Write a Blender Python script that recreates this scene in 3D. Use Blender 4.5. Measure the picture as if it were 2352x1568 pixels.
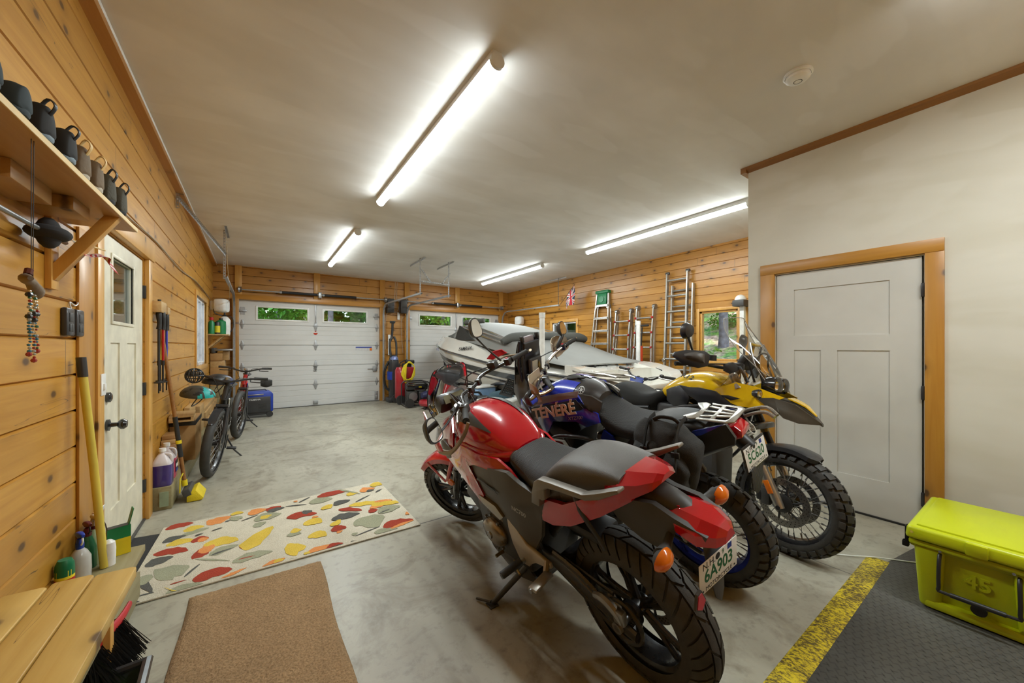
import bpy, bmesh, math, random
from mathutils import Vector, Matrix, Euler
R = math.radians; PI = math.pi
sc = bpy.context.scene
for o in list(bpy.data.objects): bpy.data.objects.remove(o)
COL = sc.collection
# ---------------------------------------------------------------- camera
cam = bpy.data.objects.new('camera', bpy.data.cameras.new('camera')); COL.objects.link(cam)
cam.location = (0, 0, 1.36); cam.rotation_euler = (PI / 2, 0, -0.60808)
cam.data.sensor_width = 36; cam.data.lens = 36 * 843.1 / 2352; cam.data.shift_y = 12.2 / 2352
cam.data.clip_start = 0.02; cam.data.clip_end = 300
sc.camera = cam
# ---------------------------------------------------------------- exposure
vs = sc.view_settings
vs.view_transform = 'Standard'; vs.look = 'None'; vs.gamma = 1; vs.use_curve_mapping = False
vs.exposure = 0.16
sc.cycles.use_denoising = True; sc.cycles.max_bounces = 8; sc.cycles.diffuse_bounces = 5; sc.cycles.glossy_bounces = 4
sc.cycles.transparent_max_bounces = 12; sc.cycles.sample_clamp_indirect = 6; sc.cycles.caustics_reflective = False
# ---------------------------------------------------------------- sky and sun
w = bpy.data.worlds.new('world'); sc.world = w; w.use_nodes = True
nt = w.node_tree; nt.nodes.clear()
sky = nt.nodes.new('ShaderNodeTexSky'); sky.sky_type = 'NISHITA'; sky.sun_elevation = R(48); sky.sun_rotation = R(200); sky.sun_disc = False
bg = nt.nodes.new('ShaderNodeBackground'); wo = nt.nodes.new('ShaderNodeOutputWorld')
bg.inputs[1].default_value = 0.6
nt.links.new(sky.outputs[0], bg.inputs[0]); nt.links.new(bg.outputs[0], wo.inputs[0])
sl = bpy.data.lights.new('sun', 'SUN'); sl.energy = 9.0; sl.angle = R(1.5); sl.color = (1, .95, .86)
sun = bpy.data.objects.new('sun', sl); COL.objects.link(sun); sun.rotation_euler = (R(38), 0, R(150)); sun.location = (0, -20, 30)
LAMP_W = 25.0      # emission of the tube lens
TUBE_P = 46.0      # light thrown down by each tube

# ================================================================ helpers
class NB:
    """small node-tree builder"""
    def __init__(s, name):
        s.m = bpy.data.materials.new(name); s.m.use_nodes = True; s.t = s.m.node_tree
        s.b = s.t.nodes['Principled BSDF']; s.out = s.t.nodes['Material Output']
    def n(s, ty, **k):
        x = s.t.nodes.new('ShaderNode' + ty)
        for a, v in k.items(): setattr(x, a, v)
        return x
    def l(s, a, b): s.t.links.new(a, b)
    def set(s, sock, v):
        if hasattr(v, 'links') or hasattr(v, 'is_linked'): s.l(v, sock)
        else: sock.default_value = v
    def M(s, op, a, b=0, c=0):
        x = s.n('Math', operation=op); s.set(x.inputs[0], a); s.set(x.inputs[1], b); s.set(x.inputs[2], c); return x.outputs[0]
    def mix(s, f, a, b, ty='MIX'):
        x = s.n('Mix', data_type='RGBA', blend_type=ty); s.set(x.inputs[0], f); s.set(x.inputs[6], c4(a)); s.set(x.inputs[7], c4(b)); return x.outputs[2]
    def ramp(s, f, a, b, lo=0., hi=1.):
        x = s.n('MapRange', clamp=True); s.set(x.inputs[0], f)
        for i, v in enumerate((a, b, lo, hi)): s.set(x.inputs[i + 1], v)
        return x.outputs[0]
    def pos(s): return s.n('TexCoord').outputs['Object']
    def map(s, v, sc_=(1, 1, 1), rot=(0, 0, 0), loc=(0, 0, 0)):
        x = s.n('Mapping'); s.l(v, x.inputs[0]); x.inputs[1].default_value = loc; x.inputs[2].default_value = rot; x.inputs[3].default_value = sc_; return x.outputs[0]
    def noise(s, v, scale, det=3, rough=.55, dist=0.):
        x = s.n('TexNoise'); s.l(v, x.inputs['Vector']); x.inputs['Scale'].default_value = scale; x.inputs['Detail'].default_value = det
        x.inputs['Roughness'].default_value = rough; x.inputs['Distortion'].default_value = dist; return x.outputs[0]
    def vor(s, v, scale, feat='F1', rnd=1.):
        x = s.n('TexVoronoi', feature=feat); s.l(v, x.inputs['Vector']); x.inputs['Scale'].default_value = scale; x.inputs['Randomness'].default_value = rnd; return x
    def sep(s, v):
        x = s.n('SeparateXYZ'); s.l(v, x.inputs[0]); return x.outputs
    def comb(s, a, b, c):
        x = s.n('CombineXYZ'); s.set(x.inputs[0], a); s.set(x.inputs[1], b); s.set(x.inputs[2], c); return x.outputs[0]
    def bump(s, h, st=.3, d=.01):
        x = s.n('Bump'); x.inputs['Strength'].default_value = st; x.inputs['Distance'].default_value = d; s.l(h, x.inputs['Height']); s.l(x.outputs[0], s.b.inputs['Normal'])
    def fin(s, col=None, rough=None, metal=None, **k):
        if col is not None: s.set(s.b.inputs['Base Color'], c4(col))
        if rough is not None: s.set(s.b.inputs['Roughness'], rough)
        if metal is not None: s.set(s.b.inputs['Metallic'], metal)
        for a, v in k.items(): s.set(s.b.inputs[a.replace('_', ' ')], v)
        return s.m
def c4(c): return (c[0], c[1], c[2], 1) if isinstance(c, (tuple, list)) and len(c) == 3 else c
def H(h):  # sRGB hex -> linear
    v = [int(h[i:i + 2], 16) / 255 for i in (0, 2, 4)]
    return tuple(x / 12.92 if x < .04045 else ((x + .055) / 1.055) ** 2.4 for x in v)

_mc = {}
def mat(name, col, rough=.5, metal=0., coat=0., var=.12, sc_=9., trans=0., alpha=1., bump=0., bsc=60.):
    """plain material, with a little procedural variation of colour and roughness"""
    if name in _mc: return _mc[name]
    b = NB(name); p = b.pos(); n = b.noise(p, sc_, 3)
    c = tuple(max(0, x * (1 - var)) for x in col); d = tuple(min(1, x * (1 + var)) for x in col)
    m = b.fin(b.mix(b.ramp(n, .3, .7), c, d), b.ramp(n, .2, .8, max(0, rough - .06), min(1, rough + .06)), metal)
    b.b.inputs['Coat Weight'].default_value = coat; b.b.inputs['Coat Roughness'].default_value = .06
    if trans: b.b.inputs['Transmission Weight'].default_value = trans; b.b.inputs['IOR'].default_value = 1.3
    if alpha < 1: b.b.inputs['Alpha'].default_value = alpha
    if bump: b.bump(b.noise(p, bsc, 2), bump, .004)
    _mc[name] = m; return m
def wood(name, c1, c2, g='Y', ph=0., off=0., L=2.6, knot=1., rough=.42, up='Z', kc=None, sc_=1.):
    """pine: grain along axis g, boards of height ph stacked along axis up, staggered butt joints, knots"""
    if name in _mc: return _mc[name]
    b = NB(name); p = b.pos(); x, y, z = b.sep(p)
    ax = {'X': x, 'Y': y, 'Z': z}; gg = ax[g]; uu = ax[up]; dd = ax[[k for k in 'XYZ' if k not in (g, up)][0]]
    row = b.M('FLOOR', b.M('DIVIDE', b.M('ADD', uu, off), ph)) if ph else 0.
    wn = b.n('TexWhiteNoise', noise_dimensions='1D'); b.set(wn.inputs['W'], row)
    sh = b.M('ADD', gg, b.M('MULTIPLY', wn.outputs[0], 7.3)) if ph else gg
    seg = b.M('FLOOR', b.M('DIVIDE', sh, L)) if L else 0.
    wn2 = b.n('TexWhiteNoise', noise_dimensions='2D'); b.l(b.comb(row, seg, 0), wn2.inputs['Vector'])
    v = b.comb(b.M('MULTIPLY', sh, 1.3 * sc_), b.M('MULTIPLY', uu, 22 * sc_), b.M('ADD', b.M('MULTIPLY', dd, 22 * sc_), b.M('MULTIPLY', wn2.outputs[0], 40)))
    n1 = b.noise(v, 1., 4, .6, 1.2)
    v2 = b.comb(b.M('MULTIPLY', sh, .5), b.M('MULTIPLY', uu, 3), dd); n2 = b.noise(v2, 1.6, 2)
    col = b.mix(b.ramp(n1, .3, .72), c1, c2)
    col = b.mix(b.ramp(n2, .35, .7, 0, .45), col, tuple(k * .72 for k in c1))
    col = b.mix(b.M('MULTIPLY', b.M('SUBTRACT', wn2.outputs[0], .35), .5), col, tuple(k * .62 for k in c1))
    if knot:
        kv = b.comb(b.M('MULTIPLY', sh, 3.1), b.M('ADD', b.M('MULTIPLY', uu, 5.2), b.M('MULTIPLY', wn.outputs[0], 3)), b.M('MULTIPLY', dd, 2.5))
        vo = b.n('TexVoronoi', voronoi_dimensions='2D'); b.l(kv, vo.inputs['Vector']); vo.inputs['Scale'].default_value = 1.; pk = b.M('GREATER_THAN', b.sep(vo.outputs['Color'])[0], 1 - .55 * knot)
        kn = b.M('MULTIPLY', b.ramp(b.M('ADD', vo.outputs['Distance'], b.M('MULTIPLY', b.M('SUBTRACT', n1, .5), .05)), .05, .10, 1, 0), pk)
        ring = b.M('MULTIPLY', b.ramp(vo.outputs['Distance'], .09, .30, .55, 0), pk)
        col = b.mix(ring, col, tuple(k * .6 for k in c1)); col = b.mix(b.M('MULTIPLY', kn, .85), col, kc or (.055, .022, .008))
    if ph and L:
        fr = b.M('FRACT', b.M('DIVIDE', sh, L)); jl = b.M('LESS_THAN', fr, .0016)
        col = b.mix(b.M('MULTIPLY', jl, .8), col, (.05, .025, .01))
    ck = b.noise(b.comb(b.M('MULTIPLY', sh, .9), b.M('MULTIPLY', uu, 16), b.M('MULTIPLY', dd, 4)), 1., 2, .5, .5); col = b.mix(b.M('MULTIPLY', b.M('LESS_THAN', b.M('ABSOLUTE', b.M('SUBTRACT', ck, .335)), .0028), .75 if knot > .9 else 0), col, (.06, .028, .01))
    b.bump(n1, .12, .003)
    _mc[name] = b.fin(col, rough, 0, Coat_Weight=.25, Coat_Roughness=.25); return _mc[name]

def cr(P, k):
    """Catmull-Rom resampling of points (tuples of any length), k steps per span"""
    P = [tuple(p) for p in P]; out = []
    for i in range(len(P) - 1):
        a, b, c, d = P[max(i - 1, 0)], P[i], P[i + 1], P[min(i + 2, len(P) - 1)]
        for j in range(k):
            t = j / k
            out.append(tuple(.5 * (2 * q + (r - p) * t + (2 * p - 5 * q + 4 * r - s) * t * t + (3 * q - p - 3 * r + s) * t ** 3) for p, q, r, s in zip(a, b, c, d)))
    out.append(P[-1]); return out
def axm(p, d, up=(0, 0, 1)):
    z = Vector(d).normalized(); u = Vector(up)
    if abs(z.dot(u)) > .999: u = Vector((1, 0, 0))
    x = u.cross(z).normalized(); y = z.cross(x)
    m = Matrix((x, y, z)).transposed().to_4x4(); m.translation = Vector(p); return m
def TR(p=(0, 0, 0), r=(0, 0, 0), s=1): return Matrix.Translation(p) @ Euler(r).to_matrix().to_4x4() @ Matrix.Diagonal((s, s, s, 1) if not isinstance(s, tuple) else (*s, 1))

class MB:
    def __init__(s, m=None, T=None): s.v = []; s.f = []; s.mi = []; s.sd = []; s.cs = 0; s.mats = []; s.m = m; s.T = T
    def add(s, V, F, m=None, T=None):
        m = m or s.m
        if m not in s.mats: s.mats.append(m)
        k = s.mats.index(m); o = len(s.v)
        if T is not None: V = [T @ Vector(p) for p in V]
        if s.T is not None: V = [s.T @ Vector(p) for p in V]
        s.v += [tuple(p) for p in V]; s.f += [tuple(i + o for i in f) for f in F]; s.mi += [k] * len(F); s.sd += [s.cs] * len(F); return s
    def bm(s, b, m=None, T=None):
        b.verts.index_update(); V = [x.co.copy() for x in b.verts]; F = [[x.index for x in f.verts] for f in b.faces]; b.free(); return s.add(V, F, m, T)
    def box(s, c, d, m=None, r=(0, 0, 0), bev=0., T=None, seg=2):
        t = TR(c, r); t = T @ t if T is not None else t
        x, y, z = d[0] / 2, d[1] / 2, d[2] / 2
        if not bev:
            return s.add([(-x, -y, -z), (x, -y, -z), (x, y, -z), (-x, y, -z), (-x, -y, z), (x, -y, z), (x, y, z), (-x, y, z)],
                         [(0, 3, 2, 1), (4, 5, 6, 7), (0, 1, 5, 4), (1, 2, 6, 5), (2, 3, 7, 6), (3, 0, 4, 7)], m, t)
        b = bmesh.new(); bmesh.ops.create_cube(b, size=1, matrix=Matrix.Diagonal((*d, 1)))
        bmesh.ops.bevel(b, geom=b.edges[:], offset=min(bev, .49 * min(d)), segments=seg, affect='EDGES', profile=.5); return s.bm(b, m, t)
    def bb(s, a, b, m=None, bev=0.):
        return s.box([(p + q) / 2 for p, q in zip(a, b)], [abs(q - p) for p, q in zip(a, b)], m, bev=bev)
    def tube(s, P, r, m=None, n=8, k=0, closed=False, sq=1., T=None):
        """swept tube; r a number or one per point; k = spline subdivision; sq = flattening of the section"""
        rs = list(r) if isinstance(r, (list, tuple)) else [r] * len(P)
        Q = [(*p, q) for p, q in zip(P, rs)]
        if closed: Q = Q + [Q[0]]
        if k: Q = cr(Q, k)
        if closed: Q = Q[:-1]
        P = [Vector(q[:3]) for q in Q]; N = len(P); V = []; F = []
        tan = []
        for i in range(N):
            a = P[(i - 1) % N] if closed or i > 0 else P[i]; b = P[(i + 1) % N] if closed or i < N - 1 else P[i]
            t = b - a; tan.append(t.normalized() if t.length > 1e-9 else Vector((0, 0, 1)))
        u = Vector((0, 0, 1))
        if abs(tan[0].dot(u)) > .95: u = Vector((1, 0, 0))
        for i in range(N):
            t = tan[i]; u = (u - t * u.dot(t)).normalized(); w_ = t.cross(u); rr = Q[i][3]
            V += [P[i] + u * (math.cos(2 * PI * j / n) * rr) + w_ * (math.sin(2 * PI * j / n) * rr * sq) for j in range(n)]
        for i in range(N if closed else N - 1):
            i2 = (i + 1) % N; F += [(i * n + j, i * n + (j + 1) % n, i2 * n + (j + 1) % n, i2 * n + j) for j in range(n)]
        if not closed: F += [tuple(range(n - 1, -1, -1)), tuple((N - 1) * n + j for j in range(n))]
        return s.add(V, F, m, T)
    def cyl(s, a, b, r, m=None, r2=None, n=16): return s.tube([a, b], [r, r if r2 is None else r2], m, n)
    def lathe(s, prof, m=None, T=None, n=24, a0=0., a1=2 * PI, caps=True):
        """prof = (radius, z) points; axis z of T"""
        full = abs(a1 - a0 - 2 * PI) < 1e-6; k = n if full else n + 1; V = []; F = []
        for r, z in prof: V += [(max(r, 1e-5) * math.cos(a0 + (a1 - a0) * j / n), max(r, 1e-5) * math.sin(a0 + (a1 - a0) * j / n), z) for j in range(k)]
        for i in range(len(prof) - 1): F += [(i * k + j, i * k + (j + 1) % k, (i + 1) * k + (j + 1) % k, (i + 1) * k + j) for j in range(n)]
        return s.add(V, F, m, T)
    def loft(s, rings, m=None, closed=True, caps=True, T=None):
        n = len(rings[0]); V = [p for r in rings for p in r]; F = []
        e = n if closed else n - 1
        for i in range(len(rings) - 1): F += [(i * n + j, i * n + (j + 1) % n, (i + 1) * n + (j + 1) % n, (i + 1) * n + j) for j in range(e)]
        if caps and closed: F += [tuple(range(n - 1, -1, -1)), tuple((len(rings) - 1) * n + j for j in range(n))]
        return s.add(V, F, m, T)
    def sloft(s, S, m=None, k=4, n=24, T=None, ax='x'):
        """body from stations (x, y, z, half width, half height up, half height down, exponent)"""
        rings = []
        for x, y, z, hw, hu, hd, ex in (cr(S, k) if k else S):
            ring = []
            for j in range(n):
                a = 2 * PI * j / n; c, q = math.cos(a), math.sin(a)
                cy = abs(c) ** (2 / ex) * (1 if c > 0 else -1) * max(hw, .001); cz = abs(q) ** (2 / ex) * (1 if q > 0 else -1) * max(hu if q > 0 else hd, .001)
                ring.append((x, y + cy, z + cz) if ax == 'x' else ((y + cy, x, z + cz) if ax == 'y' else (z + cz, y + cy, x)))
            rings.append(ring)
        return s.loft(rings, m, T=T)
    def prism(s, poly, a, b, m=None, pl='xz', bev=0., T=None, seg=2):
        """polygon in plane pl swept along the third axis from a to b"""
        def P3(p, h): return {'xz': (p[0], h, p[1]), 'xy': (p[0], p[1], h), 'yz': (h, p[0], p[1])}[pl]
        n = len(poly); V = [P3(p, a) for p in poly] + [P3(p, b) for p in poly]
        F = [tuple(range(n)), tuple(range(2 * n - 1, n - 1, -1))] + [(j, j + n, (j + 1) % n + n, (j + 1) % n) for j in range(n)]
        if not bev: return s.add(V, F, m, T)
        q = bmesh.new(); vs_ = [q.verts.new(p) for p in V]
        for f in F: q.faces.new([vs_[i] for i in f])
        bmesh.ops.recalc_face_normals(q, faces=q.faces[:]); bmesh.ops.bevel(q, geom=q.edges[:], offset=bev, segments=seg, affect='EDGES', profile=.5, clamp_overlap=True)
        return s.bm(q, m, T)
    def panel(s, O, th, m=None, bulge=0., cuts=2, T=None, mirror=False, k=0):
        """curved shell with the outline O of (x,y,z); y interpolated inside, bulging outward"""
        if k: O = cr(list(O) + [O[0]], k)[:-1]
        for sg in ((1, -1) if mirror else (1,)):
            s.cs = sg if mirror else 0; q = bmesh.new(); vv = [q.verts.new((p[0], 0, p[2])) for p in O]; f = q.faces.new(vv)
            bmesh.ops.triangulate(q, faces=[f]); 
            for _ in range(cuts): bmesh.ops.subdivide_edges(q, edges=[e for e in q.edges if not e.is_boundary or e.calc_length() > .04], cuts=1, use_grid_fill=True)
            bmesh.ops.triangulate(q, faces=q.faces[:])
            pts = [(Vector((p[0], p[2])), p[1]) for p in O]; n = len(pts)
            top = max((a[0] - b[0]).length for a in pts for b in pts)
            for v in q.verts:
                P = Vector((v.co.x, v.co.z)); W = Y = 0; dm = 9
                for i in range(n):
                    a, b_ = pts[i], pts[(i + 1) % n]; d = b_[0] - a[0]; t = max(0, min(1, (P - a[0]).dot(d) / max(d.length_squared, 1e-9)))
                    ds = (P - a[0] - d * t).length; w_ = d.length / (ds + .002) ** 2; W += w_; Y += w_ * (a[1] + (b_[1] - a[1]) * t); dm = min(dm, ds)
                v.co.y = Y / W + bulge * math.sin(min(1, dm / (.22 * top)) * PI / 2)
            V = [v.co.copy() for v in q.verts]; q.verts.index_update(); F = [[x.index for x in g.verts] for g in q.faces]
            be = [(e.verts[0].index, e.verts[1].index) for e in q.edges if e.is_boundary]; q.free(); N = len(V)
            V2 = [Vector((v.x, v.y - th, v.z)) for v in V]
            F = F + [[i + N for i in g[::-1]] for g in F] + [(a, b_, b_ + N, a + N) for a, b_ in be]
            s.add([Vector((v.x, sg * v.y, v.z)) for v in V + V2], F, m, T)
        s.cs = 0; return s
    def ell(s, c, d, m=None, n=16, T=None, r=(0, 0, 0), z0=-1., z1=1.):
        k = max(4, n // 2); a0, a1 = math.asin(z0), math.asin(z1)
        prof = [(math.cos(a0 + (a1 - a0) * i / k), math.sin(a0 + (a1 - a0) * i / k)) for i in range(k + 1)]
        t = TR(c, r) @ Matrix.Diagonal((*d, 1)); t = T @ t if T is not None else t
        return s.lathe(prof, m, t, n)
    def ring(s, c, d, Rr, r, m=None, n=32, k=8, T=None):
        t = axm(c, d); t = T @ t if T is not None else t
        return s.lathe([(Rr + r * math.cos(2 * PI * i / k), r * math.sin(2 * PI * i / k)) for i in range(k + 1)], m, t, n)
    def text(s, txt, size, m, T, ext=.001, bold=False, sx=1., shear=0., sp=1.):
        cu = bpy.data.curves.new('t', 'FONT'); cu.body = txt; cu.size = size; cu.extrude = ext; cu.align_x = 'CENTER'; cu.align_y = 'CENTER'; cu.shear = shear; cu.space_character = sp
        cu.resolution_u = 3
        if bold: cu.offset = size * (.032 if bold == 2 else .018)
        ob = bpy.data.objects.new('t', cu); me = bpy.data.meshes.new_from_object(ob)
        V = [(v.co.x * sx, v.co.y, v.co.z) for v in me.vertices]; F = [tuple(p.vertices) for p in me.polygons]
        bpy.data.objects.remove(ob); bpy.data.curves.remove(cu); bpy.data.meshes.remove(me); return s.add(V, F, m, T)
    def build(s, name, parent=None, ang=38, label=None, flat=False, split=False):
        if split or (s.sd and 0 not in s.sd and len(set(s.sd)) == 2):
            if split:      # loose pieces become parts of their own
                par = list(range(len(s.v)))
                def fd(a):
                    while par[a] != a: par[a] = par[par[a]]; a = par[a]
                    return a
                for f in s.f:
                    for i in f[1:]: par[fd(i)] = fd(f[0])
                s.sd = [fd(f[0]) for f in s.f]
            out = []
            for k in sorted(set(s.sd)):
                n = MB(); n.mats = s.mats; ids = {}
                for f, m_, d in zip(s.f, s.mi, s.sd):
                    if d != k: continue
                    for i in f:
                        if i not in ids: ids[i] = len(n.v); n.v.append(s.v[i])
                    n.f.append(tuple(ids[i] for i in f)); n.mi.append(m_)
                out.append(n.build(name, parent, ang, label, flat))
            return out[0]
        me = bpy.data.meshes.new(name); me.from_pydata(s.v, [], s.f); 
        for m in s.mats: me.materials.append(m)
        me.polygons.foreach_set('material_index', s.mi)
        if not flat:
            q = bmesh.new(); q.from_mesh(me); bmesh.ops.recalc_face_normals(q, faces=q.faces[:]); q.to_mesh(me); q.free()
            me.polygons.foreach_set('use_smooth', [True] * len(me.polygons)); me.set_sharp_from_angle(angle=R(ang))
        me.update(); o = bpy.data.objects.new(name, me); COL.objects.link(o)
        if parent is not None: o.parent = parent
        if label: o['label'] = label
        return o
def crumple(mb, amp, sc_, seed=0):
    from mathutils import noise
    mb.v = [tuple(Vector(v) + noise.noise_vector(Vector(v) * sc_ + Vector((seed, 0, 0))) * amp) for v in mb.v]; return mb
def tag(o, label=None, cat=None, group=None, kind=None):
    for k, v in (('label', label), ('category', cat), ('group', group), ('kind', kind)):
        if v: o[k] = v
    return o
def thing(name, loc, label, cat, group=None, rot=(0, 0, 0)):
    o = bpy.data.objects.new(name, None); COL.objects.link(o); o.location = loc; o.rotation_euler = rot; o.empty_display_size = .1
    return tag(o, label, cat, group)
def kids(o): return [c for c in bpy.data.objects if c.parent == o]
def copy_tree(o, parent=None):
    c = o.copy(); COL.objects.link(c)
    if parent is not None: c.parent = parent
    for ch in kids(o): copy_tree(ch, c)
    return c

# ================================================================ shared materials
PINE1, PINE2 = H('BE8428'), H('D59E40')
M_black = mat('black plastic', (.018, .018, .018), .42)
M_satin = mat('satin black', (.03, .03, .032), .35, 0, .2)
M_gloss = mat('gloss black', (.012, .012, .013), .18, 0, .6)
M_rub = mat('rubber', (.03, .029, .027), .72, bump=.3, bsc=300)
M_grey = mat('dark grey plastic', (.055, .053, .05), .5)
M_chrome = mat('chrome', (.8, .8, .8), .12, 1., var=.03)
M_alu = mat('aluminium', (.6, .6, .6), .32, 1., var=.08)
M_galv = mat('galvanised steel', (.40, .41, .42), .45, .7, var=.15, sc_=30)
M_steel = mat('dull steel', (.32, .32, .32), .4, .9)
M_white = mat('white paint', (.78, .78, .76), .45)
M_whitep = mat('white plastic', (.8, .8, .77), .35)
M_red = mat('red plastic', H('B01520'), .4)
M_redp = mat('red paint', H('B3041A'), .2, 0, 1., var=.03)
M_blue = mat('blue plastic', H('1A3A9C'), .4)
M_yel = mat('yellow plastic', H('E0C81E'), .45)
M_green = mat('green plastic', H('0E7A45'), .4)
M_orange = mat('amber lens', (.75, .17, .01), .15, 0, .8)
M_redl = mat('red lens', (.5, .004, .012), .12, 0, 1.)
M_screen = mat('lcd screen', (.25, .25, .17), .15)
M_mirror = mat('mirror glass', (.85, .85, .85), .03, 1., var=.0)
M_card = mat('cardboard', H('A8814E'), .8, bump=.2)
M_lumber = wood('lumber', H('BE945A'), H('D8B880'), 'Y', 0, knot=.5, rough=.6, L=0)
M_pt = wood('treated lumber', H('8F8258'), H('A9A07A'), 'Y', 0, knot=.4, rough=.7, L=0)
def glass_mat(name='window glass', tint=(.95, .98, .97), a=.10):
    if name in _mc: return _mc[name]
    b = NB(name); gl = b.n('BsdfGlossy'); gl.inputs['Roughness'].default_value = .02
    tr = b.n('BsdfTransparent'); tr.inputs[0].default_value = (*tint, 1); fr = b.n('Fresnel'); fr.inputs[0].default_value = 1.45
    mx = b.n('MixShader'); b.l(b.M('ADD', b.M('MULTIPLY', fr.outputs[0], .9), a), mx.inputs[0]); b.l(tr.outputs[0], mx.inputs[1]); b.l(gl.outputs[0], mx.inputs[2]); b.l(mx.outputs[0], b.out.inputs[0])
    _mc[name] = b.m; return b.m
M_glass = glass_mat('window glass', a=.02)
# ================================================================ the room
XL, XR, XF, YB, YF, YC = -.725, 4.03, 6.5, 9.55, -1.6, 1.66
def zc(y): return 3.16 - .0115 * y
W_left = wood('pine log boards', PINE1, PINE2, 'Y', .175, -.165 + .175, 3.4)
W_right = wood('pine narrow boards', H('B67C2A'), H('CC9440'), 'Y', .135, .02, 2.9, rough=.38)
W_back = wood('pine back boards', H('B27A2C'), H('C8903E'), 'X', .17, .03, 2.7, rough=.45)
W_trimv = wood('pine trim vertical', H('D79C48'), H('E6B460'), 'Z', 0, knot=.6, L=0, up='Y')
W_trimd = wood('pine trim dark', H('BC8230'), H('CE9640'), 'Z', 0, knot=.8, L=0, up='Y')
W_trimh = wood('pine trim along room', H('BE8238'), H('CF9347'), 'Y', 0, knot=.6, L=0)
W_trimx = wood('pine trim across room', H('BC7E2C'), H('D0963C'), 'X', 0, knot=.7, L=0)

def plank_wall(name, axis, c, a0, a1, z1, ph, off, holes, nrm, m, z0=0., th=.16, gr=.007, ztop=None):
    """board wall in plane axis=c with V grooves and openings; nrm = side the room is on"""
    mb = MB(m)
    def P(a, z, d=0.):
        q = c - nrm * d; return (q, a, z) if axis == 'x' else (a, q, z)
    rows = [z0]; k = math.floor((z0 + off) / ph) + 1
    while k * ph - off < z1 - .01: rows.append(k * ph - off); k += 1
    rows.append(z1); zs = sorted(set(rows + [h[2] for h in holes] + [h[3] for h in holes]))
    zs = [z for z in zs if z0 <= z <= z1]
    for lo, hi in zip(zs, zs[1:]):
        hs = sorted((h for h in holes if h[2] < hi - 1e-4 and h[3] > lo + 1e-4), key=lambda h: h[0])
        segs = []; s_ = a0
        for h in hs: segs.append((s_, h[0])); s_ = h[1]
        segs.append((s_, a1))
        gl = gr if lo in rows and lo > z0 else 0; gh = gr if hi in rows and hi < z1 else 0
        for p, q in segs:
            if q - p < .001: continue
            prof = [(lo, gl * 2.2), (lo + gl, 0), (hi - gh, 0), (hi, gh * 2.2)]
            for (za, da), (zb, db) in zip(prof, prof[1:]):
                if zb - za > 1e-5: mb.add([P(p, za, da), P(q, za, da), P(q, zb, db), P(p, zb, db)], [(0, 1, 2, 3)])
            mb.add([P(p, lo, th), P(q, lo, th), P(q, hi, th), P(p, hi, th)], [(3, 2, 1, 0)])
    for h in holes:
        a, b, lo, hi = h[:4]
        for u, v in (((a, lo), (b, lo)), ((b, lo), (b, hi)), ((b, hi), (a, hi)), ((a, hi), (a, lo))):
            mb.add([P(*u), P(*v), P(*v, th), P(*u, th)], [(0, 1, 2, 3)])
    for u, v in (((a0, z0), (a1, z0)), ((a1, z0), (a1, z1)), ((a1, z1), (a0, z1)), ((a0, z1), (a0, z0))):
        mb.add([P(*u), P(*v), P(*v, th), P(*u, th)], [(0, 1, 2, 3)])
    return tag(mb.build(name, flat=True), kind='structure')

DL = (3.015, 4.01, 0, 2.04)          # left door opening (Y0,Y1,z0,z1)
WL = (6.97, 8.33, 1.07, 2.12)       # left window
plank_wall('wall_left', 'x', XL, YF, YB, 3.2, .175, .0, [DL, WL], 1, W_left)
W2 = (2.83, 3.47, 1.12, 1.985); W3 = (6.55, 7.45, 1.12, 1.99); W2b = (2.05, 2.68, 1.12, 1.985)
plank_wall('wall_right', 'x', XF, YC - .3, YB, 3.2, .135, .02, [W2b, W2, W3], -1, W_right, gr=.005)
G1 = (-.31, 2.56, 0, 2.37); G2 = (3.28, 6.16, 0, 2.36)
plank_wall('wall_back', 'y', YB, XL, XF, 3.2, .17, .03, [G1, G2], -1, W_back)
plank_wall('wall_front', 'y', YF, XL, XR, 3.25, .175, 0, [], 1, wood('pine front boards', PINE1, PINE2, 'X', .175, .01, 3.4))

# drywall
def drywall(name, base, patch, sx, dark=.8):
    b = NB(name); p = b.pos(); n = b.noise(b.map(p, sx), .9, 4, .55, .4); n2 = b.noise(p, 2.3, 2); n3 = b.noise(b.map(p, tuple(k * 2.6 for k in sx), loc=(3, 1, 2)), 1., 2, .4, .2)
    c = b.mix(b.ramp(n, .42, .62), base, patch); c = b.mix(b.ramp(n2, .3, .75, 0, .35), c, tuple(k * dark for k in base)); c = b.mix(b.ramp(n3, .56, .6, 0, .35), c, patch)
    b.bump(b.noise(p, 6, 3), .08, .01); return b.fin(c, .75)
M_ceil = drywall('drywall ceiling', (.74, .715, .67), (.83, .82, .80), (.45, 1.5, 1))
M_part = drywall('drywall partition', (.56, .525, .42), (.66, .635, .555), (1, .6, 1.6), .9)
mb = MB(M_ceil)
mb.add([(XL - .1, YF - .1, zc(YF)), (XF + .1, YF - .1, zc(YF)), (XF + .1, YB + .1, zc(YB)), (XL - .1, YB + .1, zc(YB))], [(0, 3, 2, 1)])
mb.add([(XL - .1, YF - .1, 3.3), (XF + .1, YF - .1, 3.3), (XF + .1, YB + .1, 3.3), (XL - .1, YB + .1, 3.3)], [(0, 1, 2, 3)])
tag(mb.build('ceiling', flat=True), kind='structure')
DR = (.485, 1.425, 0, 2.035)
mb = MB(M_part)
th = .14
for a, b in (((XR, YF, 0), (XR + th, DR[0], 3.25)), ((XR, DR[1], 0), (XR + th, YC, 3.25)), ((XR, DR[0], DR[3]), (XR + th, DR[1], 3.25)), ((XR + th, YC - th, 0), (XF + .2, YC, 3.25))): mb.bb(a, b)
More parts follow.
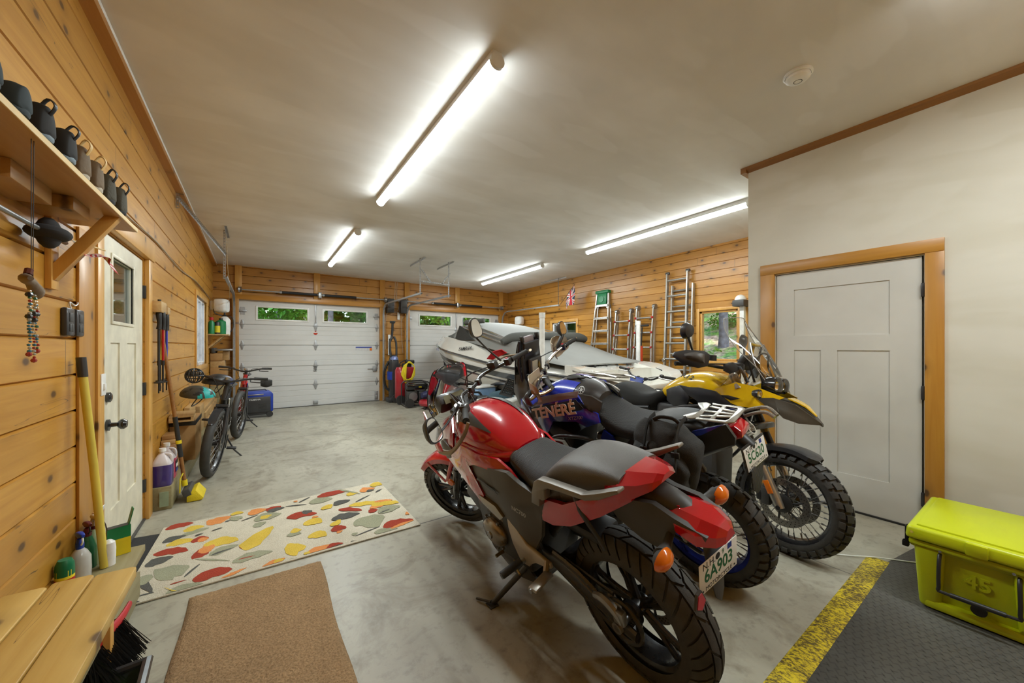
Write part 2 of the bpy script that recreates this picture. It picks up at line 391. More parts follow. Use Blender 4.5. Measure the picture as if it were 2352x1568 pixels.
mb.bb((XR + .10, DR[0] - .05, 0), (XR + .13, DR[1] + .05, 2.1))  # unseen backing panel added behind the door, stops daylight leaking through its gap
tag(mb.build('wall_partition', flat=True), kind='structure')

# floor
b = NB('concrete'); p = b.pos(); n = b.noise(b.map(p, (1, .45, 1)), 1.3, 5, .6, .6); n2 = b.noise(p, 14, 4, .65); n3 = b.noise(p, .55, 2); n4 = b.noise(b.map(p, (1, 1, 1), loc=(5, 3, 0)), 2.6, 6, .7, .9)
c = b.mix(b.ramp(n, .3, .7), H('8A8573'), H('B6B2A0')); c = b.mix(b.ramp(n3, .35, .7, 0, .5), c, H('A19C90'))
c = b.mix(b.ramp(n4, .5, .68, 0, .6), c, H('6A5E4A')); c = b.mix(b.ramp(n2, .52, .75, 0, .5), c, H('5E5646'))
x, y, z = b.sep(p)
for yy in (2.72, 6.42):
    d = b.M('ABSOLUTE', b.M('SUBTRACT', b.M('ADD', y, b.M('MULTIPLY', n2, .004)), yy)); c = b.mix(b.M('LESS_THAN', d, .0055), c, (.06, .055, .045))
d = b.M('ABSOLUTE', b.M('SUBTRACT', x, 2.92)); c = b.mix(b.M('MULTIPLY', b.M('LESS_THAN', d, .0045), .8), c, (.06, .055, .045))
b.bump(n2, .15, .004); M_conc = b.fin(c, b.ramp(n, .2, .8, .33, .62), 0, Coat_Weight=.2, Coat_Roughness=.3)
tag(MB(M_conc).bb((XL - .2, YF - .1, -.12), (XF + .2, YB + .4, 0)).build('floor', flat=True), kind='structure')

# crown trims
def trim(n, m, boxes, bev=.003, **k):
    mb = MB(m)
    for a, c in boxes: mb.bb(a, c, bev=bev)
    return tag(mb.build('trim_%d' % n), kind='structure', **k)
mb = MB(W_trimh); V = []
for y in (YF, YB):
    for x, dz in ((XL, -.055), (XL + .065, -.055), (XL + .065, .01), (XL, .01)): V.append((x, y, zc(y) + dz))
mb.add(V, [(0, 1, 2, 3), (7, 6, 5, 4), (0, 4, 5, 1), (1, 5, 6, 2), (2, 6, 7, 3), (3, 7, 4, 0)]); tag(mb.build('trim_1', flat=True), kind='structure')
mb = MB(wood('pine crown', H('8A5A22'), H('A06C2E'), 'Y', 0, knot=0, L=0)); V = []
for y in (YF, YC + .05):
    for x, dz in ((XR, -.05), (XR - .05, -.02), (XR - .05, .01), (XR, .01)): V.append((x, y, zc(y) + dz))
mb.add(V, [(0, 1, 2, 3), (7, 6, 5, 4), (0, 4, 5, 1), (1, 5, 6, 2), (2, 6, 7, 3), (3, 7, 4, 0)])
mb.bb((XR - .05, YC, 3.085), (XF, YC + .05, 3.155)); tag(mb.build('trim_2', flat=True), kind='structure')
mb = MB(M_whitep)
V = [(XL + .065 + a, y, zc(y) - b_) for y in (YF, YB) for a, b_ in ((0, .014), (.006, .002), (0, 0))]
mb.add(V, [(0, 1, 4, 3), (1, 2, 5, 4)]); tag(mb.build('trim_19', flat=True), kind='structure')
# posts on the back wall over the doors, header beams, jambs
n = 3
for a, c in ((-.37, -.25), (1.08, 1.21), (2.56, 2.69), (3.19, 3.33), (4.65, 4.79), (6.14, 6.28)):
    z0 = 0 if n in (5, 6) else 2.45
    trim(n, W_trimd if n in (5, 6) else W_trimv, [((a, YB - .045, z0 if n in (5, 6) else 2.45), (c, YB, 3.06))]); n += 1
trim(9, W_trimx, [((-.37, YB - .05, 2.35), (2.66, YB, 2.455))]); trim(10, W_trimx, [((3.2, YB - .05, 2.34), (6.28, YB, 2.445))])
trim(11, W_trimd, [((-.42, YB - .06, 0), (-.30, YB, 2.36))]); trim(12, W_trimd, [((6.15, YB - .06, 0), (6.27, YB, 2.36))])

# ---------------------------------------------------------------- panelled doors
def six_panel(mb, m, y0, y1, z0, z1, x, nrm, panels, d=.009, th=.04, hole=None):
    """door slab in plane x with recessed flat panels; hole = a see-through light"""
    ys = sorted({y0, y1, *[v for p in panels + ([hole] if hole else []) for v in p[:2]]}); zs = sorted({z0, z1, *[v for p in panels + ([hole] if hole else []) for v in p[2:]]})
    ins = lambda q, y, z: q[0] < y < q[1] and q[2] < z < q[3]
    dep = {}
    for i in range(len(ys) - 1):
        for j in range(len(zs) - 1):
            y, z = (ys[i] + ys[i + 1]) / 2, (zs[j] + zs[j + 1]) / 2
            if hole and ins(hole, y, z): continue
            r = d if any(ins(p, y, z) for p in panels) else 0; dep[i, j] = r; X = x - nrm * r
            mb.add([(X, ys[i], zs[j]), (X, ys[i + 1], zs[j]), (X, ys[i + 1], zs[j + 1]), (X, ys[i], zs[j + 1])], [(0, 1, 2, 3)], m)
            X = x - nrm * th; mb.add([(X, ys[i], zs[j]), (X, ys[i + 1], zs[j]), (X, ys[i + 1], zs[j + 1]), (X, ys[i], zs[j + 1])], [(3, 2, 1, 0)], m)
    for q in panels + ([hole] if hole else []) + [(y0, y1, z0, z1)]:
        D = th if q == hole or q == (y0, y1, z0, z1) else d
        for u, v in (((q[0], q[2]), (q[1], q[2])), ((q[1], q[2]), (q[1], q[3])), ((q[1], q[3]), (q[0], q[3])), ((q[0], q[3]), (q[0], q[2]))):
            mb.add([(x, *u), (x, *v), (x - nrm * D, *v), (x - nrm * D, *u)], [(0, 1, 2, 3)], m)
M_doorL = mat('cream door paint', H('D9D3BE'), .4); M_doorR = mat('white door paint', H('C9C7C0'), .4, var=.05, sc_=3)
mb = MB(); xd = XL - .005
six_panel(mb, M_doorL, DL[0] + .03, DL[1] - .015, .015, DL[3] - .01, xd, 1, [(3.235, 3.42, .36, 1.385), (3.585, 3.81, .36, 1.385)], hole=(3.255, 3.72, 1.52, 1.915))
d1 = tag(mb.build('door_1', flat=True), kind='structure')
fr = MB(M_doorL)
for a, c in (((3.235, 3.255), (1.50, 1.935)), ((3.72, 3.74), (1.50, 1.935)), ((3.255, 3.72), (1.50, 1.52)), ((3.255, 3.72), (1.915, 1.935))): fr.bb((xd - .01, a[0], c[0]), (xd + .008, a[1], c[1]), bev=.002)
fr.build('glazing_frame', d1); MB(M_glass).bb((xd - .022, 3.255, 1.52), (xd - .018, 3.72, 1.915)).build('pane', d1)
for z in (1.79, 1.03, .27): MB(M_satin).bb((xd - .004, 4.0, z - .05), (xd + .018, 4.025, z + .05), bev=.002).build('hinge', d1)
kb = MB(M_gloss)
for z in (1.06, .895):
    T = axm((xd, 3.16, z), (1, 0, 0)); kb.lathe([(0, .001), (.034, .001), (.034, .012), (.014, .018), (.012, .045)] if z < 1 else [(0, 0), (.03, 0), (.03, .016), (.02, .022), (0, .022)], None, T, 20)
    if z < 1: kb.lathe([(.012, .045), (.022, .05), (.031, .062), (.031, .074), (.02, .086), (0, .088)], None, T, 20)
kb.build('door_knob', d1)
# casing of the left door
mb = MB(W_trimv)
mb.bb((XL, 2.91, 0), (XL + .022, 3.01, 2.06), bev=.002); mb.bb((XL, 4.02, 0), (XL + .03, 4.13, 2.06), bev=.003); mb.bb((XL, 2.90, 2.05), (XL + .04, 4.17, 2.19), bev=.003)
tag(mb.build('trim_13'), kind='structure')
tag(MB(W_trimd).bb((XL, 2.69, 0), (XL + .012, 2.905, 1.95), bev=.002).build('trim_14'), kind='structure')
tag(MB(M_grey).bb((XL - .16, 3.02, -.01), (XL + .01, 4.01, .015)).build('trim_15'), kind='structure')
# right door
mb = MB(); xd = XR + .012
six_panel(mb, M_doorR, DR[0] + .012, DR[1] - .006, .014, DR[3] - .006, xd, -1, [(.665, 1.285, 1.46, 1.88), (.665, .98, .30, 1.33), (1.09, 1.285, .30, 1.33)], d=.008)
d2 = tag(mb.build('door_2', flat=True), kind='structure')
for z in (1.78, 1.02, .235): MB(M_satin).bb((xd - .022, DR[0] - .012, z - .05), (xd + .002, DR[0] + .014, z + .05), bev=.002).build('hinge', d2)
mb = MB(W_trimd); x0, x1 = XR - .022, XR
mb.bb((x0, DR[0] - .10, 0), (x1, DR[0] - .006, 2.05), bev=.002); mb.bb((x0, DR[1] + .004, 0), (x1, DR[1] + .12, 2.05), bev=.002)
tag(mb.build('trim_16'), kind='structure')
tag(MB(wood('pine head casing', H('B47C2A'), H('CB9238'), 'Y', 0, knot=.3, L=0)).bb((x0 - .004, DR[0] - .10, 2.045), (x1, DR[1] + .12, 2.14), bev=.002).build('trim_17'), kind='structure')
tag(MB(M_black).bb((XR, DR[0], 0), (XR + .1, DR[1], .013)).build('trim_18'), kind='structure')

# ---------------------------------------------------------------- windows
def window(n, x, nrm, y0, y1, z0, z1, mf, cas=.06, mull=(), crank=False, wm=None):
    mb = MB(mf)
    for a, b_ in (((y0, z0), (y0 + .035, z1)), ((y1 - .035, z0), (y1, z1)), ((y0, z0), (y1, z0 + .035)), ((y0, z1 - .035), (y1, z1))): mb.bb((x - nrm * .09, *a), (x - nrm * .02, *b_), bev=.003)
    for y in mull: mb.bb((x - nrm * .1, y - .03, z0), (x - nrm * .015, y + .03, z1), bev=.003)
    o = tag(mb.build('window_%d' % n), kind='structure')
    MB(M_glass).bb((x - nrm * .062, y0 + .03, z0 + .03), (x - nrm * .058, y1 - .03, z1 - .03)).build('pane', o)
    c = MB(wm or W_trimv)
    if cas:
        for a, b_ in (((y0 - cas, z0 - cas), (y0, z1 + cas)), ((y1, z0 - cas), (y1 + cas, z1 + cas)), ((y0, z0 - cas), (y1, z0)), ((y0, z1), (y1, z1 + cas))): c.bb((x - nrm * .01, *a), (x + nrm * .018, *b_), bev=.002)
        c.build('casing', o)
    if crank: MB(M_whitep).tube([(x - .01, y0 + .35, z0 + .05), (x + .02, y0 + .36, z0 + .055), (x + .03, y0 + .5, z0 + .06)], .012, n=6).build('crank', o)
    return o
M_winw = mat('white window frame', (.82, .84, .88), .3)
window(1, XL, 1, *WL, M_winw, .07, (7.42, 7.88), True)
window(2, XF, -1, *W2, W_trimv, .05); window(3, XF, -1, *W3, M_winw, .07, (7.0,)); window(4, XF, -1, *W2b, W_trimv, .05)

# ---------------------------------------------------------------- sectional garage doors
M_gd = mat('garage door enamel', H('D5D5D2'), .35, var=.04, sc_=2)
def garage_door(n, x0, x1, ztop, wins, strut):
    y = YB + .05; zz = [0, .49, .925, 1.395, 1.84, ztop + .03]; o = None
    for i, (a, b_) in enumerate(zip(zz, zz[1:])):
        mb = MB(M_gd)
        top = i == 4; hs = wins if top else []
        xs = sorted({x0 - .03, x1 + .03, *[v for h in hs for v in h[:2]]}); prof = [a + .004]
        if top: prof += [1.955, 2.215]
        else: prof += [a + (b_ - a) * k / 4 for k in (1, 2, 3)]
        prof.append(b_ - .004)
        for z, q in zip(prof, prof[1:]):
            for p, r in zip(xs, xs[1:]):
                if top and z > 1.9 and q < 2.3 and any(h[0] <= (p + r) / 2 <= h[1] for h in hs): continue
                if top: mb.add([(p, y, z), (r, y, z), (r, y, q), (p, y, q)], [(0, 1, 2, 3)])
                else:
                    g = .012; mb.add([(p, y + .004, z), (r, y + .004, z), (r, y, z + g), (p, y, z + g), (r, y, q - g * .3), (p, y, q - g * .3), (r, y + .004, q), (p, y + .004, q)], [(0, 1, 2, 3), (3, 2, 4, 5), (5, 4, 6, 7)])
        mb.bb((x0 - .03, y + .015, a), (x1 + .03, y + .04, a + .02 if top else b_))
        if top:
            for p, r in zip(xs, xs[1:]):
                if not any(h[0] <= (p + r) / 2 <= h[1] for h in hs): mb.bb((p, y + .005, a), (r, y + .04, b_))
                else: mb.bb((p, y + .005, a), (r, y + .04, 1.955)); mb.bb((p, y + .005, 2.215), (r, y + .04, b_))
        if i == 0: o = tag(mb.build('door_%d' % n, flat=True), kind='structure')
        else: mb.build('door_section', o, flat=True)
        if top:
            for h in wins:
                f = MB(M_whitep)
                for A, B_ in (((h[0] - .035, 1.925), (h[0] + .004, 2.245)), ((h[1] - .004, 1.925), (h[1] + .035, 2.245)), ((h[0], 1.925), (h[1], 1.96)), ((h[0], 2.21), (h[1], 2.245))): f.bb((A[0], y - .012, A[1]), (B_[0], y + .01, B_[1]), bev=.004)
                f = f.build('window_frame', o); MB(M_glass).bb((h[0], y + .012, 1.955), (h[1], y + .016, 2.215)).build('pane', f)
    xc = (x0 + x1) / 2
    for z in zz[1:-1]:
        for x, s_ in ((x0 + .06, 1), (xc, 1.25), (x1 - .06, 1)):
            hb = MB(M_galv); w_, h_ = .036 * s_, .095 * s_
            hb.prism([(x - w_, z), (x - .012, z + h_), (x + .012, z + h_), (x + w_, z), (x + .012, z - h_), (x - .012, z - h_)], y - .006, y, bev=.002)
            hb.cyl((x - w_ * 1.3, y - .01, z), (x + w_ * 1.3, y - .01, z), .007, n=6); hb.build('hinge', o)
    for x in (x0 + .07, x1 - .07):
        MB(M_galv).bb((x - .07, y - .03, 2.10), (x + .07, y, 2.14), bev=.004).bb((x - .04, y - .008, 2.04), (x + .04, y, 2.2)).build('top_roller_bracket', o)
        MB(M_galv).bb((x - .045, y - .012, .03), (x + .045, y, .24), bev=.003).bb((x - .02, y - .04, .07), (x + .02, y - .01, .13), bev=.003).build('bottom_bracket', o)
    MB(M_galv).bb((xc - .014, y - .02, 1.90), (xc + .014, y, 2.34), bev=.004).build('strut', o)
    MB(M_galv).bb((xc - .05, y - .03, .045), (xc + .05, y, .12), bev=.004).build('lift_handle', o)
    s_ = MB(M_redl); s_.prism([(xc - .05, 1.68), (xc + .05, 1.68), (xc + .028, 1.645), (xc, 1.635), (xc - .028, 1.645)], y - .003, y); s_.lathe([(0, 0), (.02, 0), (.02, .003), (0, .003)], None, axm((xc, y, 1.725), (0, -1, 0)), 12); s_.build('warning_sticker', o)
    return o
g1 = garage_door(3, G1[0], G1[1], G1[3], [(.02, .96), (1.3, 2.25)], 0)
g2 = garage_door(4, G2[0], G2[1], G2[3], [(3.63, 4.55), (4.92, 5.85)], 0)
y = YB + .046
s_ = MB(); s_.bb((2.0, y - .002, 1.335), (2.38, y, 1.36), M_blue); s_.bb((2.33, y - .003, 1.265), (2.385, y, 1.33), M_orange)
for i in range(5): s_.bb((2.0 + .066 * i, y - .002, 1.27), (2.035 + .066 * i, y, 1.325), mat('sticker grey', (.6, .6, .6), .5))
s_.build('label_strip', g1)
s_ = MB(M_grey)
for z in (.89, .86, .82, .79): s_.bb((1.08, y - .002, z), (1.15, y, z + .012))
s_.build('instruction_label', g1)
MB(M_galv).bb((2.28, y - .02, .80), (2.52, y - .008, .82), bev=.002).bb((2.4, y - .03, .745), (2.5, y, .875), bev=.004).build('slide_lock', g1)
# ================================================================ ceiling lamps
def emis(name, col, st):
    b = NB(name); e = b.n('Emission'); e.inputs[0].default_value = (*col, 1); e.inputs[1].default_value = st; b.l(e.outputs[0], b.out.inputs[0]); return b.m
M_lens = emis('lit lamp lens', (.92, .99, .99), LAMP_W)
M_house = mat('lamp housing', (.74, .74, .72), .35, var=.03)
def lamp(x, y0, y1, label):
    z = zc((y0 + y1) / 2); ym = (y0 + y1) / 2; t = thing('ceiling_light', (x, ym, z), label, 'light', 'tube ceiling lights', (math.atan(-.0115), 0, 0))
    L = (y1 - y0) / 2
    MB(M_house).bb((-.035, -L, -.035), (.035, L, 0), bev=.004).bb((-.046, -L, -.055), (.046, L, -.028), bev=.008).build('housing', t)
    for s_ in (-1, 1):
        a, b_ = sorted((s_ * .006, s_ * (L - .02)))
        MB(M_lens).lathe([(.041, a), (.041, b_)], None, TR((0, 0, -.062), (-PI / 2, 0, 0)), 18, 0, PI).build('lens', t)
        e0, e1 = sorted((s_ * (L - .02), s_ * (L + .004)))
        MB(M_house).lathe([(0, e0), (.047, e0), (.047, e1), (0, e1)], None, TR((0, 0, -.058), (-PI / 2, 0, 0)), 24).build('end_cap', t)
    MB(M_house).lathe([(.043, -.006), (.043, .006)], None, TR((0, 0, -.062), (-PI / 2, 0, 0)), 18, 0, PI).build('seam_ring', t)
    al = bpy.data.lights.new('tube', 'AREA'); al.shape = 'RECTANGLE'; al.size = .07; al.size_y = L * 2 - .06; al.energy = TUBE_P; al.color = (.89, .98, .99)
    ao = bpy.data.objects.new('tube_light', al); COL.objects.link(ao); ao.parent = t; ao.location = (0, 0, -.106)
    return t
lamp(1.19, 1.86, 4.42, 'nearest and largest long tube ceiling light, above the red motorcycle')
lamp(1.22, 5.70, 8.15, 'tube ceiling light farther back in front of the left garage door')
lamp(4.84, 1.98, 4.62, 'tube ceiling light beside the white partition wall')
lamp(4.84, 5.85, 8.30, 'tube ceiling light above the covered boat')
lamp(-.1, -1.5, .4, 'tube ceiling light over the wooden bench, behind the viewer') if 0 else None
lamp(2.6, -1.45, .3, 'tube ceiling light behind the viewer, out of the picture')  # unseen lamp, added to fill in light from the camera side
t = thing('smoke_detector', (2.915, .905, zc(.9)), 'round white smoke detector on the ceiling near the partition', 'smoke detector')
MB(M_whitep).lathe([(0, 0), (.078, 0), (.08, -.012), (.07, -.018)], None, None, 32).build('base_plate', t)
MB(M_whitep).lathe([(.068, -.014), (.066, -.034), (.05, -.048), (.02, -.052), (0, -.052)], None, None, 32).build('cover', t)
MB(M_grey).ring((0, 0, -.05), (0, 0, -1), .022, .003, n=16).build('vent_grille', t)

# ================================================================ outside
M_leaf = [mat('leaf %d' % i, c, .5, var=.35, sc_=3) for i, c in enumerate((H('3F7A22'), H('6FA336'), H('2A5A1C')))]
M_bark = mat('bark', H('5B5A5E'), .9, var=.5, sc_=7, bump=.6, bsc=14)
b = NB('forest floor'); p = b.pos(); n = b.noise(p, 1.4, 5, .7); n2 = b.noise(p, 9, 3)
M_litter = b.fin(b.mix(b.ramp(n, .42, .58), b.mix(b.ramp(n2, .35, .65), H('7A6248'), H('C4A58C')), b.mix(b.ramp(n2, .4, .6), H('2F5E1E'), H('6E9A35'))), .9)
rnd = random.Random(5)
def hillz(x, y): return -.12 + (max(0, x - 8.2) * .36 if y < 12 else 0) + max(0, y - 17) * .06
mb = MB(M_litter); N = 40; V = []
for j in range(N + 1):
    for i in range(N + 1):
        x, y = -30 + 80 * i / N, -25 + 75 * j / N; V.append((x, y, min(hillz(x, y), 7) + (rnd.random() * .25 if x > 9 else 0)))
mb.add(V, [(j * (N + 1) + i, j * (N + 1) + i + 1, (j + 1) * (N + 1) + i + 1, (j + 1) * (N + 1) + i) for j in range(N) for i in range(N)])
o = mb.build('forest_ground', ang=180); o['kind'] = 'structure'
def leaves(mb, cs, n, s_):
    for c, r in cs:
        V = []; F = []
        for i in range(n):
            d = Vector((rnd.gauss(0, 1), rnd.gauss(0, 1), rnd.gauss(0, 1))).normalized() * rnd.random() ** .4
            p = Vector(c) + Vector((d.x * r[0], d.y * r[1], d.z * r[2])); a = s_ * rnd.uniform(.5, 1.3)
            u = Vector((rnd.uniform(-1, 1), rnd.uniform(-1, 1), rnd.uniform(-.6, .6))).normalized(); w_ = u.cross(Vector((rnd.random(), rnd.random(), 1))).normalized()
            k = len(V); V += [p - u * a, p - w_ * a * .45, p + u * a, p + w_ * a * .45]; F.append((k, k + 1, k + 2, k + 3))
        mb.add(V, F)
def tree(x, y, h, r, label, group, spread=3.2, nl=700, low=.25, k=0, crown=True, ls=.15):
    t = thing('tree', (x, y, hillz(x, y)), label, 'tree', group)
    MB(M_bark).tube([(0, 0, -.1), (.02, 0, .35), (.05, .03, h * .4), (0, .05, h)], [r * 1.9, r * 1.1, r, r * .4], n=12, k=3).build('trunk', t)
    if crown:
        m = MB(M_leaf[k % 3]); leaves(m, [((rnd.gauss(0, spread * .35), rnd.gauss(0, spread * .35), h * rnd.uniform(low, 1.0)), (spread * .45, spread * .45, h * .16)) for _ in range(9)], nl // 3, ls); m.build('foliage', t, flat=True)
    return t
for i in range(13):
    x = -5.5 + 2.1 * i; y = 20.5 if i % 2 else 24.5
    tree(x, y, 8.5, .15, 'leafy green tree outside, seen through the garage door windows', 'trees beyond the garage doors', 1.75, 1500, .12, i % 3, ls=.16)
for i, (x, y, h) in enumerate([(4.2, 15.6, 8), (5.2, 17, 8), (8.1, 16, 8), (2.6, 17.6, 9)]):
    tree(x, y, h, .11, 'bare grey trunk outside, seen through the garage door windows', 'bare trunks beyond the garage doors', crown=False)
m = MB(M_leaf[0]); leaves(m, [((-18 + 5 * i, 33 + (i % 2), 5.5), (3.6, 1.5, 6.5)) for i in range(13)], 2200, .5); tag(m.build('woodland_foliage', flat=True), 'dense green woodland far behind the trees outside the garage doors', 'foliage', kind='stuff')
m = MB(M_leaf[1]); leaves(m, [((22 + (i % 2) * 2, -4 + 4 * i, 6.5), (1.8, 2.9, 5.5)) for i in range(7)], 1900, .38); tag(m.build('woodland_foliage', flat=True), 'dense green woodland on the slope beyond the right wall windows', 'foliage', kind='stuff')
tree(12.2, 5.75, 9, .125, 'large grey tree trunk outside the small right window', None, crown=False)
tree(14.5, 8.9, 8, .2, 'green tree outside the right wall behind the ladders', 'trees outside the right wall', 1.6, 1500, .15, 1)
tree(18, 12, 9, .2, 'green tree outside the right wall behind the ladders', 'trees outside the right wall', 1.8, 1500, .1, 0)
tree(13, 14, 9, .2, 'green tree outside the right wall behind the ladders', 'trees outside the right wall', 1.8, 1500, .1, 2)
for i, (x, y) in enumerate([(9.6, 3.9), (10.6, 6.2), (12.6, 3.6), (14.2, 6.6), (16, 4.6), (10.4, 8.6), (16.8, 9.2), (18.6, 6.4)]):
    m = MB(M_leaf[i % 3]); leaves(m, [((rnd.gauss(0, .4), rnd.gauss(0, .4), .25), (.5, .5, .32)) for _ in range(4)], 420, .06)
    o = m.build('shrub', flat=True); o.location = (x, y, hillz(x, y)); tag(o, 'low green shrub on the slope outside the small right window', 'shrub', 'shrubs on the slope')
o = thing('shed', (-3.4, 6.0, -.1), 'blue grey outbuilding seen through the glass of the cream door', 'building')
MB(mat('blue grey siding', H('7E93A8'), .6)).bb((-1.5, -1, 0), (0, 6, 2.3)).build('wall', o); MB(M_grey).bb((-1.7, -1.2, 2.3), (.3, 6.2, 2.45)).build('roof', o)
MB(M_white).bb((0, 1.6, 1.1), (.03, 3.0, 1.7)).build('window', o)

# ================================================================ rugs, mats
b = NB('rug cream'); p = b.pos(); n = b.noise(p, 160, 2); n2 = b.noise(p, 4, 3)
def pile(name, c1, c2, sc_=160, bs=.6):
    b = NB(name); p = b.pos(); n = b.noise(p, sc_, 2, .6); n2 = b.noise(p, 5, 4, .6); c = b.mix(b.ramp(n, .3, .7), c1, c2); c = b.mix(b.ramp(n2, .4, .7, 0, .35), c, tuple(k * .72 for k in c1)); b.bump(n, bs, .006); return b.fin(c, .95)
RC = {'b': pile('rug cream pile', H('B9B09A'), H('D8D1BF')), 'R': pile('rug rust pile', H('8C2A16'), H('A83E22')), 'O': pile('rug orange pile', H('C97A38'), H('E0975A')), 'Y': pile('rug yellow pile', H('C3A22E'), H('DCC050')),
      'G': pile('rug sage pile', H('85856C'), H('A3A489')), 'D': pile('rug charcoal pile', H('444440'), H('5E5D57'))}
LEAF = "R -554 3684 -395 3704 105;G -442 3490 -287 3538 85;Y -441 3578 -321 3590 100;O -304 3592 -168 3681 137;D -197 3574 -166 3597 31;D -533 3445 -412 3489 92;Y -505 3391 -353 3367 103;R -374 3357 -275 3349 88;O -333 3329 -275 3349 77;O -299 3214 -147 3259 59;Y -295 3256 -103 3192 147;R -550 3292 -371 3220 109;D -563 3135 -439 3184 110;R -344 3107 -256 3108 133;O -282 3116 -241 3219 93;G -252 3064 -100 3121 99;D -244 3058 -123 3092 27;R -95 3072 29 3077 115;R -55 3089 4 3148 38;Y -57 3002 100 3297 146;G -468 2912 -342 2999 215;D -349 2859 -288 2980 16;R -305 2798 -119 2798 135;O -179 2702 -49 2767 36;R -404 2815 -331 2820 14;G -409 2731 -245 2708 101;D -562 2738 -498 2694 32;D -573 2985 -469 2773 43;G -591 2997 -521 2900 113;D -546 2783 -461 2779 13;G -321 3062 -135 2912 21;Y -83 2694 -12 2679 42;O 25 2689 151 2753 74;Y 87 2739 146 2737 46;G 108 2686 270 2701 45;Y 158 2810 275 2837 186;G -126 2887 88 2890 114;R -97 2900 -5 2892 12;Y 266 2703 309 2747 59;O 294 2684 418 2760 120;R 384 2716 488 2734 74;D 387 2671 521 2711 60;D 534 2726 614 2694 13;G 700 2758 873 2690 91;R 775 2799 1006 2796 123;O 814 2745 1007 2781 39;G 645 3047 751 2830 229;D 574 2782 761 2828 14;G 564 2802 603 2825 45;R 448 2973 553 2954 108;O 478 2900 521 2922 33;R 194 3392 403 3341 142;D 313 3387 375 3425 92;O 359 3277 405 3275 46;Y 297 3216 415 3149 135;Y 307 2981 412 2908 116;G 177 3071 267 3047 73;Y 202 3105 273 3108 75;G -10 3346 60 3410 84;G -156 3575 -93 3622 112;Y -172 3708 -85 3696 79;O -55 3627 75 3668 118;R 84 3595 169 3672 113;D 73 3586 193 3620 85;D 199 3633 352 3579 20;G -15 3477 166 3505 140;Y 28 3477 102 3518 73;G 372 3602 555 3588 140;R 445 3696 693 3704 128;D 537 3430 678 3464 106;Y 643 3342 890 3260 96;Y 671 3586 769 3600 96;O 790 3607 926 3621 131;D 841 3572 911 3587 61;D 705 3388 851 3481 21;Y 900 3707 1028 3688 123;R 558 3315 715 3188 78;D 477 3149 688 3142 123;O 776 3197 880 3177 79;R 750 3115 824 3129 75;G 811 3056 998 3095 146;D 821 3049 912 3078 23;Y 801 3249 1032 3161 113;O 837 3297 983 3251 52;D 904 3507 979 3562 23;Y 453 3439 512 3381 114;Y 467 3083 516 3035 114;O 984 2920 1027 2906 66;Y -298 2610 -426 2803 8;G 624 3787 783 3549 30;O 278 3686 292 3714 36;D 298 3654 397 3737 18;D -99 3521 14 3579 15;D -272 3455 -205 3481 14;D -360 3432 -313 3450 22"
mb = MB(RC['b']); q = [(-.6, 2.715), (1.025, 2.69), (1.01, 3.79), (-.57, 3.735)]
mb.prism(q, .001, .011, pl='xy', bev=.003)
for i, s_ in enumerate(LEAF.split(';')):
    c, *v = s_.split(); ax, ay, bx, by, w_ = [int(k) / 1000 for k in v]; A = Vector((ax, ay)); B_ = Vector((bx, by)); d = B_ - A; n_ = Vector((-d.y, d.x)).normalized() * w_ * .5; P = []
    for k in range(20):
        a = k / 20 * 2 * PI; t = .5 - .5 * math.cos(a); wd = .98 * math.copysign(abs(math.sin(a)) ** 1.25, math.sin(a)) * (1 + .3 * math.cos(a)) * rnd.uniform(.72, 1.12) if c != 'D' or w_ > .02 else math.sin(a)
        p = A + d * t + n_ * wd + n_ * .3 * math.sin(t * PI); P.append((min(max(p.x, -.59), 1.01), min(max(p.y, 2.72), 3.77)))
    z = .0118 + .00004 * i; mb.add([(*p, z) for p in P], [tuple(range(20))], RC[c])
o = mb.build('floral_rug', ang=60); tag(o, 'cream runner rug with red, yellow and sage leaf pattern', 'rug')
mb = MB(pile('brown rug pile', H('7E6343'), H('A88861'), 110, 1.))
b_ = bmesh.new(); nx, ny = 60, 110; x0, x1, y0, y1 = -.30, .33, 1.35, 2.615
V = []
for j in range(ny + 1):
    for i in range(nx + 1):
        u, v = i / nx, j / ny; e = min(1, min(u, 1 - u) * 24, min(v, 1 - v) * 40)
        V.append((x0 + (x1 - x0) * u + (v - .5) * .0 + .006 * math.sin(v * 9), y0 + (y1 - y0) * v - .02 * u, .004 + .014 * e ** .5 + rnd.random() * .004))
mb.add(V, [(j * (nx + 1) + i, j * (nx + 1) + i + 1, (j + 1) * (nx + 1) + i + 1, (j + 1) * (nx + 1) + i) for j in range(ny) for i in range(nx)]); b_.free()
mb.bb((x0 + .01, y0 + .01, .001), (x1 - .01, y1 - .03, .006)); o = mb.build('shag_mat', ang=80); tag(o, 'brown shaggy bath mat lying in front of the floral rug', 'rug')
tag(MB(mat('black mat', (.02, .02, .02), .85, bump=.5, bsc=200)).prism([(-.72, 3.05), (-.40, 3.0), (-.38, 3.62), (-.72, 3.68)], .0005, .0008, pl='xy').build('door_mat'), 'thin black door mat by the cream door, partly under the rug', 'mat')
